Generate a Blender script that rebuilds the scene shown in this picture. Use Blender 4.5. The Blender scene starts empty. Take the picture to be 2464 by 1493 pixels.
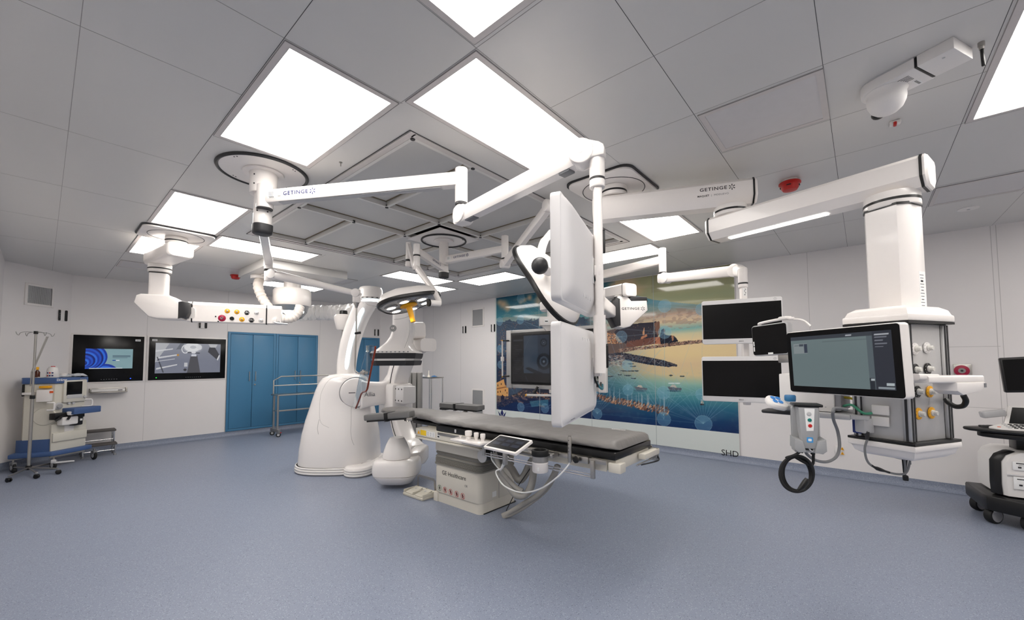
import bpy, bmesh, math, random
import numpy as np
from mathutils import Matrix, Vector
random.seed(7)
PI = math.pi
scn = bpy.context.scene
col = scn.collection

# ------------------------------------------------------------------ camera
F, CX, CY = 976.02, 1232.0, 821.0          # focal length and principal point of the photograph, pixels
YAW, PITCH, ROLL, EYE = math.radians(40.808), math.radians(2.8714), math.radians(-0.2685), 1.52
_sy, _cy, _sp, _cp = math.sin(YAW), math.cos(YAW), math.sin(PITCH), math.cos(PITCH)
_f = Vector((-_sy*_cp, _cy*_cp, _sp)); _r = Vector((_cy, _sy, 0)); _u = _r.cross(_f)
_r2 = math.cos(ROLL)*_r + math.sin(ROLL)*_u
_u2 = -math.sin(ROLL)*_r + math.cos(ROLL)*_u
CAM = Vector((0, 0, EYE))
cd = bpy.data.cameras.new('camera'); cam = bpy.data.objects.new('camera', cd); col.objects.link(cam)
cam.matrix_world = Matrix(((_r2.x, _u2.x, -_f.x, 0), (_r2.y, _u2.y, -_f.y, 0), (_r2.z, _u2.z, -_f.z, EYE), (0, 0, 0, 1)))
cd.sensor_width = 36; cd.lens = 36*F/2464; cd.shift_y = (CY-746.5)/2464; cd.clip_start = 0.02
scn.camera = cam

def ray(u, v): return _r2*((u-CX)/F) - _u2*((v-CY)/F) + _f
def Z(u, v, z): d = ray(u, v); return CAM + d*((z-EYE)/d.z)         # the point at height z
def X(u, v, x): d = ray(u, v); return CAM + d*(x/d.x)               # on the plane x
def Y(u, v, y): d = ray(u, v); return CAM + d*(y/d.y)               # on the plane y
def D(u, v, dep): return CAM + ray(u, v)*dep                        # at a measured distance
def PL(u, v, p, n): d = ray(u, v); return CAM + d*((Vector(p)-CAM).dot(n)/d.dot(n))
def V(u, v, p): d = ray(u, v); return CAM + d*((p[0]*d.x+p[1]*d.y)/(d.x**2+d.y**2))
def dep(p): return (Vector(p)-CAM).dot(_f)

# ------------------------------------------------------------------ materials
def lin(c): return tuple((x/12.92 if x <= .04045 else ((x+.055)/1.055)**2.4) for x in (v/255 for v in c))
_mats = {}
def mat(name, rgb, rough=.5, metal=0.0, spec=.5, coat=0.0, noise=.03, scale=40, trans=0.0, alpha=1.0, emit=0.0, ecol=None, bump=0.0, bscale=200, ior=1.45, linear=False):
    if name in _mats: return _mats[name]
    m = bpy.data.materials.new(name); m.use_nodes = True
    nt = m.node_tree; b = nt.nodes['Principled BSDF']
    c = rgb if linear else lin(rgb)
    if noise:
        tc = nt.nodes.new('ShaderNodeTexCoord'); nz = nt.nodes.new('ShaderNodeTexNoise'); nz.inputs['Scale'].default_value = scale; nz.inputs['Detail'].default_value = 3
        mx = nt.nodes.new('ShaderNodeMix'); mx.data_type = 'RGBA'
        mx.inputs[6].default_value = (*[x*(1-noise) for x in c], 1); mx.inputs[7].default_value = (*[min(1, x*(1+noise)) for x in c], 1)
        nt.links.new(tc.outputs['Object'], nz.inputs['Vector']); nt.links.new(nz.outputs['Fac'], mx.inputs[0]); nt.links.new(mx.outputs[2], b.inputs['Base Color'])
    else: b.inputs['Base Color'].default_value = (*c, 1)
    b.inputs['Roughness'].default_value = rough; b.inputs['Metallic'].default_value = metal
    b.inputs['Specular IOR Level'].default_value = spec; b.inputs['Coat Weight'].default_value = coat; b.inputs['Coat Roughness'].default_value = .06
    b.inputs['Transmission Weight'].default_value = trans; b.inputs['IOR'].default_value = ior
    b.inputs['Alpha'].default_value = alpha
    if emit:
        b.inputs['Emission Color'].default_value = (*(lin(ecol) if ecol else c), 1); b.inputs['Emission Strength'].default_value = emit
    if bump:
        tc2 = nt.nodes.new('ShaderNodeTexCoord'); n2 = nt.nodes.new('ShaderNodeTexNoise'); n2.inputs['Scale'].default_value = bscale
        bp = nt.nodes.new('ShaderNodeBump'); bp.inputs['Strength'].default_value = bump; bp.inputs['Distance'].default_value = .004
        nt.links.new(tc2.outputs['Object'], n2.inputs['Vector']); nt.links.new(n2.outputs['Fac'], bp.inputs['Height']); nt.links.new(bp.outputs['Normal'], b.inputs['Normal'])
    _mats[name] = m
    return m

WHITE = mat('white_lacquer', (236, 231, 227), .28, coat=.25, noise=.012)
WHITEM = mat('matt_white_plastic', (229, 226, 223), .45, noise=.015)
IVORY = mat('ivory_plastic', (222, 217, 205), .42, noise=.015)
GREYP = mat('pale_grey_plastic', (186, 186, 187), .42, noise=.02)
MIDGREY = mat('mid_grey_plastic', (120, 121, 124), .45)
DARK = mat('charcoal_plastic', (43, 43, 45), .45)
BLACK = mat('black_plastic', (16, 16, 17), .35)
RUBBER = mat('black_rubber', (22, 22, 23), .65)
SCREEN = mat('dark_display_glass', (8, 8, 9), .22, spec=.28, noise=0)
STEEL = mat('brushed_steel', (178, 175, 170), .32, metal=1.0, noise=.06, scale=90)
CHROME = mat('polished_chrome', (210, 210, 210), .12, metal=1.0, noise=.02)
ALU = mat('satin_aluminium', (200, 200, 200), .42, metal=.85, noise=.03)
SATIN = mat('satin_silver_panel', (196, 195, 194), .38, metal=.35, noise=.03)
YELLOW = mat('yellow_plastic', (240, 172, 22), .4)
RED = mat('red_plastic', (190, 34, 30), .4)
CRIMSON = mat('crimson_plastic', (160, 22, 60), .35)
INK = mat('black_ink', (28, 28, 30), .5, noise=0)
NAVYINK = mat('navy_ink', (22, 30, 92), .5, noise=0)
GREYINK = mat('grey_ink', (120, 122, 126), .5, noise=0)
PAPER = mat('white_label_paper', (238, 238, 236), .6)
GLASS = mat('clear_acrylic', (235, 240, 240), .03, trans=1.0, noise=0, ior=1.3)
CEILMAT = mat('ceiling_lacquer', (212, 210, 207), .3, spec=.35, noise=.01, scale=3)
WALLMAT = mat('wall_panel_white', (233, 229, 227), .38, spec=.4, noise=.01, scale=4)
SEAM = mat('grey_joint_sealant', (158, 155, 153), .7)
DARKSEAM = mat('dark_joint_gap', (84, 84, 84), .8)
WSEAM = mat('wall_joint_sealant', (196, 192, 190), .6)

# ------------------------------------------------------------------ mesh builder
def fr(o, x=(1, 0, 0), y=(0, 1, 0)):
    x = Vector(x).normalized(); y = Vector(y); z = x.cross(y).normalized(); y = z.cross(x)
    return Matrix(((x.x, y.x, z.x, o[0]), (x.y, y.y, z.y, o[1]), (x.z, y.z, z.z, o[2]), (0, 0, 0, 1)))
def frz(o, deg): return Matrix.Translation(Vector(o)) @ Matrix.Rotation(math.radians(deg), 4, 'Z')
def along(p0, p1, up=(0, 0, 1)):          # local x runs p0 -> p1, local z as near 'up' as it can
    p0, p1 = Vector(p0), Vector(p1); x = (p1-p0).normalized(); up = Vector(up)
    y = up.cross(x)
    if y.length < 1e-4: y = Vector((0, 1, 0)).cross(x)
    y.normalize(); z = x.cross(y)
    return Matrix(((x.x, y.x, z.x, p0.x), (x.y, y.y, z.y, p0.y), (x.z, y.z, z.z, p0.z), (0, 0, 0, 1)))

def rrect(w, h, r, n=4):                   # rounded rectangle outline, centred
    pts = []
    r = min(r, w/2-1e-5, h/2-1e-5)
    for cx, cy, a0 in ((w/2-r, h/2-r, 0), (-w/2+r, h/2-r, 90), (-w/2+r, -h/2+r, 180), (w/2-r, -h/2+r, 270)):
        for k in range(n+1):
            a = math.radians(a0+90*k/n); pts.append((cx+r*math.cos(a), cy+r*math.sin(a)))
    return pts
def circ(r, n=24, ry=None): return [(r*math.cos(2*PI*k/n), (ry or r)*math.sin(2*PI*k/n)) for k in range(n)]
def smooth(pts, k=6):                      # Catmull-Rom through the points
    P = [Vector(p) for p in pts]
    if len(P) < 3: return P
    P = [P[0]*2-P[1]]+P+[P[-1]*2-P[-2]]; out = []
    for i in range(1, len(P)-2):
        a, b, c, d = P[i-1:i+3]
        for j in range(k):
            t = j/k
            out.append(.5*((2*b)+(c-a)*t+(2*a-5*b+4*c-d)*t*t+(3*b-a-3*c+d)*t**3))
    return out+[P[-2]]

class MB:
    def __init__(s, T=None): s.v, s.f, s.m, s.mats, s.T = [], [], [], [], T or Matrix()
    def add(s, vs, fs, m, T=None):
        M = s.T @ T if T is not None else s.T
        if m not in s.mats: s.mats.append(m)
        k, b = s.mats.index(m), len(s.v)
        s.v += [M @ Vector(v) for v in vs]
        for f in fs: s.f.append(tuple(b+i for i in f)); s.m.append(k)
        return s
    def box(s, c, size, m, bev=0.0, T=None, seg=2, rz=0):
        B = bmesh.new(); bmesh.ops.create_cube(B, size=1)
        for v in B.verts: v.co = Vector((v.co.x*size[0], v.co.y*size[1], v.co.z*size[2]))
        if bev: bmesh.ops.bevel(B, geom=B.edges[:], offset=min(bev, min(size)*.49), segments=seg, profile=.5, affect='EDGES')
        B.verts.index_update()
        M = Matrix.Translation(Vector(c)) @ Matrix.Rotation(math.radians(rz), 4, 'Z')
        s.add([M @ v.co for v in B.verts], [[v.index for v in f.verts] for f in B.faces], m, T); B.free(); return s
    def loft(s, rings, m, T=None, caps=True, closed=True):
        n = len(rings[0]); vs = [p for r in rings for p in r]; fs = []
        for i in range(len(rings)-1):
            for j in range(n if closed else n-1):
                a, b = i*n+j, i*n+(j+1) % n
                fs.append((a, b, b+n, a+n))
        if caps: fs += [tuple(reversed(range(n))), tuple((len(rings)-1)*n+j for j in range(n))]
        return s.add(vs, fs, m, T)
    def prism(s, pts, z0, z1, m, T=None, bev=0.0):     # outline in local xy, raised along local z
        a = sum(pts[i][0]*pts[(i+1) % len(pts)][1]-pts[(i+1) % len(pts)][0]*pts[i][1] for i in range(len(pts)))
        if a < 0: pts = pts[::-1]
        if bev:
            def ins(d):
                out = []; n = len(pts)
                for i in range(n):
                    p0, p, p1 = Vector(pts[i-1]), Vector(pts[i]), Vector(pts[(i+1) % n])
                    e0, e1 = (p-p0), (p1-p)
                    if e0.length < 1e-7 or e1.length < 1e-7: out.append(p.copy()); continue
                    e0.normalize(); e1.normalize()
                    n0, n1 = Vector((-e0.y, e0.x)), Vector((-e1.y, e1.x)); q = n0+n1
                    k = q.length_squared
                    out.append(p+(q*(2*d/k) if k > .2 else n0*d))
                return out
            R = []
            for t in (0, .5, 1): a_ = t*PI/2; R.append([(q.x, q.y, z0+bev*(1-math.sin(a_))) for q in ins(bev*(1-math.cos(PI/2-a_)) if 0 else bev*(1-math.sin(a_)) if 0 else bev*(1-math.cos(PI/2*(1-t))) )] if 0 else [(q.x, q.y, z0+bev*(1-math.cos(PI/2*t))) for q in ins(bev*(1-math.sin(PI/2*t)))])
            for t in (1, .5, 0): R.append([(q.x, q.y, z1-bev*(1-math.cos(PI/2*t))) for q in ins(bev*(1-math.sin(PI/2*t)))])
            return s.loft(R, m, T)
        return s.loft([[(x, y, z0) for x, y in pts], [(x, y, z1) for x, y in pts]], m, T)
    def cyl(s, p0, p1, r0, m, r1=None, n=24, T=None, bev=0.0):
        r1 = r0 if r1 is None else r1
        L = (Vector(p1)-Vector(p0)).length
        M = along(p0, p1) @ Matrix.Rotation(PI/2, 4, 'Y') if True else None
        prof = [(r0, 0), (r1, L)] if not bev else [(r0-bev, 0), (r0-bev*.3, bev*.3), (r0, bev), (r1, L-bev), (r1-bev*.3, L-bev*.3), (r1-bev, L)]
        return s.loft([[(x, y, z) for x, y in circ(r, n)] for r, z in prof], m, (T @ M) if T is not None else M)
    def lathe(s, prof, m, T=None, n=32, caps=True): return s.loft([[(x, y, z) for x, y in circ(max(r, 1e-4), n)] for r, z in prof], m, T, caps)
    def tube(s, pts, r, m, n=8, T=None, k=0, up=(0, 0, 1)):
        P = smooth(pts, k) if k else [Vector(p) for p in pts]
        rad = r if isinstance(r, (list, tuple)) else [r]*len(P)
        if len(rad) != len(P): rad = [rad[min(len(rad)-1, int(i*len(rad)/len(P)))] for i in range(len(P))]
        rings = []; prev = None
        for i, p in enumerate(P):
            t = (P[min(i+1, len(P)-1)]-P[max(i-1, 0)]).normalized()
            if prev is None:
                a = Vector(up).cross(t)
                if a.length < .1: a = Vector((1, 0, 0)).cross(t)
            else: a = prev-t*prev.dot(t)
            a.normalize(); prev = a; b = t.cross(a)
            rings.append([p+a*(rad[i]*math.cos(2*PI*j/n))+b*(rad[i]*math.sin(2*PI*j/n)) for j in range(n)])
        return s.loft(rings, m, T)
    def sweep(s, pts, section, m, T=None, k=0, up=(0, 0, 1)):   # section: outline in (side, up)
        P = smooth(pts, k) if k else [Vector(p) for p in pts]; rings = []
        for i, p in enumerate(P):
            t = (P[min(i+1, len(P)-1)]-P[max(i-1, 0)]).normalized(); a = Vector(up).cross(t)
            if a.length < 1e-3: a = Vector((0, 1, 0)).cross(t)
            a.normalize(); b = t.cross(a); rings.append([p+a*x+b*y for x, y in section])
        return s.loft(rings, m, T)
    def beam(s, p0, p1, w, h, m, r=.01, n=3):
        L = (Vector(p1)-Vector(p0)).length; T = along(p0, p1)
        sec = rrect(w, h, r, n)
        return s.loft([[(x, a, b) for a, b in sec] for x in (0, L)], m, T)
    def sph(s, c, r, m, n=16, T=None):
        r = (r, r, r) if not isinstance(r, (tuple, list)) else r
        k = n//2
        rings = [[(c[0]+r[0]*math.sin(PI*i/k)*x, c[1]+r[1]*math.sin(PI*i/k)*y, c[2]-r[2]*math.cos(PI*i/k)) for x, y in circ(1, n)] for i in range(k+1)]
        rings[0] = [(c[0]+x*1e-4, c[1]+y*1e-4, c[2]-r[2]) for x, y in circ(1, n)]; rings[-1] = [(c[0]+x*1e-4, c[1]+y*1e-4, c[2]+r[2]) for x, y in circ(1, n)]
        return s.loft(rings, m, T)
    def quad(s, a, b, c, d, m, T=None): return s.add([a, b, c, d], [(0, 1, 2, 3)], m, T)
    def build(s, name, parent=None, smooth_angle=38):
        me = bpy.data.meshes.new(name); off = Vector((0, 0, 0))
        if parent is not None:
            r = parent
            while r.parent is not None: r = r.parent
            off = r.location
        elif s.v:
            xs, ys, zs = zip(*s.v); off = Vector(((min(xs)+max(xs))/2, (min(ys)+max(ys))/2, min(zs)))
        me.from_pydata([v-off for v in s.v], [], s.f)
        for m in s.mats: me.materials.append(m)
        me.polygons.foreach_set('material_index', s.m)
        B = bmesh.new(); B.from_mesh(me); bmesh.ops.remove_doubles(B, verts=B.verts, dist=1e-6); bmesh.ops.recalc_face_normals(B, faces=B.faces); B.to_mesh(me); B.free()
        if smooth_angle:
            me.polygons.foreach_set('use_smooth', [True]*len(me.polygons)); me.set_sharp_from_angle(angle=math.radians(smooth_angle))
        o = bpy.data.objects.new(name, me); col.objects.link(o)
        if parent is None: o.location = off
        else: o.parent = parent
        return o

def surf_line(o, px_, r, m, name, par):            # a thin joint line lying on an object's surface
    from mathutils.bvhtree import BVHTree
    w = o.location if o.parent is None else (o.parent.location if o.parent.parent is None else o.parent.parent.location)
    bv = BVHTree.FromPolygons([v.co+w for v in o.data.vertices], [tuple(p.vertices) for p in o.data.polygons]); pts = []
    for q in smooth([(u, v, 0) for u, v in px_], 5):
        d = ray(q.x, q.y).normalized(); h = bv.ray_cast(CAM, d)
        if h[0] is not None: pts.append(h[0]-d*.0005)
    if len(pts) > 1: b = MB(); b.tube(pts, r, m, 6); return b.build(name, par)
def thing(name, label, cat, loc, group=None):
    o = bpy.data.objects.new(name, None); o.empty_display_size = .1; col.objects.link(o); o.location = loc
    return tag(o, label, cat, group)
def tag(o, label, cat, group=None):
    o['label'] = label; o['category'] = cat
    if group: o['group'] = group
    return o
def struct(o): o['kind'] = 'structure'; return o
def clone(root, loc, label=None):
    r = root.copy(); col.objects.link(r); r.location = loc
    if label: r['label'] = label
    for ch in list(root.children):
        c = ch.copy(); col.objects.link(c); c.parent = r
        for g in ch.children:
            d = g.copy(); col.objects.link(d); d.parent = c
    return r

_txt = {}
def text(b, s_, T, size, m, font_bold=0.0, align='CENTER', thick=.0004, spacing=1.0, xs=1.0):  # lettering as flat mesh in local xy of T
    key = (s_, spacing, font_bold, align)
    if key not in _txt:
        c = bpy.data.curves.new('lettering', 'FONT'); c.body = s_; c.size = 1; c.align_x = align; c.align_y = 'CENTER'; c.space_character = spacing; c.offset = font_bold; c.resolution_u = 3
        o = bpy.data.objects.new('lettering', c); col.objects.link(o)
        dg = bpy.context.evaluated_depsgraph_get(); me = bpy.data.meshes.new_from_object(o.evaluated_get(dg))
        _txt[key] = ([v.co.copy() for v in me.vertices], [tuple(p.vertices) for p in me.polygons])
        bpy.data.objects.remove(o); bpy.data.curves.remove(c); bpy.data.meshes.remove(me)
    vs, fs = _txt[key]
    b.add([(v.x*size*xs, v.y*size, thick) for v in vs], fs, m, T)
def star(b, T, r, m):                      # the small six-rayed emblem beside the maker's name
    for k in range(6):
        a = math.radians(90+60*k); c, s_ = math.cos(a), math.sin(a)
        p = lambda d, w: (d*c-w*s_, d*s_+w*c, .0004)
        b.add([p(r*.28, -r*.07), p(r, -r*.17), p(r, r*.17), p(r*.28, r*.07)], [(0, 1, 2, 3)], m, T)
# ------------------------------------------------------------------ the room
H = 3.0
XL, YM = -9.97, 6.84          # wall with the cabinets, wall with the mural
YN, XR, YB = -0.40, 3.6, -3.0
CH0, CH1 = (XL, 0.29), (-9.30, YN)          # chamfer near
CF0, CF1 = (XL, 6.03), (-9.16, YM)          # chamfer far
# floor
FLOOR = bpy.data.materials.new('speckled_blue_vinyl'); FLOOR.use_nodes = True
def _floor():
    nt = FLOOR.node_tree; b = nt.nodes['Principled BSDF']; L = nt.links.new
    tc = nt.nodes.new('ShaderNodeTexCoord')
    v1 = nt.nodes.new('ShaderNodeTexVoronoi'); v1.inputs['Scale'].default_value = 130
    v2 = nt.nodes.new('ShaderNodeTexVoronoi'); v2.inputs['Scale'].default_value = 105
    n1 = nt.nodes.new('ShaderNodeTexNoise'); n1.inputs['Scale'].default_value = 160; n1.inputs['Detail'].default_value = 4
    for n in (v1, v2, n1): L(tc.outputs['Object'], n.inputs['Vector'])
    base = nt.nodes.new('ShaderNodeValToRGB'); e = base.color_ramp.elements
    e[0].position, e[0].color = .3, (*lin((122, 130, 147)), 1); e[1].position, e[1].color = .72, (*lin((140, 148, 166)), 1)
    L(n1.outputs['Fac'], base.inputs[0])
    def flecks(vor, lo, hi, rgb, prev, dist):
        sep = nt.nodes.new('ShaderNodeSeparateColor'); L(vor.outputs['Color'], sep.inputs[0])
        a = nt.nodes.new('ShaderNodeMath'); a.operation = 'GREATER_THAN'; L(sep.outputs[0], a.inputs[0]); a.inputs[1].default_value = lo
        c = nt.nodes.new('ShaderNodeMath'); c.operation = 'LESS_THAN'; L(vor.outputs['Distance'], c.inputs[0]); c.inputs[1].default_value = dist
        m = nt.nodes.new('ShaderNodeMath'); m.operation = 'MULTIPLY'; L(a.outputs[0], m.inputs[0]); L(c.outputs[0], m.inputs[1])
        mx = nt.nodes.new('ShaderNodeMix'); mx.data_type = 'RGBA'; L(m.outputs[0], mx.inputs[0]); L(prev, mx.inputs[6]); mx.inputs[7].default_value = (*lin(rgb), 1)
        return mx.outputs[2]
    o = flecks(v1, .80, 1, (160, 167, 181), base.outputs[0], .40)
    o = flecks(v2, .86, 1, (98, 104, 120), o, .34)
    L(o, b.inputs['Base Color']); b.inputs['Roughness'].default_value = .42; b.inputs['Specular IOR Level'].default_value = .4
_floor()
def slab(name, pts, z, m, flip=False):
    b = MB(); b.add([(x, y, z) for x, y in pts], [tuple(range(len(pts)))], m); o = b.build(name, smooth_angle=0); return struct(o)
slab('floor', [(XL, CH0[1]), CH1, (-2.2, YN), (-2.2, YB), (XR, YB), (XR, YM), CF1, CF0], 0, FLOOR)

# ceiling, with the recess of the filter field
fx0, fx1, fy0, fy1 = -5.26, -2.18, 1.53, 4.67
b = MB()
def cq(x0, y0, x1, y1): b.quad((x0, y0, H), (x1, y0, H), (x1, y1, H), (x0, y1, H), CEILMAT)
cq(XL-.1, YN-.1, fx0, YM+.1); cq(fx1, YB, XR, YM+.1); cq(fx0, YN-.1, fx1, fy0); cq(fx0, fy1, fx1, YM+.1)
for p, q in (((fx0, fy0), (fx1, fy0)), ((fx1, fy0), (fx1, fy1)), ((fx1, fy1), (fx0, fy1)), ((fx0, fy1), (fx0, fy0))):
    b.quad((*p, H), (*q, H), (*q, H+.10), (*p, H+.10), CEILMAT)
ceiling = struct(b.build('ceiling', smooth_angle=0))
sb = MB()
def seam(x0, y0, x1, y1, m=SEAM, w=.0025):
    if abs(x1-x0) > abs(y1-y0): sb.box(((x0+x1)/2, y0, H-.0004), (abs(x1-x0), w, .0008), m)
    else: sb.box((x0, (y0+y1)/2, H-.0004), (w, abs(y1-y0), .0008), m)
MOD = .6135
for i in range(-3, 17):                    # rows of panels
    y = .059+MOD*(i)
    pass
for y, x0, x1, m in ((.059, XL+.25, XR, SEAM), (.672, XL, -1.33, DARKSEAM), (1.29, fx1, -.098, SEAM), (1.29, XL, fx0, SEAM), (2.513, -1.328, XR, SEAM), (3.127, -.715, XR, SEAM), (3.73, -.715, XR, SEAM), (4.96, -1.328, XR, SEAM), (5.57, -9.0, XR, SEAM), (1.893, -1.33, .523, SEAM), (2.513, XL, fx0-.3, SEAM), (3.73, XL, fx0-.3, SEAM)):
    seam(x0, y, x1, y, m)
for x, y0, y1, m in ((-2.548, YN, .672, SEAM), (-1.945, YN, 1.30, SEAM), (-1.328, YN, 4.9, SEAM), (-.715, YN, YM, DARKSEAM), (-.098, YN, YM, DARKSEAM), (.523, YN, YM, DARKSEAM), (-3.78, YN, .672, SEAM), (-5.01, YN, .672, SEAM), (-6.24, YN, .672, SEAM), (-7.47, YN, .672, SEAM), (-7.47, .672, 2.0, SEAM), (1.137, YB, YM, SEAM), (-4.39, .672, 1.29, SEAM), (-2.0, 5.57, YM, SEAM), (-6.23, 5.57, YM, SEAM)):
    seam(x, y0, x, y1, m)
sb.build('panel_seam', ceiling, 0)

# walls
def wall(name, p, q, seams=(), hseams=(), m=WALLMAT):
    T = fr((*q, 0), (p[0]-q[0], p[1]-q[1], 0), (0, 0, 1)); L = math.hypot(q[0]-p[0], q[1]-p[1])
    b = MB(T); b.box((L/2, H/2, -.05), (L, H, .1), m)
    w = struct(b.build(name, smooth_angle=0))
    if seams or hseams:
        s2 = MB(T)
        for s_ in seams: s2.box((s_, H/2+.05, .0005), (.005, H-.1, .001), WSEAM)
        for a, c, z in hseams: s2.box(((a+c)/2, z, .0005), (abs(c-a), .005, .001), WSEAM)
        s2.build('panel_seam', w, 0)
    return T, L
# local x of every wall runs so that its local z faces into the room
yl = lambda y: y-CH0[1]
TL, LL = wall('wall_left', (XL, CF0[1]), (XL, CH0[1]), [yl(1.25), yl(2.50), yl(4.40), yl(5.0)], [])
wall('wall_corner_near', CH0, CH1)
wall('wall_near', CH1, (-2.2, YN), [1.2, 2.4, 3.6, 4.8])
wall('wall_side_near', (-2.2, YN), (-2.2, YB))
wall('wall_behind', (-2.2, YB), (XR, YB), [1.2, 2.4, 3.6, 4.8])
wall('wall_right', (XR, YB), (XR, YM), [1.2, 2.4, 3.6, 4.8, 6.0, 7.2])
xm = lambda x: x-CF1[0]
TM, LM = wall('wall_mural', (XR, YM), CF1, [xm(1.165), xm(1.125), xm(-.53), xm(-7.6), xm(-8.7)], [(xm(1.145), xm(-1.2), 1.66), (xm(1.145), xm(-.0), .98)])
wall('wall_corner_far', CF1, CF0)
# coved skirting, of the floor vinyl
COVE = [(0.0, .10), (.006, .10), (.008, .06), (.016, .03), (.032, .012), (.06, .002), (.0, .0)]
def cove(name, p, q):
    p, q = Vector((*p, 0)), Vector((*q, 0)); t = (q-p).normalized(); n = Vector((0, 0, 1)).cross(t)*-1
    n = Vector((0,0,1)).cross(t)
    b = MB(); b.loft([[e+n*d+Vector((0, 0, z)) for d, z in COVE] for e in (p, q)], FLOOR); struct(b.build(name))
# walk the room anticlockwise: the room lies on the left
cove('baseboard_left', (XL, CF0[1]), (XL, CH0[1])); cove('baseboard_corner_near', CH0, CH1); cove('baseboard_near', CH1, (-2.2, YN))
cove('baseboard_mural', (XR, YM), CF1); cove('baseboard_corner_far', CF1, CF0); cove('baseboard_right', (XR, YB), (XR, YM))

# ------------------------------------------------------------------ ceiling lights
LITE = mat('lit_diffuser', (255, 252, 248), .6, noise=0, emit=9.0, ecol=(255, 250, 244))
FRAME = mat('light_frame_white', (206, 200, 197), .4)
OFFD = mat('unlit_diffuser', (206, 203, 203), .35, noise=.04, scale=14)
def ceil_light(name, x0, y0, x1, y1, label, lit=True):
    c = Vector(((x0+x1)/2, (y0+y1)/2, H)); t = thing(name, label, 'ceiling light', c, 'lit ceiling panels' if lit else 'unlit ceiling panels')
    w, d, e = x1-x0, y1-y0, .032
    b = MB()
    for bx, by, sx, sy in ((0, d/2+e/2, w+2*e, e), (0, -d/2-e/2, w+2*e, e), (w/2+e/2, 0, e, d), (-w/2-e/2, 0, e, d)):
        b.box((c.x+bx, c.y+by, H-.003), (sx, sy, .006), FRAME)
    for bx, by, sx, sy in ((0, d/2+e, w+2*e, .0016), (0, -d/2-e, w+2*e, .0016), (w/2+e, 0, .0016, d+2*e), (-w/2-e, 0, .0016, d+2*e)):
        b.box((c.x+bx, c.y+by, H-.0032), (sx, sy, .007), SEAM)
    b.build('frame', t, 0)
    b = MB(); b.box((c.x, c.y, H-.002), (w, d, .003), LITE if lit else OFFD); b.build('diffuser', t, 0)
    return t
for x0, y0, x1, y1, lb in (
    (-3.11, .71, -1.985, 1.25, 'large lit ceiling panel next to the round black ringed boom plate'),
    (-1.88, 1.33, -1.37, 2.45, 'large lit ceiling panel above the tall monitor pole head, over the bright arm'),
    (-1.285, .72, -.16, 1.235, 'lit ceiling panel cut off by the top edge of the photo'),
    (-5.59, .70, -4.44, 1.25, 'lit ceiling panel beside the square pendant plate, towards the camera'),
    (-7.32, .71, -6.20, 1.25, 'lit ceiling panel beyond the square pendant plate, behind its arm'),
    (-6.18, 1.33, -5.62, 2.44, 'long lit ceiling panel behind the thin boom arm, beside the filter field'),
    (-8.62, 2.55, -8.05, 3.67, 'far lit ceiling panel partly hidden by the white cable drum'),
    (-6.19, 3.77, -5.65, 4.89, 'lit ceiling panel above the small operating lamp, along the filter field'),
    (-7.33, 4.97, -6.24, 5.48, 'small looking lit ceiling panel directly over the small operating lamp'),
    (-5.58, 4.97, -4.43, 5.50, 'lit ceiling panel in front of the mural, near its left end'),
    (-3.12, 5.00, -1.99, 5.53, 'lit ceiling panel behind the monitor pole, over the mural'),
    (-1.90, 3.77, -1.37, 4.89, 'lit ceiling panel between the two thick pendant arms and the mural'),
    (.57, 2.60, 1.11, 3.70, 'lit ceiling panel in the upper right corner, beyond the dome camera')):
    ceil_light('ceiling_light', x0, y0, x1, y1, lb)
for x0, y0, x1, y1, lb in (         # unseen panels added outside the frame to brighten right side and table front
    (1.80, 2.60, 2.34, 3.70, 'added unseen lit ceiling panel beyond the right edge, over the service pod side'),
    (.57, .10, 1.11, 1.20, 'added unseen lit ceiling panel right of the camera position'),
    (1.80, 5.03, 2.92, 5.53, 'added unseen lit ceiling panel beyond the right edge, by the ultrasound cart'),
    (-1.28, -1.20, -.16, -.66, 'added unseen lit ceiling panel behind the camera position'),
    (1.80, .10, 2.34, 1.20, 'added unseen lit ceiling panel far right of the camera position')):
    ceil_light('ceiling_light', x0, y0, x1, y1, lb)
ceil_light('ceiling_light', -.67, 2.57, -.13, 3.07, 'square unlit ceiling panel between the boom and the dome camera', False)
ceil_light('ceiling_light', .565, 5.03, 1.10, 5.52, 'unlit ceiling panel by the right edge, above the mural wall', False)
ceil_light('ceiling_light', -8.52, .72, -8.02, 1.22, 'faint unlit ceiling panel in the far left, behind the pendant arm', False)
ceil_light('ceiling_light', -7.42, 3.10, -6.90, 3.66, 'faint unlit ceiling panel right of the white ceiling box', False)

# ------------------------------------------------------------------ filter field
FILT = bpy.data.materials.new('perforated_filter_sheet'); FILT.use_nodes = True
def _filt():
    nt = FILT.node_tree; b = nt.nodes['Principled BSDF']; L = nt.links.new
    tc = nt.nodes.new('ShaderNodeTexCoord'); v = nt.nodes.new('ShaderNodeTexVoronoi'); v.inputs['Scale'].default_value = 130; v.inputs['Randomness'].default_value = 0
    r = nt.nodes.new('ShaderNodeValToRGB'); r.color_ramp.elements[0].position = .28; r.color_ramp.elements[0].color = (*lin((128, 127, 126)), 1); r.color_ramp.elements[1].position = .4; r.color_ramp.elements[1].color = (*lin((202, 201, 199)), 1)
    L(tc.outputs['Object'], v.inputs['Vector']); L(v.outputs['Distance'], r.inputs[0]); L(r.outputs[0], b.inputs['Base Color']); b.inputs['Roughness'].default_value = .5
_filt()
GASKET = mat('brown_gasket', (120, 106, 84), .8)
t = thing('air_filter_field', 'square laminar airflow ceiling field of grey perforated panels in a metal grid', 'air filter', ((fx0+fx1)/2, (fy0+fy1)/2, H))
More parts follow.
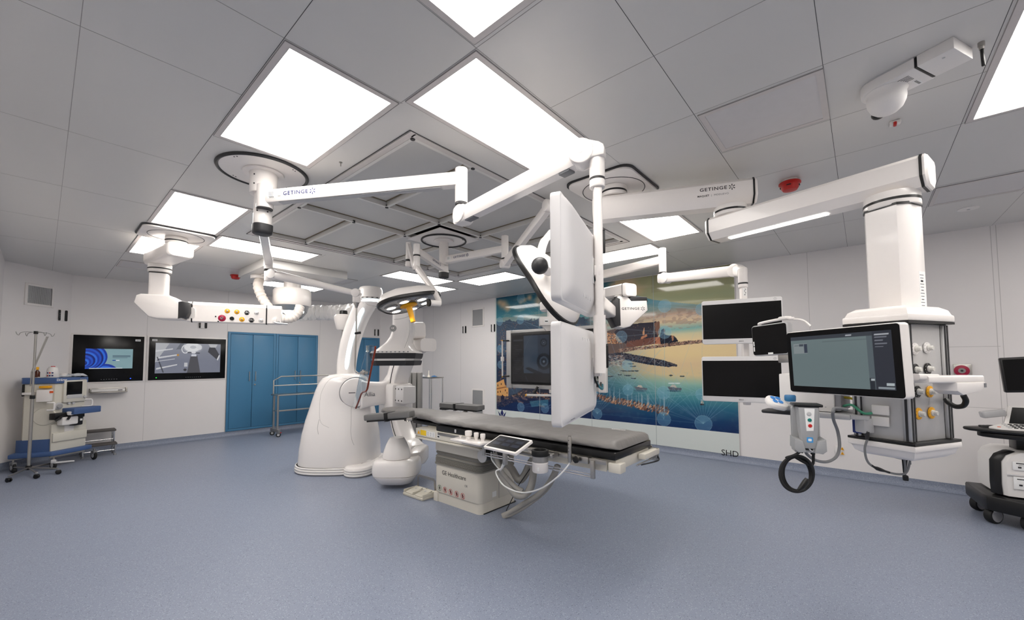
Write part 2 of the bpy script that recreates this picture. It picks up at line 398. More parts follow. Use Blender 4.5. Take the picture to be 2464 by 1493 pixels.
xs = [-5.22, -4.62, -4.03, -3.40, -2.79, -2.21]; ys = [1.56, 2.11, 2.745, 3.37, 3.99, 4.64]
cells = [(0, 0, 2, 1), (0, 1, 2, 2), (0, 2, 2, 3), (0, 3, 2, 4), (0, 4, 2, 5), (2, 0, 3, 2), (3, 0, 5, 1), (3, 1, 5, 2), (3, 2, 5, 3), (3, 3, 5, 4), (3, 4, 5, 5), (2, 3, 3, 5)]
for a, c, d, e in cells:
    x0, x1, y0, y1 = xs[a]+.018, xs[d]-.018, ys[c]+.018, ys[e]-.018
    b = MB(); b.box(((x0+x1)/2, (y0+y1)/2, H+.055), (x1-x0, y1-y0, .01), FILT)
    for q in ((x0, y0, x1, y0+.008), (x0, y1-.008, x1, y1), (x0, y0, x0+.008, y1), (x1-.008, y0, x1, y1)):
        b.box(((q[0]+q[2])/2, (q[1]+q[3])/2, H+.047), (q[2]-q[0], q[3]-q[1], .006), GASKET)
    b.build('filter_panel', t, 0)
b = MB(); RAIL = mat('filter_rail_aluminium', (222, 220, 216), .4, metal=.1); b.box(((fx0+fx1)/2, (fy0+fy1)/2, H+.085), (3.0, 3.06, .01), DARK)
def rail(x0, y0, x1, y1):
    dx, dy = abs(x1-x0), abs(y1-y0)
    for w, z, h in ((.026, .004, .008), (.008, .03, .05)):
        b.box(((x0+x1)/2, (y0+y1)/2, H+z), (dx if dx > dy else w, dy if dy >= dx else w, h), RAIL)
for a in (2, 3): rail(xs[a], ys[0], xs[a], ys[5])
for c in (1, 2, 3, 4):
    if c in (2, 3): rail(xs[0], ys[c], xs[5], ys[c])
    else: rail(xs[0], ys[c], xs[2], ys[c]); rail(xs[3], ys[c], xs[5], ys[c])
for q in ((xs[0], ys[0], xs[5], ys[0]), (xs[0], ys[5], xs[5], ys[5]), (xs[0], ys[0], xs[0], ys[5]), (xs[5], ys[0], xs[5], ys[5])): rail(*q)
for a in (0, 2, 3, 5):
    for c in range(6): b.cyl((xs[a], ys[c], H-.006), (xs[a], ys[c], H+.02), .016, DARK, n=10)
b.build('grid_rails', t, 0)
b = MB(); e = .045
for bx, by, sx, sy in (((fx0+fx1)/2, fy0-e/2+.01, fx1-fx0+2*e, e), ((fx0+fx1)/2, fy1+e/2-.01, fx1-fx0+2*e, e), (fx0-e/2+.01, (fy0+fy1)/2, e, fy1-fy0), (fx1+e/2-.01, (fy0+fy1)/2, e, fy1-fy0)):
    b.box((bx, by, H-.002), (sx, sy, .006), FRAME)
for bx, by, sx, sy in (((fx0+fx1)/2, fy0-e, fx1-fx0+2*e, .003), ((fx0+fx1)/2, fy1+e, fx1-fx0+2*e, .003), (fx0-e, (fy0+fy1)/2, .003, fy1-fy0+2*e), (fx1+e, (fy0+fy1)/2, .003, fy1-fy0+2*e)):
    b.box((bx, by, H-.0025), (sx, sy, .006), DARKSEAM)
b.build('border_frame', t, 0)
# ------------------------------------------------------------------ flat printed or displayed pictures
class Canvas:
    def __init__(s, w, h, nx, ny, rgb=(0, 0, 0)):      # size in metres, grid; colours in display values
        s.w, s.h, s.nx, s.ny = w, h, nx, ny
        s.X, s.Y = np.meshgrid(np.linspace(0, w, nx), np.linspace(0, h, ny)); s.A = np.zeros((ny, nx, 3)); s.A[:] = np.array(rgb)/255
    def win(s, x0, y0, x1, y1):                       # the part of the grid inside a box
        dx, dy = s.w/(s.nx-1), s.h/(s.ny-1); i0, i1 = max(0, int(x0/dx)), min(s.nx, int(x1/dx)+2); j0, j1 = max(0, int(y0/dy)), min(s.ny, int(y1/dy)+2)
        return (slice(j0, max(j0, j1)), slice(i0, max(i0, i1)))
    def put(s, mask, rgb, a=1.0, W=None):
        m = (np.asarray(mask, float)*a)[..., None]; c = np.asarray(rgb, float)/255
        W = W or (slice(None), slice(None)); s.A[W] = s.A[W]*(1-m)+c*m
    def poly(s, pts, rgb, a=1.0):
        W = s.win(min(p[0] for p in pts), min(p[1] for p in pts), max(p[0] for p in pts), max(p[1] for p in pts))
        X, Y = s.X[W], s.Y[W]; ins = np.zeros(X.shape, bool); n = len(pts)
        for i in range(n):
            x0, y0 = pts[i]; x1, y1 = pts[(i+1) % n]
            if y0 == y1: continue
            c = ((Y >= min(y0, y1)) & (Y < max(y0, y1))); ins ^= c & (X < x0+(Y-y0)*(x1-x0)/(y1-y0))
        s.put(ins, rgb, a, W)
    def ell(s, cx, cy, rx, ry, rgb, a=1.0, ring=None):
        W = s.win(cx-rx, cy-ry, cx+rx, cy+ry); d = np.hypot((s.X[W]-cx)/rx, (s.Y[W]-cy)/ry)
        s.put((d < 1) if ring is None else (d < 1) & (d > ring), rgb, a, W)
    def soft(s, cx, cy, rx, ry, rgb, a=1.0):
        W = s.win(cx-rx, cy-ry, cx+rx, cy+ry); d = np.clip(1-np.hypot((s.X[W]-cx)/rx, (s.Y[W]-cy)/ry), 0, 1); s.put(np.clip(d*d*(3-2*d)*a, 0, 1), rgb, 1, W)
    def line(s, p, q, w, rgb, a=1.0):
        W = s.win(min(p[0], q[0])-2*w, min(p[1], q[1])-2*w, max(p[0], q[0])+2*w, max(p[1], q[1])+2*w)
        dx, dy = q[0]-p[0], q[1]-p[1]; L2 = dx*dx+dy*dy+1e-12; X, Y = s.X[W], s.Y[W]
        t = np.clip(((X-p[0])*dx+(Y-p[1])*dy)/L2, 0, 1); d = np.hypot(X-p[0]-t*dx, Y-p[1]-t*dy); s.put(np.clip(1.5-d/w, 0, 1), rgb, a, W)
    def rect(s, x0, y0, x1, y1, rgb, a=1.0):
        W = s.win(x0, y0, x1, y1); X, Y = s.X[W], s.Y[W]; s.put((X >= x0) & (X <= x1) & (Y >= y0) & (Y <= y1), rgb, a, W)
    def noise(s, sx, sy, seed=1, octv=3):
        rng = np.random.RandomState(seed); out = np.zeros(s.X.shape); amp = 1; tot = 0
        for o in range(octv):
            gx, gy = max(2, int(sx*2**o)), max(2, int(sy*2**o)); g = rng.rand(gy+2, gx+2)
            u = s.X/s.w*gx; v = s.Y/s.h*gy; i, j = np.minimum(u.astype(int), gx), np.minimum(v.astype(int), gy); fu, fv = u-i, v-j; fu = fu*fu*(3-2*fu); fv = fv*fv*(3-2*fv)
            out += amp*((g[j, i]*(1-fu)+g[j, i+1]*fu)*(1-fv)+(g[j+1, i]*(1-fu)+g[j+1, i+1]*fu)*fv); tot += amp; amp *= .55
        return out/tot
    def mesh(s, name, T, m, parent=None):
        nx, ny = s.nx, s.ny
        P = [T @ Vector((x, y, 0)) for x, y in zip(s.X.ravel(), s.Y.ravel())]
        off = Vector((0, 0, 0))
        if parent is not None:
            r = parent
            while r.parent is not None: r = r.parent
            off = r.location
        else: off = P[0].copy()
        me = bpy.data.meshes.new(name)
        me.from_pydata([p-off for p in P], [], [(j*nx+i, j*nx+i+1, (j+1)*nx+i+1, (j+1)*nx+i) for j in range(ny-1) for i in range(nx-1)])
        at = me.color_attributes.new('picture', 'FLOAT_COLOR', 'POINT')
        A = np.clip(s.A.reshape(-1, 3), 0, 1); A = np.where(A <= .04045, A/12.92, ((A+.055)/1.055)**2.4)
        at.data.foreach_set('color', np.concatenate([A, np.ones((len(A), 1))], 1).astype(np.float32).ravel()); me.materials.append(m)
        o = bpy.data.objects.new(name, me); col.objects.link(o)
        if parent is not None: o.parent = parent
        else: o.location = off
        return o
def picmat(name, emit=0.0, rough=.1, spec=.5, coat=0.0):
    m = bpy.data.materials.new(name); m.use_nodes = True; nt = m.node_tree; b = nt.nodes['Principled BSDF']
    a = nt.nodes.new('ShaderNodeAttribute'); a.attribute_name = 'picture'
    b.inputs['Roughness'].default_value = rough; b.inputs['Specular IOR Level'].default_value = spec; b.inputs['Coat Weight'].default_value = coat
    if emit: nt.links.new(a.outputs['Color'], b.inputs['Emission Color']); b.inputs['Emission Strength'].default_value = emit; b.inputs['Base Color'].default_value = (.01, .01, .012, 1)
    else: nt.links.new(a.outputs['Color'], b.inputs['Base Color'])
    return m
PRINT = picmat('printed_glass_panel', rough=.06, spec=.45)
LIT = picmat('lit_display', emit=.52, rough=.2, spec=.3)
# ------------------------------------------------------------------ on the walls
TWL = fr((XL, 0, 0), (0, 1, 0), (0, 0, 1))      # local (y, z, out of the wall)
TWM = fr((0, YM, 0), (1, 0, 0), (0, 0, 1))      # local (x, z, out of the wall)
def WL(u, v): p = X(u, v, XL); return p.y, p.z
def WM(u, v): p = Y(u, v, YM); return p.x, p.z
nrm = Vector((CH1[0]-CH0[0], CH1[1]-CH0[1], 0)).normalized()
TWC = fr((*CH1, 0), -nrm, (0, 0, 1))            # near chamfer, local x from the near wall
TWCn = TWC.to_3x3() @ Vector((0, 0, 1))
def WC(u, v): p = TWC.inverted() @ PL(u, v, (*CH0, 0), TWCn); return p.x, p.y
CABBLUE = mat('blue_cabinet_lacquer', (72, 128, 166), .38, noise=.02)
CABGAP = mat('cabinet_shadow_gap', (16, 50, 78), .7, noise=0)

def wall_display(y0, y1, z0, z1, label):
    t = thing('wall_display', label, 'display', TWL @ Vector(((y0+y1)/2, z0, 0)))
    b = MB(TWL); b.box(((y0+y1)/2, (z0+z1)/2, .006), (y1-y0+.05, z1-z0+.05, .012), WHITE, .004); b.build('white_surround', t)
    b = MB(TWL); b.box(((y0+y1)/2, (z0+z1)/2, .012), (y1-y0, z1-z0, .016), SCREEN, .002)
    return t, b
t, b = wall_display(.33, 1.215, 1.20, 2.00, 'left wall display showing a blue swirl on pale teal inside a wide black border')
text(b, 'GETINGE', TWL @ Matrix.Translation((.92, 1.925, .0205)), .028, GREYINK, spacing=1.3); star(b, TWL @ Matrix.Translation((1.035, 1.927, .0205)), .016, GREYINK)
b.box((1.13, 1.93, .0205), (.07, .035, .001), PAPER); [b.box((1.13+dx, 1.93, .0212), (.004, .02, .0006), INK) for dx in (-.02, -.012, -.004, .006, .014, .022)]
b.cyl((1.05, 1.245, .02), (1.05, 1.245, .0215), .008, mat('blue_led', (40, 80, 255), emit=2.0, noise=0), n=10)
for k in range(7): b.box((.68+.032*k, 1.24, .0205), (.012, .008, .001), GREYINK)
b.build('black_glass_front', t)
y0, z0 = .478, 1.425; w, h = .59, .345
c = Canvas(w, h, 220, 128, (138, 172, 180)); c.put(c.noise(3, 3, 5), (160, 192, 196), .5)
for cx, cy, r, n in ((.24, -.09, .15, 6), (.02, .20, .21, 11)):
    for k in range(n):
        rr = r*(1.05-.95*k/n); c.ell(cx-.004*k, cy-.010*k, rr*1.12, rr*1.1, ((22, 58, 170), (44, 112, 232), (14, 34, 120), (30, 84, 205))[k % 4]); c.soft(cx-.004*k+rr*.5, cy-.010*k+rr*.4, rr*.5, rr*.5, (70, 140, 250), .35)
c.rect(.05, .0, .46, .012, (225, 235, 240))
for k, (a, q) in enumerate(((.33, .56), (.33, .56), (.33, .52))): c.rect(a, .22-.018*k, q, .232-.018*k, (70, 90, 110), .75 if k < 2 else .35)
c.rect(.33, .135, .37, .15, (30, 80, 170)); c.rect(.375, .135, .42, .15, (230, 238, 242))
c.mesh('picture', TWL @ Matrix.Translation((y0, z0, .0212)), LIT, t)

t, b = wall_display(1.285, 2.475, 1.20, 2.00, 'right wall display showing a live picture of the operating room from above')
text(b, 'GETINGE', TWL @ Matrix.Translation((2.30, 1.925, .0205)), .028, GREYINK, spacing=1.3); star(b, TWL @ Matrix.Translation((2.412, 1.927, .0205)), .016, GREYINK)
b.box((1.36, 1.945, .0205), (.07, .035, .001), PAPER); [b.box((1.36+dx, 1.945, .0212), (.004, .02, .0006), INK) for dx in (-.02, -.012, -.004, .006, .014, .022)]
b.cyl((1.40, 1.245, .02), (1.40, 1.245, .0215), .008, mat('green_led', (40, 200, 60), emit=2.0, noise=0), n=10)
for k in range(8): b.box((1.84+.032*k, 1.24, .0205), (.012, .008, .001), GREYINK)
b.build('black_glass_front', t)
w, h = 1.01, .57
c = Canvas(w, h, 200, 112, (136, 140, 156)); c.put(np.clip(c.Y/h*1.2-.5, 0, 1), (188, 189, 194), .8); c.put(c.noise(4, 3, 2), (100, 104, 122), .25)
c.poly([(0, .2), (0, .57), (.2, .57), (.12, .42)], (196, 198, 202)); c.poly([(.3, .45), (.36, .57), (.42, .57), (.4, .46)], (120, 124, 134))
c.poly([(.0, .40), (.25, .45), (.25, .47), (.0, .43)], (225, 226, 230)); c.poly([(.02, .30), (.32, .36), (.32, .335), (.02, .27)], (222, 222, 226)); c.poly([(.02, .10), (.32, .17), (.32, .15), (.02, .07)], (222, 222, 226))
c.ell(.33, .345, .02, .02, (200, 150, 70)); c.line((.03, .3), (.12, .02), .008, (70, 72, 80)); c.line((.0, .22), (.28, .27), .006, (215, 216, 222))
c.soft(.55, .49, .19, .13, (250, 250, 252), 1.6); c.ell(.55, .50, .13, .085, (244, 245, 247)); c.ell(.44, .46, .06, .085, (240, 241, 244), ring=.78); c.ell(.66, .50, .04, .05, (235, 236, 240)); c.ell(.56, .50, .05, .03, (206, 208, 214))
c.line((.48, .395), (.66, .385), .008, (60, 62, 70)); c.ell(.57, .40, .035, .025, (235, 235, 240))
c.poly([(.475, 0), (.685, 0), (.63, .335), (.525, .335)], (86, 86, 92)); c.poly([(.53, .32), (.62, .32), (.61, .36), (.54, .36)], (226, 228, 238))
c.rect(.43, .12, .48, .2, (210, 211, 216)); c.ell(.445, .06, .025, .025, (60, 60, 66)); c.poly([(.82, .50), (.90, .53), (.99, .36), (.95, .26), (.80, .41)], (72, 72, 78)); c.poly([(.95, .26), (.99, .36), (1.0, .33), (.97, .24)], (232, 232, 236)); c.poly([(.80, .57), (.96, .57), (.93, .5), (.84, .5)], (208, 208, 212))
c.mesh('picture', TWL @ Matrix.Translation((1.375, 1.325, .0212)), LIT, t)

# blue built-in cabinets
def cabinet(y0, y1, z0, z1, label, ends=(True, True)):
    t = thing('wall_cabinet', label, 'cabinet', TWL @ Vector(((y0+y1)/2, z0, 0)), 'blue built-in cabinets')
    w, h, f = y1-y0, z1-z0, .045
    b = MB(TWL); b.box((y0+w/2, z0+h/2, .004), (w, h, .02), CABGAP)
    for cy, cz, sy, sz in ((y0+f/2, z0+h/2, f, h), (y1-f/2, z0+h/2, f, h), (y0+w/2, z1-f/2, w-2*f, f), (y0+w/2, z0+f/2, w-2*f, f)): b.box((cy, cz, .012), (sy, sz, .024), CABBLUE, .002)
    b.build('cabinet_frame', t)
    g = .006; dw = (w-2*f)/2
    for k in (0, 1):
        d0 = y0+f+dw*k+g*.6; d1 = y0+f+dw*(k+1)-g*.6
        b = MB(TWL); b.box(((d0+d1)/2, z0+h/2, .018), (d1-d0, h-2*f-2*g, .02), CABBLUE, .003); d = b.build('door', t)
        hy = d1-.055 if k == 0 else d0+.055
        b = MB(TWL); zc = z0+h*.545
        b.tube([(hy, zc-.095, .028), (hy, zc-.095, .055), (hy, zc+.095, .055), (hy, zc+.095, .028)], .007, STEEL, 8); b.build('handle', d)
        if k == 1:
            b = MB(TWL); b.cyl((hy-.01, zc-.18, .026), (hy-.01, zc-.18, .05), .016, STEEL, n=14); b.cyl((hy-.01, zc-.18, .05), (hy-.01, zc-.18, .062), .009, CHROME, n=10); b.build('lock', d)
cabinet(2.51, 3.425, .10, 2.165, 'blue double door cabinet next to the right wall display')
cabinet(3.43, 4.345, .10, 2.165, 'blue double door cabinet behind the steel trolley rails')
cabinet(5.09, 6.00, .10, 2.165, 'blue double door cabinet behind the scanner arm and the hanging shield')

# keyboard shelf under the displays
p, q = WL(213, 938), WL(306, 941)
t = thing('keyboard_shelf', 'slim silver keyboard on a fold-down wall bracket below the left display', 'keyboard', TWL @ Vector(((p[0]+q[0])/2, 1.0, 0)))
b = MB(TWL); yc, w = (p[0]+q[0])/2, q[0]-p[0]; z = p[1]-.02
b.box((yc, z, .01), (w, .07, .02), STEEL, .003); b.box((yc, z-.035, .10), (w*.94, .012, .18), STEEL, .004); b.box((yc-w/2+.02, z, .05), (.02, .07, .1), STEEL, .003); b.box((yc+w/2-.02, z, .05), (.02, .07, .1), STEEL, .003); b.build('bracket', t)
b = MB(TWL); b.box((yc-.01, z+.0, .12), (w*.86, .045, .10), WHITEM, .006)
for r in range(4):
    for k in range(16): b.box((yc-.01-w*.4+w*.8*k/15, z+.024, .085+.02*r), (w*.04, .004, .014), GREYP)
b.box((yc+w*.28, z, .171), (w*.12, .012, .002), INK); b.build('keyboard', t)

# sliding-door sensor plates
def sensor(T, x, z, label, w=.125, h=.185):
    t = thing('sensor_plate', label, 'sensor', T @ Vector((x, z-h/2, 0)), 'narrow black and white wall sensor plates')
    b = MB(T); b.box((x, z, .008), (w, h, .016), WHITEM, .004); b.build('plate', t)
    b = MB(T); b.prism([(x-w*.46+a, z+c) for a, c in rrect(.028, h*.94, .01)], .012, .020, BLACK)
    for k in range(3): b.box((x-w*.46, z-.03+.03*k, .0205), (.006, .006, .001), WHITEM)
    b.build('button_strip', t)
    b = MB(T); b.prism([(x+w*.33+a, z+c) for a, c in rrect(.042, h*.96, .016)], .012, .022, BLACK); b.build('sensor_window', t)
p = WC(150, 760); sensor(TWC, *p, 'black and white sensor plate on the left corner wall below the air grille')
p = WL(489, 780); sensor(TWL, *p, 'black and white sensor plate over the right wall display, half behind the gas panel')
p = WL(906, 801); sensor(TWL, *p, 'black and white sensor plate above the blue cabinet behind the scanner arch')
p = WM(1119, 794); sensor(TWM, *p, 'black and white sensor plate below the upper air grille')
p = WM(1188, 790); sensor(TWM, *p, "black and white sensor plate at the mural's left edge")

# return-air grilles
def grille(T, a, c, label, oneframe=.035):
    (x0, z1), (x1, z0) = a, c; w, h = x1-x0, z1-z0
    t = thing('air_grille', label, 'air vent', T @ Vector(((x0+x1)/2, z0, 0)), 'wall air grilles'); b = MB(T); f = oneframe
    for cx, cz, sx, sz in ((x0+f/2, z0+h/2, f, h), (x1-f/2, z0+h/2, f, h), (x0+w/2, z1-f/2, w-2*f, f), (x0+w/2, z0+f/2, w-2*f, f)): b.box((cx, cz, .008), (sx, sz, .016), WHITE, .002)
    b.build('frame', t)
    b = MB(T); b.box((x0+w/2, z0+h/2, .004), (w-2*f, h-2*f, .006), GRILLE); b.build('perforated_sheet', t)
GRILLE = bpy.data.materials.new('perforated_steel'); GRILLE.use_nodes = True
def _gr():
    nt = GRILLE.node_tree; b = nt.nodes['Principled BSDF']; tc = nt.nodes.new('ShaderNodeTexCoord'); v = nt.nodes.new('ShaderNodeTexVoronoi'); v.inputs['Scale'].default_value = 110; v.inputs['Randomness'].default_value = .1
    r = nt.nodes.new('ShaderNodeValToRGB'); r.color_ramp.elements[0].position = .3; r.color_ramp.elements[0].color = (.05, .05, .05, 1); r.color_ramp.elements[1].position = .42; r.color_ramp.elements[1].color = (.42, .42, .42, 1)
    nt.links.new(tc.outputs['Object'], v.inputs['Vector']); nt.links.new(v.outputs['Distance'], r.inputs[0]); nt.links.new(r.outputs[0], b.inputs['Base Color'])
_gr()
grille(TWC, WC(60, 680), WC(127, 742), 'square air grille high on the left corner wall')
grille(TWM, WM(1136, 744), WM(1165, 786), 'upper air grille on the white wall left of the mural')
grille(TWM, WM(1136, 936), WM(1165, 1010), 'lower air grille on the white wall, behind the arm board')

# suction outlet plate and a low socket on the mural wall
x0, z1 = WM(2293, 877); x1, z0 = WM(2340, 917); xc, zc = (x0+x1)/2, (z0+z1)/2
t = thing('gas_outlet_plate', 'square steel wall plate with a crimson ring outlet, beside the service column', 'gas outlet', TWM @ Vector((xc, z0, 0)))
b = MB(TWM); b.box((xc, zc, .012), (x1-x0, z1-z0, .024), STEEL, .004); b.box((xc+.06, z0+.05, .0245), (.05, .02, .001), INK); b.build('steel_plate', t)
b = MB(TWM); b.cyl((xc-.01, zc+.02, .02), (xc-.01, zc+.02, .045), .062, CRIMSON, n=28, bev=.006); b.cyl((xc-.01, zc+.02, .045), (xc-.01, zc+.02, .05), .030, STEEL, n=20); b.cyl((xc-.01, zc+.02, .05), (xc-.01, zc+.02, .052), .012, DARK, n=12); b.build('outlet_ring', t)
x0, z1 = WM(2009, 1073); x1, z0 = WM(2026, 1095); xc, zc = (x0+x1)/2, (z0+z1)/2
t = thing('wall_socket', 'small white wall socket with two yellow warning labels near the floor', 'socket', TWM @ Vector((xc, z0, 0)))
b = MB(TWM); b.box((xc, zc, .008), (x1-x0, z1-z0, .016), WHITEM, .003); b.build('plate', t)
b = MB(TWM)
for k in (-1, 1): b.add([(xc+.02, zc+.03*k-.02, .0165), (xc+.06, zc+.03*k-.02, .0165), (xc+.04, zc+.03*k+.018, .0165)], [(0, 1, 2)], YELLOW); b.box((xc+.04, zc+.03*k-.006, .017), (.004, .018, .0005), INK)
b.build('warning_label', t)
# ------------------------------------------------------------------ the mural: printed glass panels with a bay, a fortress and boats
MX0, MX1, MZ0, MZ1 = -6.37, -1.435, .425, 2.985
t = thing('glass_mural', 'wall-wide glass mural of a sunset bay with a dark fortress, boats and glowing network dots', 'mural', TWM @ Vector(((MX0+MX1)/2, .1, 0)))
GLASSW = mat('white_back_painted_glass', (214, 220, 216), .06, spec=.5, noise=.005)
def mural():
    w, h = MX1-MX0, MZ1-MZ0; nx, ny = 720, 374
    c = Canvas(w, h, nx, ny)
    def q(u, v): x, z = WM(u, v); return x-MX0, z-MZ0
    X, Y_ = c.X, c.Y; n1 = c.noise(6, 8, 3, 4); n2 = c.noise(60, 60, 4, 2); n3 = c.noise(14, 30, 9, 4)
    fx = X/w
    def ramp(stops, y):
        ys = [a for a, _ in stops]; return np.stack([np.interp(y, ys, [c_[k] for _, c_ in stops]) for k in range(3)], -1)
    yy = Y_+(n1-.5)*.10
    left = ramp([(0, (20, 40, 84)), (.45, (28, 70, 100)), (1.0, (60, 100, 120)), (1.42, (116, 126, 132)), (1.62, (176, 166, 150)), (1.8, (120, 160, 158)), (2.1, (70, 132, 144)), (2.56, (34, 88, 112))], yy)
    right = ramp([(0, (22, 46, 92)), (.14, (26, 62, 104)), (.32, (46, 100, 128)), (.52, (76, 140, 148)), (.72, (140, 180, 164)), (.88, (212, 192, 148)), (1.05, (216, 190, 150)), (1.2, (224, 200, 150)), (1.42, (228, 202, 156)), (1.54, (206, 198, 160)), (1.63, (126, 172, 166)), (1.74, (214, 190, 154)), (1.84, (186, 158, 138)), (1.98, (118, 146, 144)), (2.12, (70, 130, 148)), (2.3, (96, 130, 128)), (2.56, (110, 128, 112))], yy)
    k = np.clip((fx-.42)/.38, 0, 1)[..., None]; k = k*k*(3-2*k)
    c.A[:] = (left*(1-k)+right*k)/255
    # golden veil across the upper right
    pts = [q(1475, 640), q(1482, 690), q(1530, 711), q(1572, 722), q(1640, 730), q(1700, 735), q(1780, 741), q(1780, 600), q(1440, 640)]
    c.poly(pts, (172, 164, 118), .8); c.put((Y_ > q(1700, 690)[1]) & (fx > .74), (120, 120, 92), .35)
    # clouds
    for u, v, r, a in ((1212, 733, .17, .9), (1203, 728, .12, .8), (1222, 742, .12, .8), (1262, 723, .10, .8), (1275, 717, .09, .9), (1254, 727, .08, .8), (1302, 715, .16, .8), (1296, 728, .14, .7), (1496, 690, .22, .8), (1512, 684, .2, .8), (1530, 700, .2, .7), (1478, 688, .16, .7)):
        x, y = q(u, v); c.soft(x, y, r*1.25, r*(.8+.5*random.random()), (206, 172, 136), a)
    c.put(np.clip((n3-.55)*4, 0, 1)*(Y_ > 1.7)*(fx < .8), (196, 176, 152), .35)
    c.put((n2 > .56)*(np.abs(yy-1.78) < .14)*(fx > .45), (150, 128, 118), .5)
    # city haze and the far town on the left
    hz = q(1250, 772)[1]
    c.put((np.abs(yy-hz) < .10)*(fx < .45), (170, 160, 146), .5)
    tx = q(1440, 860)[0]; town = (Y_ < hz-.05+.10*n2+.10*(n3-.5)-.5*np.clip(fx-.34, 0, 1))*(Y_ > q(1230, 960)[1])*np.clip((tx-X)/.25+n1-.5, 0, 1)
    c.put(town, (58, 72, 92), .9)
    rng = random.Random(3)
    for i in range(1500):
        x = rng.uniform(0, tx-.2); y = rng.uniform(q(1230, 940)[1], hz-.01); f = (hz-y)/(hz-.6)
        s = .010+.026*f; colr = rng.choice([(178, 106, 70), (120, 84, 70), (196, 136, 92), (40, 46, 66), (90, 92, 104), (150, 88, 62), (64, 72, 92)])
        c.rect(x, y, x+s*rng.uniform(.7, 1.6), y+s*rng.uniform(.6, 1.3), colr, .55+.3*f*rng.random())
    c.put(town*(X < .35)*(Y_ < q(1200, 855)[1]), (34, 40, 62), .55)
    # headland with the fortress
    c.poly([q(1410, 850), q(1415, 812), q(1450, 800), q(1480, 792), q(1520, 800), q(1530, 838), q(1500, 845), q(1450, 852)], (96, 80, 76))
    for i in range(260):
        u, v = rng.uniform(1458, 1502), rng.uniform(803, 828); x, y = q(u, v); c.rect(x, y, x+.018, y+.016, rng.choice([(206, 150, 108), (176, 120, 84), (226, 176, 130), (140, 92, 68)]), .9)
    c.poly([q(1478, 800), q(1490, 790), q(1520, 780), q(1548, 778), q(1572, 776), q(1580, 773), q(1584, 800), q(1584, 828), q(1530, 832), q(1500, 826)], (44, 42, 54))
    c.poly([q(1575, 778), q(1586, 773), q(1588, 776), q(1588, 805), q(1584, 810), q(1578, 800)], (120, 86, 72))
    c.poly([q(1547, 800), q(1551, 788), q(1552, 800), q(1552, 807), q(1547, 807)], (190, 140, 104)); c.poly([q(1542, 812), q(1557, 804), q(1558, 810), q(1543, 818)], (176, 118, 88))
    c.poly([q(1588, 810), q(1592, 794), q(1598, 791), q(1601, 794), q(1601, 806), q(1610, 808), q(1622, 808), q(1628, 814), q(1633, 822), q(1620, 826), q(1588, 830)], (36, 38, 50))
    c.poly([q(1598, 792), q(1600, 791), q(1601, 804), q(1598, 804)], (170, 124, 96)); c.poly([q(1616, 808), q(1621, 808), q(1622, 818), q(1618, 822)], (160, 112, 84))
    c.poly([q(1506, 836), q(1510, 822), q(1535, 818), q(1576, 812), q(1578, 828), q(1540, 834)], (110, 70, 60)); c.poly([q(1577, 829), q(1577, 812), q(1588, 811), q(1590, 828)], (176, 112, 86))
    for i in range(60):
        x, y = q(rng.uniform(1495, 1585), rng.uniform(784, 826)); c.rect(x, y, x+.012, y+.02, rng.choice([(28, 26, 36), (96, 76, 72)]), .7)
    c.poly([q(1430, 862), q(1500, 838), q(1560, 836), q(1630, 824), q(1690, 819), q(1692, 826), q(1640, 831), q(1580, 838), q(1530, 843), q(1495, 850), q(1452, 866)], (104, 84, 76))
    for i in range(700):
        u = rng.uniform(1490, 1692); v = np.interp(u, [1490, 1560, 1630, 1692], [844, 837, 827, 822])+rng.uniform(-3, 3); x, y = q(u, v); c.ell(x, y, .012, .01, rng.choice([(150, 118, 100), (66, 56, 58), (120, 92, 82), (186, 150, 126)]), .8)
    # near sea shade, breakwater, moored boats
    c.poly([q(1440, 880), q(1450, 856), q(1480, 850), q(1500, 850), q(1550, 858), q(1600, 868), q(1628, 880), q(1610, 884), q(1560, 878), q(1500, 866), q(1455, 872)], (38, 42, 58))
    for i in range(500):
        u = rng.uniform(1450, 1628); v = np.interp(u, [1450, 1500, 1560, 1628], [856, 855, 866, 880])+rng.uniform(-5, 6)*np.interp(u, [1450, 1600, 1628], [1, 1, .3]); x, y = q(u, v); c.ell(x, y, .016, .012, rng.choice([(26, 30, 44), (74, 72, 82), (52, 54, 66), (94, 86, 90)]), .75)
    for i in range(420):
        u = rng.uniform(1440, 1500); v = rng.uniform(858, 884)-(u-1440)*.05; x, y = q(u, v); c.rect(x, y, x+rng.uniform(.02, .05), y+.008, rng.choice([(170, 130, 110), (40, 50, 70), (110, 96, 96), (200, 190, 180)]), .6)
    for u, v, l in ((1518, 876, .06), (1524, 882, .06), (1512, 893, .16), (1532, 893, .05), (1511, 904, .07), (1525, 911, .05), (1492, 902, .04), (1615, 904, .03), (1642, 906, .04), (1465, 906, .12)):
        x, y = q(u, v); c.ell(x, y, l, .012, (40, 52, 60), .9); c.ell(x, y+.012, l*.6, .008, (170, 170, 160), .6)
    for u, v in ((1541, 934), (1622, 934)):
        x, y = q(u, v); c.poly([(x-.11, y+.02), (x+.13, y-.0), (x+.12, y-.035), (x-.07, y-.035)], (92, 98, 108)); c.poly([(x-.06, y+.015), (x+.05, y+.005), (x+.02, y+.05), (x-.03, y+.05)], (196, 186, 172)); c.ell(x, y-.05, .12, .012, (30, 54, 80), .6)
    c.line(q(1610, 923), q(1636, 923), .008, (226, 236, 236), .9)
    # marina boats, brown, in a slanting row
    spine = [(1428, 952), (1460, 962), (1500, 970), (1550, 980), (1606, 992)]
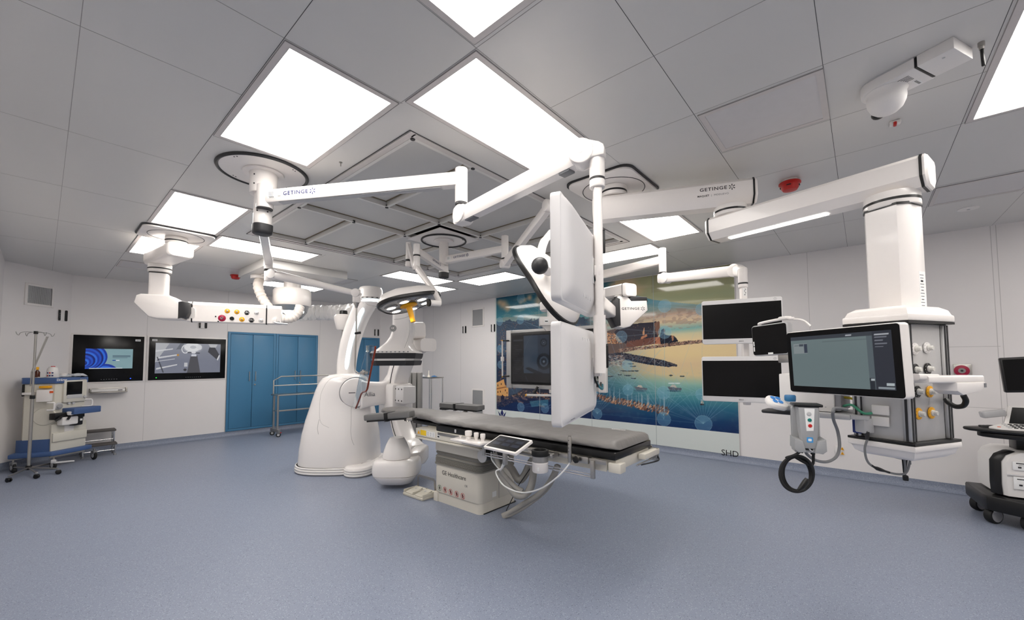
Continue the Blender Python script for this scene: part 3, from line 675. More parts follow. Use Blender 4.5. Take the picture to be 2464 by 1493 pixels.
    for i in range(330):
        u = rng.uniform(1428, 1608); v = np.interp(u, [a for a, _ in spine], [b_ for _, b_ in spine])+rng.uniform(-8, 9)*np.interp(u, [1428, 1480, 1600], [.6, .7, 1.0])
        x, y = q(u, v); L = rng.uniform(.015, .05); a = rng.uniform(.6, 1.2); cc = rng.choice([(176, 122, 92), (120, 84, 70), (206, 156, 118), (60, 48, 52), (92, 68, 62)])
        c.line((x, y), (x+L*math.cos(a), y+L*math.sin(a)), .009, cc, .95)
    for i in range(26):
        u = rng.uniform(1440, 1605); v = np.interp(u, [a for a, _ in spine], [b_ for _, b_ in spine]); x, y = q(u, v); c.line((x, y), (x, y+rng.uniform(.12, .26)), .004, (176, 190, 196), .6)
    x, y = q(1690, 972); c.poly([(x-.005, y), (x-.02, y-.0), (x+.0, y+.12)], (216, 206, 190)); c.poly([(x+.003, y), (x+.025, y), (x+.003, y+.1)], (190, 180, 160)); c.ell(x, y-.012, .035, .012, (60, 56, 62))
    # old waterfront house at the left edge, quay rocks and boats below it
    c.poly([q(1195, 974), q(1195, 922), q(1213, 913), q(1216, 928), q(1224, 930), q(1224, 960), q(1210, 970)], (214, 158, 96)); c.poly([q(1195, 935), q(1224, 929), q(1224, 932), q(1195, 938)], (150, 100, 62))
    c.poly([q(1206, 966), q(1206, 955), q(1210, 950), q(1214, 954), q(1214, 964)], (60, 40, 34))
    for u, v in ((1199, 944), (1205, 943), (1217, 940), (1221, 946), (1200, 962), (1220, 955), (1199, 928), (1207, 925)): x, y = q(u, v); c.rect(x-.012, y-.02, x+.012, y+.02, (84, 56, 44))
    c.poly([q(1195, 980), q(1195, 972), q(1224, 960), q(1260, 936), q(1320, 930), q(1325, 958), q(1300, 965), q(1290, 972), q(1240, 968), q(1210, 980)], (44, 46, 60))
    for i in range(420):
        u = rng.uniform(1196, 1322); v = np.interp(u, [1196, 1224, 1262, 1322], [978, 964, 948, 956])+rng.uniform(-9, 9); x, y = q(u, v); c.ell(x, y, rng.uniform(.012, .03), .012, rng.choice([(100, 80, 74), (34, 38, 54), (150, 112, 90), (66, 62, 70)]), .75)
    for u, v in ((1252, 966), (1303, 975), (1262, 958), (1304, 951), (1240, 956)): x, y = q(u, v); c.poly([(x-.09, y+.03), (x+.1, y-.02), (x+.08, y-.05), (x-.05, y-.03)], (176, 128, 98))
    c.put((Y_ < .30+.04*n1)*(fx < .5)*(n3 > .2), (24, 38, 78), .55); c.poly([q(1275, 966), q(1320, 962), q(1320, 975), q(1280, 980)], (70, 130, 150), .6)
    c.put(np.clip((n2-.6)*5, 0, 1)*(Y_ < .9), (120, 160, 175), .10)
    # network overlay: pale dots joined by thin lines
    nodes = [(1496, 811, .11), (1512, 939, .10), (1438, 996, .10), (1597, 946, .11), (1598, 1009, .115), (1693, 1020, .13), (1690, 950, .10), (1510, 879, .10), (1254, 718, .11), (1203, 774, .10), (1253, 770, .10), (1254, 980, .10), (1312, 983, .10), (1204, 840, .09), (1600, 800, .11), (1600, 737, .11), (1690, 745, .10), (1430, 945, .08), (1205, 878, .09)]
    P = [(q(u, v), r) for u, v, r in nodes]
    for i, ((x, y), r) in enumerate(P):
        far = rng.sample(P, 4)
        for (x2, y2), _ in far: c.line((x, y), (x2, y2), .0036, (150, 186, 204), .22)
    for (ax, ay), br in ((q(1693, 1020), .3), (q(1512, 939), .3), (q(1438, 996), .3), (q(1597, 1000), .3)):
        for kk in range(11):
            a = math.radians(40+10*kk); L = rng.uniform(.4, 1.1); c.line((ax, ay), (ax+L*math.cos(a), ay+L*math.sin(a)), .0036, (140, 180, 200), .34)
    for (x, y), r in P: c.ell(x, y, r, r, (120, 170, 196), .42); c.ell(x, y, r, r, (170, 205, 220), .3, ring=.95)
    return c.mesh('printed_picture', TWM @ Matrix.Translation((MX0, MZ0, .0125)), PRINT, t)
mural()
b = MB(TWM)
b.box(((MX0+MX1)/2, (.10+MZ0)/2, .006), (MX1-MX0, MZ0-.10, .0125), GLASSW)
b.box((MX0-.02, 1.55, .006), (.04, 2.9, .012), GLASSW); b.box((MX1+.006, 1.55, .006), (.012, 2.9, .0125), WSEAM)
b.box(((MX0+MX1)/2, (MZ0+MZ1)/2, .005), (MX1-MX0, MZ1-MZ0, .010), INK)
b.build('glass_panel', t)
b = MB(TWM)
for u, v in ((1299, 900), (1425, 1000), (1580, 1040)): b.box((WM(u, v)[0], 1.55, .0127), (.007, 2.9, .0012), mat('clear_joint', (150, 160, 160), .4, noise=0))
b.build('panel_joint', t)
x, z = WM(1757, 1092)
b = MB(TWM); text(b, 'SHD', TWM @ Matrix.Translation((x, z, .0127)), .115, INK, font_bold=.004) if 0 else None
b = MB(); text(b, 'SHD', TWM @ Matrix.Translation((x, z, .0127)), .125, INK, font_bold=.004); b.build('lettering', t, 0)
x, z = WM(1209, 993)
b = MB()
for pts in ([(-.14, .05), (-.09, -.07), (.0, -.1), (-.06, -.02)], [(0, .11), (-.055, .0), (0, -.08), (.055, .0)], [(.14, .05), (.09, -.07), (.0, -.1), (.06, -.02)]):
    b.add([TWM @ Vector((x+p*.9, z+r*.9-.02, .0128)) for p, r in pts], [(0, 1, 2, 3)], NAVYINK)
b.build('lotus_emblem', t, 0)
# ------------------------------------------------------------------ ceiling booms
def ring_plate(b, c, R, r2=.0):
    T = Matrix.Translation((c.x, c.y, H))
    b.lathe([(R-.012, -.010), (R-.012, 0)], WHITE, T, 64)
    for k in range(8):
        a = 2*PI*(k//2)/4+.5+.09*(k % 2); b.cyl((c.x+R*.86*math.cos(a), c.y+R*.86*math.sin(a), H-.012), (c.x+R*.86*math.cos(a), c.y+R*.86*math.sin(a), H-.009), .005, DARK, n=8)
def black_ring(c, R, w, par, name='black_seal_ring', z=-.006):
    b = MB(); T = Matrix.Translation((c.x, c.y, H+z)); n = 72
    b.loft([[((R+w*math.cos(2*PI*j/8))*math.cos(2*PI*i/n), (R+w*math.cos(2*PI*j/8))*math.sin(2*PI*i/n), w*math.sin(2*PI*j/8)) for j in range(8)] for i in range(n+1)], DARK, T, caps=False); b.build(name, par)
def maker(b, T, h, m=NAVYINK):            # maker's name with the six-rayed emblem
    text(b, 'GETInGE'.replace('n', 'N'), T, h, m, font_bold=.012, spacing=1.15, xs=1.15); star(b, T @ Matrix.Translation((h*3.55, 0, 0)), h*.62, m)
def label_plate(b, T, w, h, bars=True):
    b.prism(rrect(w, h, .003), 0, .0006, PAPER, T)
    for k in range(4): b.box((-w*.1, h*(.32-.18*k), .0008), (w*.6, h*.05, .0003), GREYINK, T=T)
    if bars:
        for k in range(9): b.box((-w*.3+w*.07*k, -h*.36, .0008), (w*.025*(1+k % 2), h*.16, .0003), INK, T=T)

# -- boom over the camera side: long bright arm with monitor pole, second arm with the shield
c1 = Z(635, 414, H); UP = Vector((0, 0, 1)); right = Vector((_cy, _sy, 0)); fwd = Vector((-_sy, _cy, 0))
t = boomA = thing('ceiling_boom', 'white boom with round black ringed ceiling plate, one long bright arm and one thin arm', 'ceiling boom', (c1.x, c1.y, H), 'white ceiling booms')
b = MB(); ring_plate(b, c1, .305); b.build('ceiling_plate', t); black_ring(c1, .300, .0135, t)
b = MB(); b.lathe([(.14, -.012), (.138, -.02), (.098, -.024), (.095, -.03), (.093, -.175), (.09, -.185)], WHITE, Matrix.Translation((c1.x, c1.y, H)), 40)
for a in (-2.2, -1.0): [b.cyl((c1.x+.092*math.cos(a), c1.y+.092*math.sin(a), H-z), (c1.x+.096*math.cos(a), c1.y+.096*math.sin(a), H-z), .006, DARK, n=8) for z in (.06, .13)]
b.build('mount_sleeve', t)
hub1 = c1+right*.045-fwd*.05
b = MB(); b.cyl((c1.x, c1.y, H-.17), (c1.x, c1.y, 2.69), .062, WHITE, n=32); b.build('column', t)
# upper hub and arm
b = MB(); b.cyl((hub1.x, hub1.y, 2.868), (hub1.x, hub1.y, 2.688), .058, WHITE, n=32, bev=.006); b.cyl((hub1.x, hub1.y, 2.689), (hub1.x, hub1.y, 2.684), .055, DARK, n=32); b.build('arm_hub', t)
zA = 2.772; eA = Z(1110, 432, zA); hA = Vector((hub1.x, hub1.y, zA)); dA = (eA-hA).normalized()
LA = (eA-hA).length; TA = along(hA, eA)
b = MB(TA)
for k, (s0, s1) in enumerate(((.04, LA-.03),)):
    sec = [(-.036, -.05), (.036, -.05), (.044, -.036), (.044, .03), (.036, .046), (-.036, .046), (-.044, .03), (-.044, -.036)]
    b.loft([[(x, y*k_, z*k_) for y, z in sec] for x, k_ in ((s0, 1), (s1, .92))], WHITE)
b.box((LA*.5, 0, -.051), (LA*.82, .05, .004), GREYP, .001)
Tl = fr((0, -.0445, 0), (1, 0, 0), (0, 0, 1))
maker(b, Tl @ Matrix.Translation((.30, .0, .0006)), .040); label_plate(b, Tl @ Matrix.Translation((.10, 0, .0006)), .07, .055); label_plate(b, Tl @ Matrix.Translation((.165, -.005, .0006)), .04, .03)
b.build('main_arm', t)
b = MB(); rE = .043
b.cyl((eA.x, eA.y, zA+.075), (eA.x, eA.y, V(1108, 489, eA).z), rE, WHITE, n=32, bev=.006); zr = V(1108, 489, eA).z; b.cyl((eA.x, eA.y, zr), (eA.x, eA.y, zr-.014), rE*.96, DARK, n=32); b.build('arm_end_joint', t)
pE = Vector((eA.x, eA.y, zr-.014))
hd = D(1400, 373, 2.03); pole = D(1437, 430, 2.0)
el = V(1122, 521, eA); el = Vector((eA.x, eA.y, el.z)); el0 = el.copy()
tS = (hd-el); tS.z = 0; tS.normalize(); sS = UP.cross(tS)
el = el+tS*.028
b = MB(); b.prism([(x, z) for x, z in rrect(.13, .125, .03, 5)], -.042, .042, WHITE, Matrix.Translation(el-tS*.01) @ Matrix(((tS.x, 0, -sS.x, 0), (tS.y, 0, -sS.y, 0), (0, 1, 0, 0), (0, 0, 0, 1))), bev=.012)
for s_ in (1, -1): b.cyl(el+sS*.04*s_, el+sS*.052*s_, .062, WHITE, n=36, bev=.006)
b.build('elbow_joint', t)
b = MB(along(el, hd)); LS = (hd-el).length
sec = [(-.030, -.052), (.030, -.052), (.040, -.03), (.040, .03), (.030, .048), (-.030, .048), (-.040, .03), (-.040, -.03)]
b.loft([[(x, y, z) for y, z in sec] for x in (.03, LS-.03)], WHITE); b.box((.09, 0, -.048), (.09, .05, .02), MIDGREY, .003); b.box((LS-.10, 0, -.05), (.07, .05, .024), MIDGREY, .003); b.build('spring_arm', t)
b = MB(); dP = (pole-hd); dP.z = 0; wP = dP.length; dP.normalize(); sP = UP.cross(dP)
Th = Matrix.Translation(hd) @ Matrix(((dP.x, 0, -sP.x, 0), (dP.y, 0, -sP.y, 0), (0, 1, 0, 0), (0, 0, 0, 1)))
b.prism([(.064*math.cos(a), .064*math.sin(a)) for a in (math.radians(70+22*i) for i in range(10))]+[(wP-.03, -.040), (wP+.040, -.036), (wP+.042, .0), (wP+.036, .018), (wP+.015, .034)], -.047, .047, WHITE, Th, bev=.010)
for s_ in (1, -1): b.cyl(hd+sP*.040*s_, hd+sP*.052*s_, .063, WHITE, n=36, bev=.006); b.cyl(hd+sP*.052*s_, hd+sP*.0532*s_, .014, WHITEM, n=20)
b.build('head_joint', t)
px_, py_ = pole.x, pole.y; vz = lambda v: V(1437, v, pole).z
b = MB(); b.cyl((px_, py_, hd.z-.02), (px_, py_, vz(430)), .038, WHITE, n=32); b.cyl((px_, py_, vz(430)), (px_, py_, vz(435)), .037, DARK, n=32); b.cyl((px_, py_, vz(435)), (px_, py_, vz(453)), .038, WHITE, n=32, bev=.004); b.cyl((px_, py_, vz(453)), (px_, py_, vz(462)), .022, WHITE, n=24, r1=.020); b.build('pole_swivel', t)
Tp = Matrix.Translation((px_, py_, 0)) @ Matrix.Rotation(math.atan2(fwd.y, fwd.x), 4, 'Z')
zb = V(1430, 897, pole).z; b = MB(Tp)
b.loft([[(x, y, z) for x, y in rrect(.05, .040, .012, 3)] for z in (vz(455), zb)], WHITE)
b.loft([[(x*1.02-.0, y*1.35, z) for x, y in rrect(.05, .040, .012, 3)] for z in (V(1430, 760, pole).z, zb-.002)], WHITE)
b.build('monitor_pole', t)
for v0, v1 in ((553, 611), (828, 886)):
    b = MB(Tp); b.prism([(a, c) for a, c in rrect(.024, vz(v0)-vz(v1), .010)], .0, .012, BLACK, Matrix.Translation((.0, -.0215 if v0 < 700 else -.028, (vz(v0)+vz(v1))/2)) @ Matrix(((1, 0, 0, 0), (0, 0, -1, 0), (0, 1, 0, 0), (0, 0, 0, 1))) @ Matrix.Translation((0, 0, -.002))); b.build('cable_slot_cover', t)
b = MB(); q0 = V(1436, 886, pole); b.tube([q0, q0+right*.03+UP*.006, q0+right*.05+UP*.012], [.012, .013, .011], WHITE, 12); b.build('locking_lever', t)

# lower hub and the thin arm towards the shield
b = MB(); b.cyl((c1.x, c1.y, 2.70), (c1.x, c1.y, 2.575), .064, WHITE, n=32, bev=.004); [b.cyl((c1.x+.06*math.cos(a), c1.y+.06*math.sin(a), 2.672), (c1.x+.067*math.cos(a), c1.y+.067*math.sin(a), 2.672), .006, DARK, n=8) for a in (-.9, -2.0, .2)]
b.build('lower_hub', t)
b = MB(); b.loft([[(c1.x+x*k_, c1.y+y*k_, z) for x, y in rrect(.134, .134, .05, 6)] for z, k_ in ((2.578, 1), (2.53, 1), (2.512, .93), (2.505, .8))], DARK); b.build('hub_end_cap', t)
zB = 2.60; eB = Z(646, 632, zB); hB = Vector((c1.x, c1.y, zB))
b = MB(along(hB, eB)); LB = (eB-hB).length; b.loft([[(x, y, z) for y, z in [(-.03, -.035), (.03, -.035), (.036, -.02), (.036, .03), (.028, .036), (-.028, .036), (-.036, .03), (-.036, -.02)]] for x in (.05, LB)], WHITE); b.build('shield_arm', t)
zB2 = V(646, 651, eB).z
b = MB(); b.cyl((eB.x, eB.y, zB+.05), (eB.x, eB.y, zB2+.01), .042, WHITE, n=28, bev=.005); b.cyl((eB.x, eB.y, zB2+.011), (eB.x, eB.y, zB2-.008), .041, BLACK, n=28); b.cyl((eB.x, eB.y, zB2-.008), (eB.x, eB.y, V(648, 678, eB).z), .038, WHITE, n=28, bev=.008); b.build('shield_arm_elbow', t)
eS = D(858, 706, 4.36); kB = V(660, 662, eB)
kB = Vector((eB.x, eB.y, kB.z))+right*.05
b = MB(); dB = (eS-kB).normalized(); b.cyl(kB-fwd*.045, kB+fwd*.04, .052, WHITE, n=28, bev=.008)
b.loft([[kB+dB*x+UP*(z*k_)+fwd*(y*k_) for y, z in circ(1, 16, 1)] for x, k_ in ((0, .040), (.1, .050), (.2, .046), ((eS-kB).length, .030))], WHITE); b.build('shield_spring_arm', t)
b = MB(); b.cyl(eS-fwd*.045, eS+fwd*.04, .046, WHITE, n=28, bev=.007); rod = Vector((eS.x, eS.y, 0)); vr = lambda v: V(858, v, rod).z
b.cyl((eS.x, eS.y, vr(706)), (eS.x, eS.y, vr(729)), .040, WHITE, n=24, bev=.008); b.cyl((eS.x, eS.y, vr(729)), (eS.x, eS.y, vr(742)), .030, STEEL, n=24, r1=.011); b.build('shield_wrist', t)

# -- the hanging shield
def at_rod(u, v): return PL(u, v, eS, fwd)
tS_ = thing('radiation_shield', 'clear lead-acrylic shield with red-brown edge hanging from a thin steel rod', 'shield', (eS.x, eS.y, vr(900)))
b = MB(); b.tube([at_rod(858, 740), at_rod(857, 800), at_rod(854, 880), at_rod(855, 893), at_rod(862, 899), at_rod(884, 900)], .0085, STEEL, 10); b.cyl(at_rod(854, 803), at_rod(868, 801), .013, BLACK, n=12); b.build('hanger_rod', tS_)
nS = (fwd*.55+right*.83).normalized(); pS = PL(884, 900, eS, fwd)
outl = [(884, 833), (888, 831), (902, 833), (902, 838), (880, 943), (869, 946), (855, 984), (849, 979), (858, 940), (868, 890)]
poly = [PL(u, v, pS+fwd*.03, nS) for u, v in outl]
b = MB(); b.loft([poly, [p+nS*.012 for p in poly]], GLASS); b.build('acrylic_pane', tS_, 20)
EDGE = mat('amber_acrylic_edge', (128, 44, 22), .15, spec=.6); b = MB(); b.tube([PL(u, v, pS+fwd*.03, nS)+nS*.006 for u, v in ((902, 834), (901, 845), (891, 893), (883, 935), (880, 942), (872, 944), (868, 949), (862, 966), (855, 983))], .010, EDGE, 8); b.build('tinted_edge', tS_)
b = MB(); q = at_rod(874, 897); b.cyl(q-fwd*.03, q+fwd*.05, .020, STEEL, n=16, bev=.003); b.cyl(q+right*-.03, q+right*.05, .012, STEEL, n=12); b.cyl(q+UP*-.03, q+UP*.03, .012, CHROME, n=12); b.build('clamp', tS_)
b = MB(); q = PL(885, 840, pS+fwd*.03, nS); b.box(q, (.03, .03, .07), GLASS, .004); b.build('top_clip', tS_)

# -- two monitors on the pole, seen from behind
def back_monitor(v, label, tilt=0):
    # near top corner, near bottom corner, far-edge pixels measured on the photograph
    (u0, t0, b0), dn = v[0], v[2]; (u1, t1, b1), df = v[1], v[3]
    P0, P1 = D(u0, (t0+b0)/2, dn), D(u1, (t1+b1)/2, df); P1.z = P0.z = (P0.z+P1.z)/2
    hgt = ((b0-t0)*dn+(b1-t1)*df)/2/F; x = (P1-P0); W = x.length; x.normalize(); n = x.cross(UP)      # n: towards the back (camera side)
    if n.dot(right) < 0: n = -n
    T = Matrix(((x.x, 0, n.x, P0.x), (x.y, 0, n.y, P0.y), (0, 1, 0, P0.z), (0, 0, 0, 1)))   # local: x along width, y up, z out of the back
    return T, W, hgt
SHELL = mat('pale_silver_plastic', (216, 214, 214), .42, noise=.01)
def pole_monitor(label, near, far, flip):
    T, W, h = back_monitor((near, far, near[3], far[3]) if 0 else ((near[0], near[1], near[2]), (far[0], far[1], far[2]), near[3], far[3]), label)
    t = thing('monitor', label, 'monitor', T @ Vector((W/2, -h/2, 0)), 'white monitors on the boom pole')
    T = T @ Matrix.Translation((W/2, 0, 0)); s = -1 if flip else 1
    b = MB(T); b.prism(rrect(W, h, .022, 5), -.042, 0, SHELL, bev=.006); b.build('housing', t)
    b = MB(T); b.prism(rrect(W*.955, h*.92, .006), -.0432, -.041, SCREEN); b.build('screen', t)
    b = MB(T)
    def ring(w_, h_, z, dy): return [(x, y+dy, z) for x, y in rrect(w_, h_, .03, 5)]
    b.loft([ring(W*.985, h*.975, -.002, 0), ring(W*.93, h*.92, .010, 0), ring(W*.80, h*.80, .022, s*.012), ring(W*.7, h*.72, .026, s*.014)], SHELL); b.build('back_cover', t)
    b = MB(T)
    for k in range(3): b.box((W*.04+.014*k, -s*(h*.27+.022*k), .0225-.003*k), (W*.34, .009, .006), BLACK)
    for k in range(4): b.box((W*(.04-.11+.075*k), -s*(h*.29), .0215), (.008, .07, .008), SHELL)
    b.build('vent_slots', t)
    b = MB(T)
    for k in range(9): b.box((-W*.33, s*(-h*.20-.009*k) if not flip else -h*.27-.009*k, .0155), (W*.09, .0036, .005), MIDGREY if k % 3 else BLACK)
    b.build('speaker_grille', t)
    b = MB(T); b.box((W*.29, s*.0, .027), (.10, .13, .003), SHELL, .002); b.box((W*.29, .0, .032), (.025, .12, .012), STEEL, .002); b.box((W*.29, .0, .045), (.05, .05, .03), WHITE, .004)
    for sx in (-1, 1):
        for sy in (-1, 1): b.cyl((W*.29+.014*sx, .045*sy, .034), (W*.29+.014*sx, .045*sy, .043), .006, CHROME, n=10)
    b.build('mounting_bracket', t)
    b = MB(T); b.tube([(W*.27, -.04, .03), (W*.28, -.075, .05), (W*.33, -.09, .06), (W*.38, -.07, .055)], .006, mat('teal_cable', (60, 120, 132), .5), 8, k=4); b.tube([(W*.26, -.03, .03), (W*.27, -.07, .045), (W*.31, -.08, .05), (W*.36, -.06, .05)], .005, BLACK, 8, k=4); b.build('cable', t)
    return T, W, h
pole_monitor('upper of two white monitors on the tall pole, seen from behind', (1349, 453, 722, 1.52), (1430, 570, 765, 2.12), False)
pole_monitor('lower of two white monitors on the tall pole, hanging over the table', (1350, 769, 1030, 1.555), (1430, 800, 986, 2.16), True)

# -- centre boom with two operating lamps
c2 = Z(1068, 578, H)
t = thing('ceiling_boom', 'smaller white boom on the black ringed disc in the middle of the filter field', 'ceiling boom', (c2.x, c2.y, H), 'white ceiling booms')
b = MB(); b.box((c2.x+.02, c2.y-.02, H+.000), (.615, .61, .012), WHITE, .003); ring_plate(b, c2, .275); b.build('ceiling_plate', t); black_ring(c2, .265, .011, t, z=-.014)
b = MB(); b.lathe([(.12, -.012), (.118, -.028), (.07, -.032), (.058, -.036), (.056, -.30), (.056, -.33)], WHITE, Matrix.Translation((c2.x, c2.y, H)), 32); b.build('column', t)
def hub(z0, z1, r=.056, name='arm_hub'):
    b = MB(); b.cyl((c2.x, c2.y, z1), (c2.x, c2.y, z0), r, WHITE, n=32, bev=.004); b.build(name, t)
hub(2.70, 2.80); hub(2.595, 2.695)
b = MB(); b.loft([[(c2.x+x*k_, c2.y+y*k_, z) for x, y in rrect(.116, .116, .045, 6)] for z, k_ in ((2.596, 1), (2.55, 1), (2.535, .93), (2.53, .8))], DARK); b.build('hub_end_cap', t)
def arm(name, p0, p1, w=.07, h=.085, logo=None, taper=.9, s0=.04, face=-1):
    T = along(p0, p1); L = (p1-p0).length; b = MB(T)
    sec = [(-w*.4, -h/2), (w*.4, -h/2), (w/2, -h*.32), (w/2, h*.3), (w*.4, h*.48), (-w*.4, h*.48), (-w/2, h*.3), (-w/2, -h*.32)]
    b.loft([[(x, y*k_, z*k_) for y, z in sec] for x, k_ in ((s0, 1), (L, taper))], WHITE)
    if logo:
        Tl = fr((0, -w/2-.0006, 0), (1, 0, 0), (0, 0, 1)); maker(b, Tl @ Matrix.Translation((logo, 0, .0)), .034 if h < .1 else .04); label_plate(b, Tl @ Matrix.Translation((.11, .0, 0)), .06, .04, False)
    b.build(name, t); return T
a1 = Z(1215, 600, 2.75); arm('lamp_arm', Vector((c2.x, c2.y, 2.75)), Vector((a1.x, a1.y, 2.752)), logo=.27)
b = MB(); zt, zb_ = V(1215, 568, a1).z, V(1212, 622, a1).z; b.cyl((a1.x, a1.y, zt), (a1.x, a1.y, zb_), .040, WHITE, n=28, bev=.006); b.cyl((a1.x, a1.y, zb_), (a1.x, a1.y, zb_-.012), .039, DARK, n=28)
b.cyl((a1.x, a1.y, zb_-.012), (a1.x, a1.y, V(1212, 643, a1).z), .040, WHITE, n=28, bev=.01); b.build('arm_end_joint', t)
kL = Vector((a1.x, a1.y, V(1212, 636, a1).z)); hL = D(1322, 496, 3.62); arm('spring_arm', kL, hL, .065, .08, taper=1.0, s0=.02)
b = MB(); s_ = (hL-kL); s_.z = 0; s_ = UP.cross(s_.normalized()); b.cyl(kL-s_*.05, kL+s_*.05, .048, WHITE, n=28, bev=.008); b.build('elbow_joint', t); b = MB(); b.cyl(hL-s_*.05, hL+s_*.05, .055, WHITE, n=28, bev=.008)
b.cyl(hL+s_*.0, hL+right*.07+UP*0, .045, WHITE, n=24); b.cyl(hL+right*.09+UP*.04, hL+right*.09-UP*.10, .036, WHITE, n=24, bev=.006); b.build('spring_arm_joint', t)
# arm towards the camera with the small lamp
a2 = Z(1003, 600, 2.72); arm('lamp_arm', Vector((c2.x, c2.y, 2.645)), Vector((a2.x, a2.y, 2.70)), w=.065, h=.08)
Tg = along(Vector((c2.x, c2.y, 2.645)), Vector((a2.x, a2.y, 2.70)))
b = MB(Tg); Lg = (Vector((a2.x, a2.y, 2.7))-Vector((c2.x, c2.y, 2.645))).length; maker(b, fr((Lg*.42, .0335, 0), (-1, 0, 0), (0, 0, 1)) @ Matrix.Translation((0, 0, .0006)), .030); b.build('lettering', t, 0)
z0_, z1_, z2_ = V(1003, 588, a2).z, V(1003, 614, a2).z, V(1003, 650, a2).z
b = MB(); b.cyl((a2.x, a2.y, z0_), (a2.x, a2.y, z1_), .037, WHITE, n=28, bev=.006); b.cyl((a2.x, a2.y, z1_), (a2.x, a2.y, z1_-.012), .037, DARK, n=28); b.cyl((a2.x, a2.y, z1_-.012), (a2.x, a2.y, z2_), .036, WHITE, n=28, bev=.01); b.box((a2.x, a2.y, z2_-.004), (.05, .05, .012), MIDGREY, .003); b.build('arm_end_joint', t)
k2 = Vector((a2.x, a2.y, z2_+.03)); l2 = D(1044, 700, 4.05); arm('spring_arm', k2, l2, .05, .06, taper=.8, s0=.0)
# spare arm folded behind it
a3 = Z(983, 585, 2.86); zt = V(983, 586, a3).z
b = MB(); b.cyl((a3.x, a3.y, V(983, 588, a3).z+.02), (a3.x, a3.y, V(983, 625, a3).z), .030, WHITE, n=24, bev=.005); b.cyl((a3.x, a3.y, V(983, 625, a3).z), (a3.x, a3.y, V(983, 630, a3).z), .031, DARK, n=24); b.cyl((a3.x, a3.y, V(983, 630, a3).z), (a3.x, a3.y, V(983, 642, a3).z), .032, WHITE, n=24, bev=.004); b.build('spare_joint', t)
arm('spare_arm', Vector((a3.x, a3.y, V(983, 590, a3).z)), Vector((a2.x, a2.y, z2_+.03))+fwd*.03-right*.03, .045, .06, s0=0)

# lamps
LED = mat('lamp_led_glow', (255, 250, 240), .3, emit=2.2, noise=0)
CLEARC = mat('lamp_clear_cover', (240, 243, 245), .04, trans=.92, noise=0, ior=1.2)
def lamp_head(name, c, nrm_, xdir, R, label, lobe=.10):
    n = nrm_.normalized(); x = (xdir-n*xdir.dot(n)).normalized(); T = Matrix(((x.x, 0, n.x, c.x), (x.y, 0, n.y, c.y), (x.z, 0, n.z, c.z), (0, 0, 0, 1)))
    y = n.cross(x); T = Matrix(((x.x, y.x, n.x, c.x), (x.y, y.y, n.y, c.y), (x.z, y.z, n.z, c.z), (0, 0, 0, 1)))   # local +z points to the lit side
    t = thing(name, label, 'operating lamp', c, 'operating lamp heads')
    def out(k, z): return [(R*k*(1+lobe*math.cos(3*a))*math.cos(a), R*k*(1+lobe*math.cos(3*a))*math.sin(a), z) for a in (2*PI*i/60 for i in range(60))]
    b = MB(T); b.loft([out(.22, -.115), out(.60, -.108), out(.86, -.078), out(.975, -.03), out(1.0, 0)], WHITE); b.build('lamp_housing', t)
    b = MB(T); b.loft([out(1.0, -.008), out(1.035, -.004), out(1.045, .010), out(1.03, .026), out(.98, .03)], BLACK, caps=False); b.build('black_rim', t)
    b = MB(T); b.loft([out(.97, .022), out(.9, .03), out(.86, .03)], CLEARC, caps=True); b.build('clear_cover', t)
    for k in range(7):
        r_, a = (0, 0) if k == 6 else (R*.60, 2*PI*k/6+.5)
        b = MB(T @ Matrix.Translation((r_*math.cos(a), r_*math.sin(a), .031)))
        if k < 6:
            b.lathe([(R*.22, 0), (R*.22, .006), (R*.17, .012)], CHROME, n=24); b.lathe([(R*.15, .010), (R*.15, .013)], LED, n=20); b.build('light_pod', t)
    return t, T
lc = D(1330, 690, 2.95); lamp_n = (-right*.62-UP*.52+fwd*.42)
tL, TLp = lamp_head('operating_lamp', lc, lamp_n, UP*.6-right*.8, .33, 'large white operating lamp with black rim, half hidden behind the upper pole monitor', .16)
b = MB(); p0 = D(1299, 640, 2.62); b.cyl(p0, D(1322, 655, 2.70), .042, WHITE, n=24, r1=.03); b.sph(p0, .056, DARK, 20); b.build('sterile_handle', tL)
b = MB(); b.tube([D(1326, 560, 3.35), D(1306, 590, 3.2), D(1300, 640, 3.05), D(1312, 690, 3.0)], [.028, .034, .036, .036], WHITE, 14, k=5); b.build('yoke', tL)
lc2 = D(981, 727, 4.12); n2_ = (-UP*.93+right*.27-fwd*.05)
tL2, TL2 = lamp_head('operating_lamp', lc2, n2_, right+UP*.3, .30, 'small operating lamp with yellow grip and clear underside above the table')
Ti = TL2
sl = bpy.data.lights.new('lamp_beam', 'SPOT'); sl.energy = 110; sl.spot_size = math.radians(26); sl.spot_blend = .6; sl.shadow_soft_size = .12; sl.color = (1, .96, .93); so = bpy.data.objects.new('lamp_beam', sl); col.objects.link(so)
_o = TL2 @ Vector((0, 0, .05)); _d = (Z(1115, 999, .93)-_o); so.rotation_euler = _d.to_track_quat('-Z', 'Y').to_euler(); so.parent = tL2; so.location = _o-tL2.location
b = MB(Ti); b.lathe([(.02, .03), (.085, .033), (.088, .045), (.06, .055), (.032, .06), (.028, .10), (.024, .20), (.026, .215), (.001, .216)], YELLOW, n=24); b.build('sterile_handle', tL2)
b = MB(); e0 = D(1053, 706, 4.02); b.tube([l2, D(1056, 724, 4.0), D(1056, 732, 3.97)], .028, WHITE, 12); b.cyl(D(1060, 731, 3.96), D(1034, 729, 3.9), .030, WHITE, n=20, bev=.006); b.cyl(D(1034, 729, 3.9), D(1030, 729, 3.89), .036, BLACK, n=20); b.build('yoke', tL2)
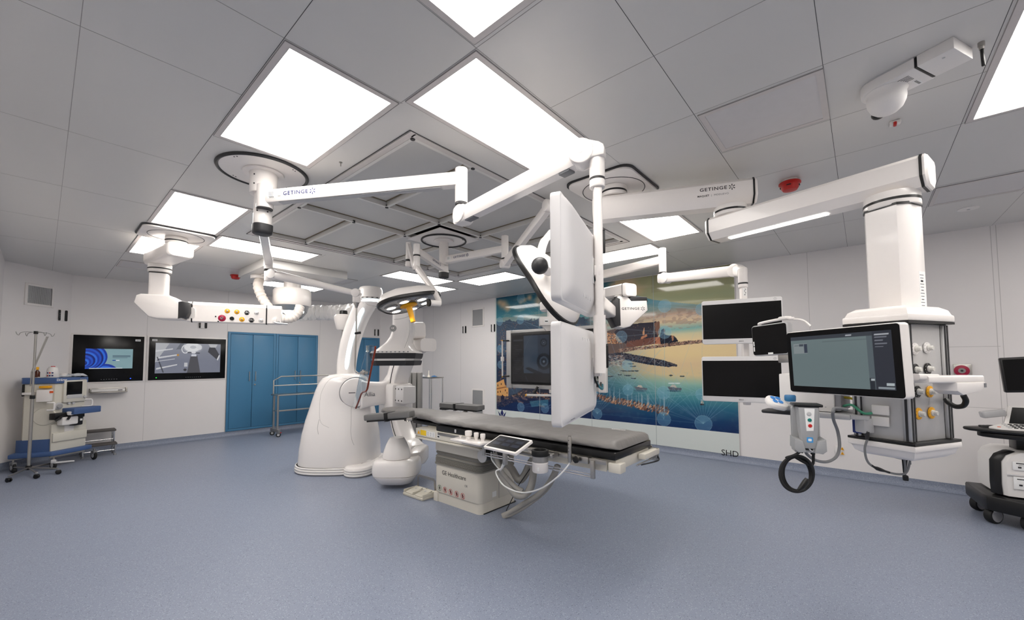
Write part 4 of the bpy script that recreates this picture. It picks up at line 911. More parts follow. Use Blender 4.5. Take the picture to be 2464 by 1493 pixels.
# ------------------------------------------------------------------ heavy ceiling pendants
def LD(lat, f_, z): v = right*lat+fwd*f_; return Vector((v.x, v.y, z))
def square_plate(cx, cy, sx, sy, r=.09):
    T = Matrix.Translation((cx, cy, 0))
    b = MB(T); b.prism(rrect(sx+.026, sy+.026, r, 6), H-.014, H, DARK); b.build('black_gasket', t)
    b = MB(T); b.prism(rrect(sx, sy, r, 6), H-.030, H-.001, WHITE, bev=.005); b.build('ceiling_plate', t)
    b = MB(T); n = 64; R = min(sx, sy)*.455
    b.loft([[((R+.0035*math.cos(2*PI*j/6))*math.cos(2*PI*i/n), (R+.0035*math.cos(2*PI*j/6))*math.sin(2*PI*i/n), H-.030+.0035*math.sin(2*PI*j/6)) for j in range(6)] for i in range(n+1)], DARK, caps=False); b.build('ring_joint', t)
def collar(x, y, z0, z1, r, dark=True):
    b = MB(); b.cyl((x, y, z0), (x, y, z1), r, WHITE, n=40, bev=.006); b.build('swivel_collar', t)
    if dark:
        b = MB(); zc = z1+(z0-z1)*.42; b.cyl((x, y, zc+.007), (x, y, zc-.007), r+.002, BLACK, n=40); b.build('black_collar_ring', t)
def bigarm(p0, p1, w, h, name='pendant_arm', over0=.12, over1=.12, caps=True, strip=None, chamf=.3):
    d = (p1-p0).normalized(); a, z = p0-d*over0, p1+d*over1; L = (z-a).length; T = along(a, z)
    sec = [(-w/2, -h/2+h*chamf), (-w/2+w*.22, -h/2), (w/2-w*.22, -h/2), (w/2, -h/2+h*chamf), (w/2, h/2-h*.12), (w/2-w*.1, h/2), (-w/2+w*.1, h/2), (-w/2, h/2-h*.12)]
    b = MB(T); b.loft([[(x, y, q) for y, q in sec] for x in (.012, L-.012)], WHITE); b.build(name, t)
    if caps:
        for x0, x1 in ((0, .012), (L-.012, L)):
            b = MB(T); b.loft([[(x, y*1.03, q*1.03) for y, q in sec] for x in (x0, x1)], BLACK); b.build('black_end_seal', t)
        for x0, x1 in ((-.02, .001), (L-.001, L+.02)):
            b = MB(T); k0, k1 = (.9, 1.0) if x0 < 0 else (1.0, .9); b.loft([[(x0, y*k0, q*k0) for y, q in sec], [((x0+x1)/2, y*1.0, q*1.0) for y, q in sec], [(x1, y*k1, q*k1) for y, q in sec]], WHITE); b.build('end_cap', t)
    if strip:
        b = MB(T); b.box(((strip[0]+strip[1])/2*L, 0, -h/2-.002), ((strip[1]-strip[0])*L, w*.20, .006), LITE); b.build('light_strip', t)
    return T, L
OUTC = {'y': YELLOW, 'w': WHITEM, 'k': BLACK, 'r': CRIMSON}
def gas_outlet(b, T, kind, r=.026):
    m = OUTC[kind]
    b.lathe([(r*1.25, 0), (r*1.25, .004), (r*1.1, .007), (r*.62, .008), (r*.6, .016), (r*.42, .018)], m, T, 24)
    b.lathe([(r*.42, .017), (r*.42, .024), (r*.2, .025), (r*.18, .012)], CHROME, T, 18)
    if kind in 'kw':
        for a in (.4, PI-.4, PI+.4, -.4): b.box((r*.9*math.cos(a), r*.9*math.sin(a), .0078), (r*.4, r*.25, .002), WHITEM if kind == 'k' else INK, T=T)

# -- left pendant with the horizontal gas panel
cL = Z(425, 566, H)
t = thing('ceiling_pendant', 'left white ceiling pendant on a square plate, with a horizontal gas panel of coloured outlets', 'ceiling pendant', (cL.x, cL.y, H))
square_plate(-5.925, .965, .56, .64); cL = Vector((-5.93, .97, 0)); cL = Vector(Z(425, 572, H-.03))
collar(cL.x, cL.y, H-.03, 2.885, .105)
eL = Z(385, 645, 2.68); zc_ = 2.80; p0 = Vector((cL.x, cL.y, zc_)); p1 = Vector((eL.x, eL.y, zc_))
b = MB(); d = (p1-p0).normalized(); Ta = along(p0-d*.16, p1+d*.16); La = (p1-p0).length+.32
def sec_(k): return [(y*k, z*k) for y, z in rrect(.25, .17, .05, 5)]
b = MB(Ta); b.loft([[(x, y, z) for y, z in sec_(k)] for x, k in ((0, .88), (.012, .96), (.03, 1), (La-.03, 1), (La-.012, .96), (La, .88))], WHITE); b.build('pendant_arm', t)
b = MB(Ta); b.loft([[(x, y, z) for y, z in sec_(1.012)] for x in (.030, .034)], GREYP); b.build('arm_joint_line', t)
collar(eL.x, eL.y, 2.72, V(385, 657, eL).z, .115)
zt, zb_ = V(385, 658, eL).z, V(385, 712, eL).z
b = MB(Matrix.Translation((eL.x, eL.y, 0)) @ Matrix.Rotation(math.atan2(fwd.y, fwd.x)+.5, 4, 'Z'))
b.loft([[(x, y, z) for x, y in rrect(.175, .175, .03, 3)] for z in (zt, zb_)], WHITE); b.loft([[(x*1.03, y*1.03, z) for x, y in rrect(.175, .175, .03, 3)] for z in (zt-.002, zt-.012)], BLACK); b.build('column', t)
# elbow housing
z0, z1 = V(380, 712, eL).z, V(380, 769, eL).z; hh = z0-z1
dG = (D(683, 764, 5.62)-D(461, 752, 5.16)); dG.z = 0; dG.normalize(); nG = dG.cross(UP)           # nG towards the camera
Tg = Matrix(((dG.x, 0, nG.x, eL.x), (dG.y, 0, nG.y, eL.y), (0, 1, 0, z1), (0, 0, 0, 1)))
b = MB(Tg); b.prism([(-.20, hh*.62), (-.18, hh*.93), (-.14, hh), (.12, hh), (.19, hh*.90), (.26, hh*.68), (.28, hh*.4), (.26, .0), (.02, .0), (-.06, hh*.06)], -.13, .13, WHITE, bev=.03); b.build('elbow_housing', t)
b = MB(Tg); b.prism([(.215, hh*.02), (.30, hh*.08), (.325, hh*.3), (.325, hh*.72), (.26, hh*.78), (.215, hh*.74)], -.105, .138, DARK, bev=.02); b.build('elbow_bearing', t)
gl = D(461, 752, 5.16); gz = gl.z; g0 = Vector((gl.x, gl.y, gz)); Lg = .84
jb = Tg @ Vector((.29, hh*.36, .02))
b = MB(along(Vector((jb.x, jb.y, gz-.02)), g0)); Lc = (g0-jb).length; b.loft([[(x, y, z) for y, z in rrect(.15, .135, .03, 4)] for x in (0, Lc+.03)], WHITE); b.build('arm_tube', t)
Tb = Matrix(((dG.x, 0, nG.x, g0.x), (dG.y, 0, nG.y, g0.y), (0, 1, 0, gz), (0, 0, 0, 1)))             # local x along the panel, y up, z to the camera
def panel_sec(k=1.0): return [(z*k, y*k) for z, y in [(-.12, -.12), (.10, -.135), (.12, -.12), (.125, .085), (.09, .125), (-.10, .125), (-.12, .10)]]
def gpanel(x0, x1, m, k=1.0):
    b = MB(Tb); b.loft([[(x, y, z) for z, y in panel_sec(k)] for x in (x0, x1)], m); return b
gpanel(-.02, .02, WHITE, .985).build('end_cap', t); gpanel(.02, .034, BLACK, 1.012).build('black_seal', t); b = gpanel(.034, Lg-.02, WHITE)
b.build('gas_panel', t); gpanel(Lg-.02, Lg-.006, BLACK, 1.012).build('black_seal', t); gpanel(Lg-.006, Lg+.16, WHITE, .985).build('end_cap', t)
def onp(u, v): q = Tb.inverted() @ PL(u, v, Tb @ Vector((0, 0, .1235)), nG); return q.x, q.y
for u, v, kd, r in ((547, 749, 'y', .025), (570, 751, 'y', .025), (594, 753, 'k', .025), (617, 754, 'w', .023), (582, 769, 'y', .025), (605, 771, 'k', .025), (628, 772, 'w', .023), (534, 766, 'r', .034)):
    x, y = onp(u, v); b = MB(Tb); gas_outlet(b, Matrix.Translation((x, y, .118)), kd, r); b.build('gas_outlet', t)
for u, v, r in ((558, 767, .025), (519, 762, .008), (525, 774, .008)):
    x, y = onp(u, v); b = MB(Tb); b.cyl((x, y, .115), (x, y, .1275), r, BLACK, n=20); b.build('blank_port', t)
b = MB(Tb); b.box((Lg+.08, -.09, .13), (.05, .07, .03), WHITE, .008); b.tube([(Lg+.08, -.105, .14), (Lg+.12, -.118, .16), (Lg+.24, -.125, .16)], .011, ALU, 10); b.build('side_handle', t)
b = MB(Tb); [b.cyl((Lg+.13, y, .112), (Lg+.13, y, .122), .018, GREYP, n=14) for y in (.06, -.10)]; b.build('rail_cap', t)

# -- right pendant: two thick arms, column, service pod
cR = Z(1477, 452, H-.03)
t = thing('ceiling_pendant', 'right white ceiling pendant with two thick arms carrying a tall service pod', 'ceiling pendant', (cR.x, cR.y, H))
square_plate(-1.555, 3.13, .56, .64); collar(cR.x, cR.y, H-.03, 2.885, .105)
zq = 2.785; q0 = Vector((cR.x, cR.y, zq)); j2 = Z(1757, 500, 2.695); q1 = Vector((j2.x, j2.y, zq))
T1, L1 = bigarm(q0, q1, .19, .185, over0=.15, over1=.15)
b = MB(T1); x1 = L1-.30
Tl = fr((0, -.0955, 0), (1, 0, 0), (0, 0, 1)); maker(b, Tl @ Matrix.Translation((x1+.02, .035, 0)), .036, INK); text(b, 'MAQUET', Tl @ Matrix.Translation((x1-.05, -.012, 0)), .019, INK, font_bold=.02, spacing=1.1); text(b, '|  MODUEVO', Tl @ Matrix.Translation((x1+.065, -.012, 0)), .019, GREYINK, spacing=1.1); b.build('lettering', t, 0)
collar(j2.x, j2.y, 2.70, 2.625, .115)
zq2 = 2.545; e2 = D(2152, 620, 2.34); e2.z = zq2; s2 = Vector((j2.x, j2.y, zq2))
T2, L2 = bigarm(s2, e2, .21, .17, over0=.13, over1=.15, strip=(.10, .62))
collar(e2.x, e2.y, 2.47, 2.385, .125)
pc = LD(2.19, 2.26, 0); zpt = V(2160, 762, e2).z
ang = math.atan2(fwd.y, fwd.x)
pA, pB, pC = D(2094, 1030, 2.27), D(2190, 1046, 2.05), D(2282, 1038, 2.157); pA.z = pB.z = pC.z = 0; pD = pA+pC-pB; pm = (pA+pC)/2
xB = (pC-pB).normalized(); yB = (pA-pB).normalized()
wx, wy = (pC-pB).length, (pA-pB).length
Tc = Matrix(((xB.x, -xB.y, 0, e2.x), (xB.y, xB.x, 0, e2.y), (0, 0, 1, 0), (0, 0, 0, 1)))
b = MB(Tc); pc_ = [(-.105, -.075), (-.06, -.105), (.06, -.105), (.105, -.075), (.105, .075), (.06, .105), (-.06, .105), (-.105, .075)]
b.loft([[(x, y, z) for x, y in pc_] for z in (2.39, zpt)], WHITE); b.build('column', t)
b = MB(Tc)
for z, k in ((2.392, 1.05), (zpt+.006, 1.06)): b.loft([[(x*k, y*k, z+q) for x, y in pc_] for q in (0, -.012)], BLACK)
b.build('black_column_seal', t)
b = MB(Tc); Tl = fr((.045, -.1056, 0), (1, 0, 0), (0, 0, 1))
b.box((.03, -.1053, zpt+.12), (.055, .0008, .24), PAPER)
for k in range(12): b.box((.025, -.1058, zpt+.22-.017*k), (.034-.006*(k % 3), .0005, .004 if k != 2 else .010), INK if k in (2, 5, 8) else GREYINK)
b.build('rating_label', t)
# pod: local frame at corner B: x along the outlet face, y along the left face
P0z, P1z = 1.10, 1.705
Tp2 = Matrix(((xB.x, -xB.y, 0, pB.x), (xB.y, xB.x, 0, pB.y), (0, 0, 1, 0), (0, 0, 0, 1)))
foot = [(0, 0), (wx, 0), (wx+.015, wy), (-.03, wy)]
b = MB(Tp2); b.prism(foot, P0z, P1z, SATIN, bev=.004); b.build('pod_body', t)
for k, (x, y) in enumerate(((.006, .004), (wx-.006, .004), (-.026, wy-.01), (wx+.01, wy-.01))):
    b = MB(Tp2); b.box((x, y, (P0z+P1z)/2), (.04, .04, P1z-P0z), ALU, .008)
    for dx, dy in ((-.01, -.021), (.01, -.021), (-.021, .0), (.021, .0)): b.box((x+dx, y+dy, (P0z+P1z)/2), (.008 if dy < -.01 else .003, .003 if dy < -.01 else .010, P1z-P0z-.01), DARK)
    b.build('rail_post', t)
big = [(-.035, -.035), (wx+.035, -.035), (wx+.045, wy+.03), (-.06, wy+.03)]
b = MB(Tp2); b.prism([(x*1.0, y) for x, y in big], P1z+.0, P1z+.012, BLACK); b.prism(big, P0z-.012, P0z, BLACK); b.build('black_pod_seal', t)
b = MB(Tp2); b.prism(big, P1z+.012, P1z+.05, WHITE, bev=.008); cxp, cyp = wx/2, wy/2
b.loft([[(cxp+(x-cxp)*k, cyp+(y-cyp)*k, z) for x, y in big] for z, k in ((P1z+.045, .97), (P1z+.075, .9), (P1z+.095, .74))], WHITE); b.build('top_cover', t)
b = MB(Tp2); b.prism(big, P0z-.045, P0z-.012, WHITE, bev=.008); b.loft([[(cxp+(x-cxp)*k, cyp+(y-cyp)*k, z) for x, y in big] for z, k in ((P0z-.095, .72), (P0z-.075, .88), (P0z-.04, .95))], WHITE); b.build('bottom_cover', t)
def pod_face(u, v): q = Tp2.inverted() @ PL(u, v, pB, Vector((-xB.y, xB.x, 0))); return q.x, q.z
for u, v, kd in ((2199, 840, 'w'), (2228, 838, 'w'), (2200, 890, 'k'), (2230, 888, 'k'), (2205, 943, 'k'), (2235, 943, 'y'), (2208, 996, 'y'), (2239, 994, 'y')):
    x, z = pod_face(u, v); b = MB(Tp2 @ fr((x, -.003, z), (1, 0, 0), (0, 0, 1)))
    m = OUTC[kd]; b.lathe([(.030, 0), (.030, .004), (.021, .006)], m, Matrix.Scale(1, 4), 28); b.lathe([(.017, .004), (.016, .012), (.011, .013)], mat('clear_plug', (214, 212, 206), .25), Matrix.Scale(1, 4), 20)
    b.lathe([(.012, .012), (.012, .024), (.010, .027)], mat('clear_plug', (214, 212, 206), .25), Matrix.Scale(1, 4), 18)
    for a in range(5): b.box((.025*math.cos(.7*a+1.9), .025*math.sin(.7*a+1.9), .0045), (.006, .003, .001), INK if kd != 'k' else WHITEM)
    b.build('gas_outlet', t)
def left_face(u, v): q = Tp2.inverted() @ PL(u, v, pB, xB); return q.y, q.z
for v in (983, 1010):
    y, z = left_face(2126, v+4); b = MB(Tp2); b.box((-.026, y, z), (.012, .075, .05), WHITEM, .004, rz=4); b.build('socket_cover', t)
podT, podz0, podz1 = Tp2, P0z, P1z

# -- rear pendant: display column, gas-panel arm, monitor arm
c4 = LD(.59, 6.42, 0); t = thing('ceiling_pendant', 'rear white ceiling pendant in front of the mural, carrying the big framed display', 'ceiling pendant', (c4.x, c4.y, H))
square_plate(c4.x, c4.y, .56, .56); collar(c4.x, c4.y, H-.03, 2.55, .10)
d4 = LD(.594, 5.78, 0); ld = lambda lat, f_, z: LD(lat, f_, z)
zq = 2.80
bigarm(Vector((c4.x, c4.y, zq)), Vector((d4.x, d4.y, zq)), .20, .16); collar(d4.x, d4.y, 2.73, V(1332, 728, d4).z, .115)
zt = V(1332, 728, d4).z; zb_ = V(1332, 764, d4).z
b = MB(Matrix.Translation((d4.x, d4.y, 0)) @ Matrix.Rotation(ang, 4, 'Z')); b.loft([[(x, y, z) for x, y in rrect(.17, .17, .02, 3)] for z in (zt, zb_)], WHITE)
b.box((-.0855, .0, (zt+zb_)/2), (.001, .09, .17), PAPER)
for k in range(8): b.box((-.0865, .01-.004*(k % 3), (zt+zb_)/2+.07-.02*k), (.0006, .05, .004), GREYINK)
b.build('column', t)
b = MB(Matrix.Translation((d4.x, d4.y, 0)) @ Matrix.Rotation(ang-PI/2, 4, 'Z')); zc2 = V(1332, 785, d4).z
b.box((.03, 0, (zb_+zc2)/2), (.46, .22, zb_-zc2), WHITE, .012); b.box((-.11, -.1105, (zb_+zc2)/2), (.06, .001, .05), PAPER); b.box((-.11, -.1112, (zb_+zc2)/2-.005), (.04, .001, .014), INK); b.loft([[(x*k, y*k, z) for x, y in rrect(.34, .16, .02)] for z, k in ((zc2, 1), (zc2-.10, .5))], WHITE); b.build('display_bracket', t)
# arm to the elbow with the maker's name
e4 = LD(1.385, 5.05, 0); ze = V(1500, 702, e4).z
Tq, Lq = bigarm(Vector((c4.x, c4.y, ze)), Vector((e4.x, e4.y, ze)), .20, .16, over1=.13, caps=False, chamf=.2)
b = MB(Tq); b.loft([[(x, y, z) for y, z in rrect(.205*k, .165*k, .03, 3)] for x, k in ((Lq-.03, 1), (Lq, 1), (Lq+.02, .9))], WHITE); b.loft([[(x, y, z) for y, z in rrect(.209, .169, .03, 3)] for x in (Lq-.036, -.03+Lq)], DARK); b.build('end_cap', t)
collar(e4.x, e4.y, V(1500, 711, e4).z, V(1500, 721, e4).z, .10)
hz0, hz1 = V(1500, 716, e4).z, V(1500, 792, e4).z; hh = hz0-hz1
TG = Matrix(((right.x, 0, -fwd.x, e4.x), (right.y, 0, -fwd.y, e4.y), (0, 1, 0, hz1), (0, 0, 0, 1)))
b = MB(TG); b.prism([(-.12, hh*.9), (-.08, hh), (.03, hh), (.08, hh*.85), (.27, hh*.86), (.28, hh*.55), (.06, .02), (-.02, 0), (-.12, .02), (-.15, hh*.3)], -.12, .12, WHITE, bev=.02); b.build('elbow_housing', t)
b = MB(TG); b.prism([(.04, hh*.82), (.07, hh*1.0), (.275, hh*.97), (.282, hh*.82), (.10, hh*.80)], -.11, .11, DARK, bev=.012); b.build('top_cushion', t)
b = MB(TG); b.prism([(-.15, hh*.80), (-.10, hh*.97), (-.055, hh*.92), (-.05, hh*.06), (-.12, hh*.04), (-.17, hh*.30), (-.25, hh*.5)], -.125, .125, DARK, bev=.02); b.build('elbow_bearing', t)
b = MB(); maker(b, TG @ Matrix.Translation((.065, hh*.60, .1206)), .042, INK); b.build('lettering', t, 0)
ta = TG @ Vector((-.17, hh*.52, .05)); tb = D(1428, 715, 4.0); tb.z = ta.z
b = MB(along(ta, tb)); b.loft([[(x, y, z) for y, z in rrect(.15, .15, .03, 4)] for x in (0, (tb-ta).length)], WHITE); b.build('arm_tube', t)
dq = (tb-ta).normalized(); b = MB(along(tb, tb+dq)); b.loft([[(x, y, z) for y, z in rrect(.22, .24, .03, 4)] for x in (-.02, .75)], WHITE); b.build('gas_panel', t)
# arm, elbow, spring arm and pole of the twin monitors
m4 = LD(1.775, 4.72, 0); zm = V(1590, 627, m4).z; WHITE_ = WHITE
arm('monitor_arm', Vector((c4.x, c4.y, zm)), Vector((m4.x, m4.y, zm)), .09, .10, taper=.95)
zt, zb_ = V(1594, 598, m4).z, V(1594, 656, m4).z
b = MB(); b.cyl((m4.x, m4.y, min(zt, 2.985)), (m4.x, m4.y, zb_), .043, WHITE, n=28, bev=.006); b.cyl((m4.x, m4.y, zb_), (m4.x, m4.y, zb_-.012), .042, DARK, n=28); b.build('arm_end_joint', t)
mh = D(1772, 652, 3.92); ml = Vector((m4.x, m4.y, V(1600, 670, m4).z)); dS = (mh-ml).normalized(); sS2 = UP.cross(Vector((dS.x, dS.y, 0)).normalized())
b = MB(); b.box(ml-UP*.0, (.12, .09, .12), WHITE, .03, rz=math.degrees(math.atan2(dS.y, dS.x))); q = ml+dS*.05
b.cyl(q-sS2*.052, q+sS2*.052, .062, WHITE, n=32, bev=.006); b.build('elbow_joint', t)
arm('spring_arm', ml, mh, .08, .10, taper=1.0, s0=.05)
mp = D(1793, 690, 3.62); mp = LD((1793-1232)/F*3.70, 3.70, 0); vm = lambda v: V(1793, v, mp).z
b = MB(); b.cyl(mh-sS2*.052, mh+sS2*.052, .064, WHITE, n=32, bev=.006); b.beam(mh, Vector((mp.x, mp.y, vm(655))), .085, .10, WHITE, .03); b.cyl((mp.x, mp.y, vm(645)), (mp.x, mp.y, vm(681)), .040, WHITE, n=28, bev=.008); b.cyl((mp.x, mp.y, vm(681)), (mp.x, mp.y, vm(684)), .041, DARK, n=28); b.cyl((mp.x, mp.y, vm(684)), (mp.x, mp.y, vm(692)), .040, WHITE, n=28, bev=.004); b.build('head_joint', t)
b = MB(Matrix.Translation((mp.x, mp.y, 0)) @ Matrix.Rotation(ang, 4, 'Z')); b.box((0, 0, (vm(690)+vm(975))/2), (.05, .05, vm(690)-vm(975)), WHITE, .008); b.box((-.0255, 0, vm(704)), (.001, .035, .07), PAPER)
for k in range(4): b.box((-.0262, -.005+.006*(k % 2), vm(704)+.026-.017*k), (.0005, .012, .006), INK)
b.build('monitor_pole', t)
def front_monitor(label, tl, bl, tr, br, dl, dr, num):
    A, B = D(tl[0], (tl[1]+bl[1])/2, dl), D(tr[0], (tr[1]+br[1])/2, dr); A.z = B.z = (A.z+B.z)/2
    x = (B-A); W = x.length; x.normalize(); n = x.cross(UP); h = ((bl[1]-tl[1])*dl+(br[1]-tr[1])*dr)/2/F
    T = Matrix(((x.x, 0, n.x, (A.x+B.x)/2), (x.y, 0, n.y, (A.y+B.y)/2), (0, 1, 0, A.z), (0, 0, 0, 1)))
    tm = thing('monitor', label, 'monitor', T @ Vector((0, -h/2, 0)), 'twin white monitors by the mural')
    b = MB(T); b.prism(rrect(W, h, .02, 5), -.05, 0, SHELL, bev=.006); b.build('housing', tm)
    b = MB(T); b.box((0, h*.012, .0005), (W*.975, h*.79, .002), SCREEN); b.build('screen', tm)
    b = MB(); text(b, 'BARCO', T @ Matrix.Translation((-.0, -h*.445, .0008)), .011, INK, font_bold=.02); text(b, num, T @ Matrix.Translation((W*.42, h*.452, .0008)), .014, GREYINK); b.build('lettering', tm, 0)
    b = MB(T); b.lathe([(.011, .0003), (.011, .0008), (.0095, .0008), (.0095, .0003)], GREYINK, Matrix.Translation((W*.42, h*.452, 0)), 24, caps=False); b.build('number_ring', tm)
    b = MB(T); b.box((0, 0, -.07), (.12, .12, .05), WHITE, .01); b.build('mounting_bracket', tm)
front_monitor('upper black-screened white monitor of the pair hanging before the mural', (1689, 727), (1689, 829), (1884, 711), (1886, 826), 3.75, 3.44, '3')
front_monitor('lower black-screened white monitor of the pair hanging before the mural', (1689, 854), (1689, 959), (1884, 863), (1882, 979), 3.75, 3.44, '4')
# ------------------------------------------------------------------ operating table
MATT = bpy.data.materials.new('grey_coated_fabric'); MATT.use_nodes = True
def _matt():
    nt = MATT.node_tree; b = nt.nodes['Principled BSDF']; tc = nt.nodes.new('ShaderNodeTexCoord')
    mp = nt.nodes.new('ShaderNodeMapping'); mp.inputs['Scale'].default_value = (1.6, 5.0, 1.0); mp.inputs['Rotation'].default_value = (0, 0, .6)
    n = nt.nodes.new('ShaderNodeTexNoise'); n.inputs['Scale'].default_value = 2.6; n.inputs['Detail'].default_value = 2; n.inputs['Distortion'].default_value = 1.2
    bp = nt.nodes.new('ShaderNodeBump'); bp.inputs['Strength'].default_value = .22; bp.inputs['Distance'].default_value = .03
    nt.links.new(tc.outputs['Object'], mp.inputs[0]); nt.links.new(mp.outputs[0], n.inputs['Vector']); nt.links.new(n.outputs['Fac'], bp.inputs['Height']); nt.links.new(bp.outputs['Normal'], b.inputs['Normal'])
    b.inputs['Base Color'].default_value = (*lin((124, 121, 119)), 1); b.inputs['Roughness'].default_value = .48; b.inputs['Specular IOR Level'].default_value = .4
_matt()
PAD = mat('grey_vinyl_pad', (112, 111, 110), .45)
BEL = mat('grey_bellows', (136, 133, 126), .5)
IVO = mat('table_ivory', (214, 209, 197), .4, noise=.01)
bx0, bx1, by0, by1 = -3.62, -2.90, 2.865, 3.42
t = thing('operating_table', 'long grey-topped operating table on an ivory column with warning symbols', 'operating table', (-3.25, 3.1, 0))
def rr(x0, y0, x1, y1, r): return [((x0+x1)/2+x, (y0+y1)/2+y) for x, y in rrect(x1-x0, y1-y0, r, 6)]
b = MB(); b.prism(rr(bx0, by0, bx1, by1, .065), .105, .415, IVO, bev=.006); b.prism(rr(bx0+.01, by0+.012, bx1-.004, by1, .05), .0, .105, IVO); b.box((bx0+.035, by0+.03, .05), (.07, .07, .10), IVO, .006)
b.prism(rr(bx0+.004, by0+.05, bx1+.004, by1, .02), .001, .008, BLACK); b.box((bx1+.0008, 3.14, .26), (.001, .004, .30), GREYINK); b.build('column_base', t)
b = MB(); b.prism(rr(bx0-.012, by0-.012, bx1+.01, by1, .07), .405, .42, BEL)
for k in range(6):
    b.prism(rr(bx0-.008+.003*(k % 2), by0-.008+.003*(k % 2), bx1+.006, by1, .07), .422+.009*k, .4285+.009*k, BEL, bev=.002); b.prism(rr(bx0+.006, by0+.006, bx1-.006, by1, .06), .428+.009*k, .432+.009*k, DARK)
b.loft([[(-3.26+(x+3.26)*k, 3.14+(y-3.14)*k, z) for x, y in rr(bx0, by0, bx1, by1, .07)] for z, k in ((.476, 1.0), (.487, 1.02), (.495, 1.0), (.505, .965), (.518, .99), (.53, 1.015), (.54, .99), (.555, .95))], BEL); b.build('bellows', t)
b = MB(); b.prism(rr(bx0-.01, by0-.01, bx1+.02, by1+.02, .08), .55, .68, IVO, bev=.008); b.build('column_head', t)
b = MB(); b.box((-2.60, 3.085, .745), (2.40, .60, .085), IVO, .008); b.box((-3.30, 2.80, .735), (1.0, .10, .10), IVO, .006); b.box((-3.28, 2.765, .682), (1.02, .06, .018), IVO, .006); b.box((-3.30, 2.7495, .697), (1.0, .002, .003), DARK)
b.box((-3.60, 3.085, .80), (.28, .42, .04), IVO, .004); b.build('sliding_carriage', t)
b = MB(); b.box((-2.42, 2.757, .742), (1.92, .012, .08), mat('carriage_panel', (206, 202, 192), .45)); b.build('carriage_panel', t)
for x, w in ((-3.20, .42), ):
    b = MB(); b.box((x, 2.748, .765), (w, .01, .03), STEEL, .004); b.build('accessory_slot', t)
b = MB(); b.box((-2.42, 3.085, .818), (2.06, .66, .058), BLACK, .01); b.box((-3.14, 2.7545, .818), (.022, .001, .03), PAPER); b.box((-3.14, 2.7538, .818), (.005, .001, .016), INK); b.box((-3.70, 3.085, .822), (.6, .46, .035), BLACK, .008); b.prism([(-3.9, 2.9), (-3.9, 3.27), (-4.80, 3.24), (-4.86, 3.2), (-4.86, 2.97), (-4.80, 2.93)], .812, .84, BLACK); b.build('table_top', t)
# side rail and its lower rail on the near side
b = MB(); b.box((-2.15, 2.715, .775), (1.42, .012, .032), STEEL, .002); b.box((-2.12, 2.70, .655), (1.16, .012, .012), CHROME, .003); b.box((-2.12, 2.70, .675), (1.16, .008, .008), CHROME, .002)
b.box((-1.545, 2.70, .715), (.032, .024, .135), STEEL, .004); b.box((-2.68, 2.70, .715), (.03, .02, .13), STEEL, .004); b.box((-2.09, 2.70, .715), (.012, .01, .10), STEEL, .002) if 0 else None
for x in (-2.8, -2.2, -1.6): b.box((x, 2.737, .775), (.03, .04, .028), STEEL, .002)
b.build('side_rail', t)
b = MB(); b.box((-1.9, 3.46, .775), (1.0, .012, .032), STEEL, .002); b.box((-1.36, 3.30, .755), (.06, .30, .045), IVO, .006); b.box((-1.37, 3.42, .73), (.07, .05, .10), STEEL, .004); b.box((-1.35, 3.22, .71), (.012, .38, .01), CHROME, .002); b.tube([(-1.34, 3.42, .72), (-1.32, 3.40, .69), (-1.34, 3.3, .685), (-1.35, 3.12, .70)], .006, BLACK, 8, k=4); b.box((-1.40, 2.80, .735), (.10, .09, .07), IVO, .006); b.build('end_rail', t)
# mattress
def mattress():
    nx, ny = 150, 34; rng = np.random.RandomState(4)
    def half(x):          # half width along the table
        if x > -3.45: return .325
        if x > -3.75: s = (x+3.75)/.30; s = s*s*(3-2*s); return .235+(.325-.235)*s
        if x > -4.35: s = (x+4.35)/.60; return .20+.035*s
        if x > -4.50: s = (x+4.5)/.15; s = s*s*(3-2*s); return .150+.05*s
        return .150
    xa, xb = -4.86, -1.385; secs = []; m = 40
    for i in range(nx+1):
        x = xa+(xb-xa)*i/nx; e = min((x-xa)/.10, (xb-x)/.07, 1.0); e = max(e, 0); r_ = math.sqrt(max(0, 1-(1-e)**2)); hw = half(x)*(.80+.20*r_) if x < -4 else half(x)-.05*(1-r_); top = .862+.066*r_*.92+.0; bot = .846+.012*(1-r_)
        ring = []
        for j in range(m):
            a = 2*PI*j/m; cx, cz = math.cos(a), math.sin(a); n_ = 5.0
            px_ = abs(cx)**(2/n_)*(1 if cx > 0 else -1); pz_ = abs(cz)**(2/2.4)*(1 if cz > 0 else -1)
            y = 3.085+hw*px_; z = (top+bot)/2+(top-bot)/2*pz_
            if cz > -.2:
                w_ = .0022*math.sin(x*21+y*9+2*math.sin(x*5))+.0012*math.sin(x*43-y*31+1.3*math.sin(y*9))+.0035*math.sin(x*7-y*13+math.sin(x*11))
                z += w_*min(1, r_*1.2)*(.5+.5*abs(px_)); y += .006*math.sin(x*33+z*40)*abs(px_)**3
            ring.append((x, y, z))
        secs.append(ring)
    b = MB(); b.loft(secs, MATT); o = b.build('mattress', t, 60); b = MB()
    T = Matrix.Translation((-1.60, 3.24, .9335)); n = 28
    b.loft([[(.062*k*math.cos(2*PI*i/n), .028*k*math.sin(2*PI*i/n), 0) for k in (.9, 1.0)] for i in range(n+1)], PAPER, T, caps=False, closed=False); text(b, 'CARBON', T, .022, PAPER, font_bold=.03); b.build('printed_mark', t, 0)
mattress()
b = MB(); T = fr((-3.27, by0-.0012, .325), (1, 0, 0), (0, 0, 1)); text(b, 'GE Healthcare', T @ Matrix.Translation((-.02, 0, 0)), .064, INK, xs=1.0); text(b, 'OR', T @ Matrix.Translation((.17, -.075, 0)), .032, GREYINK); b.build('lettering', t, 0)
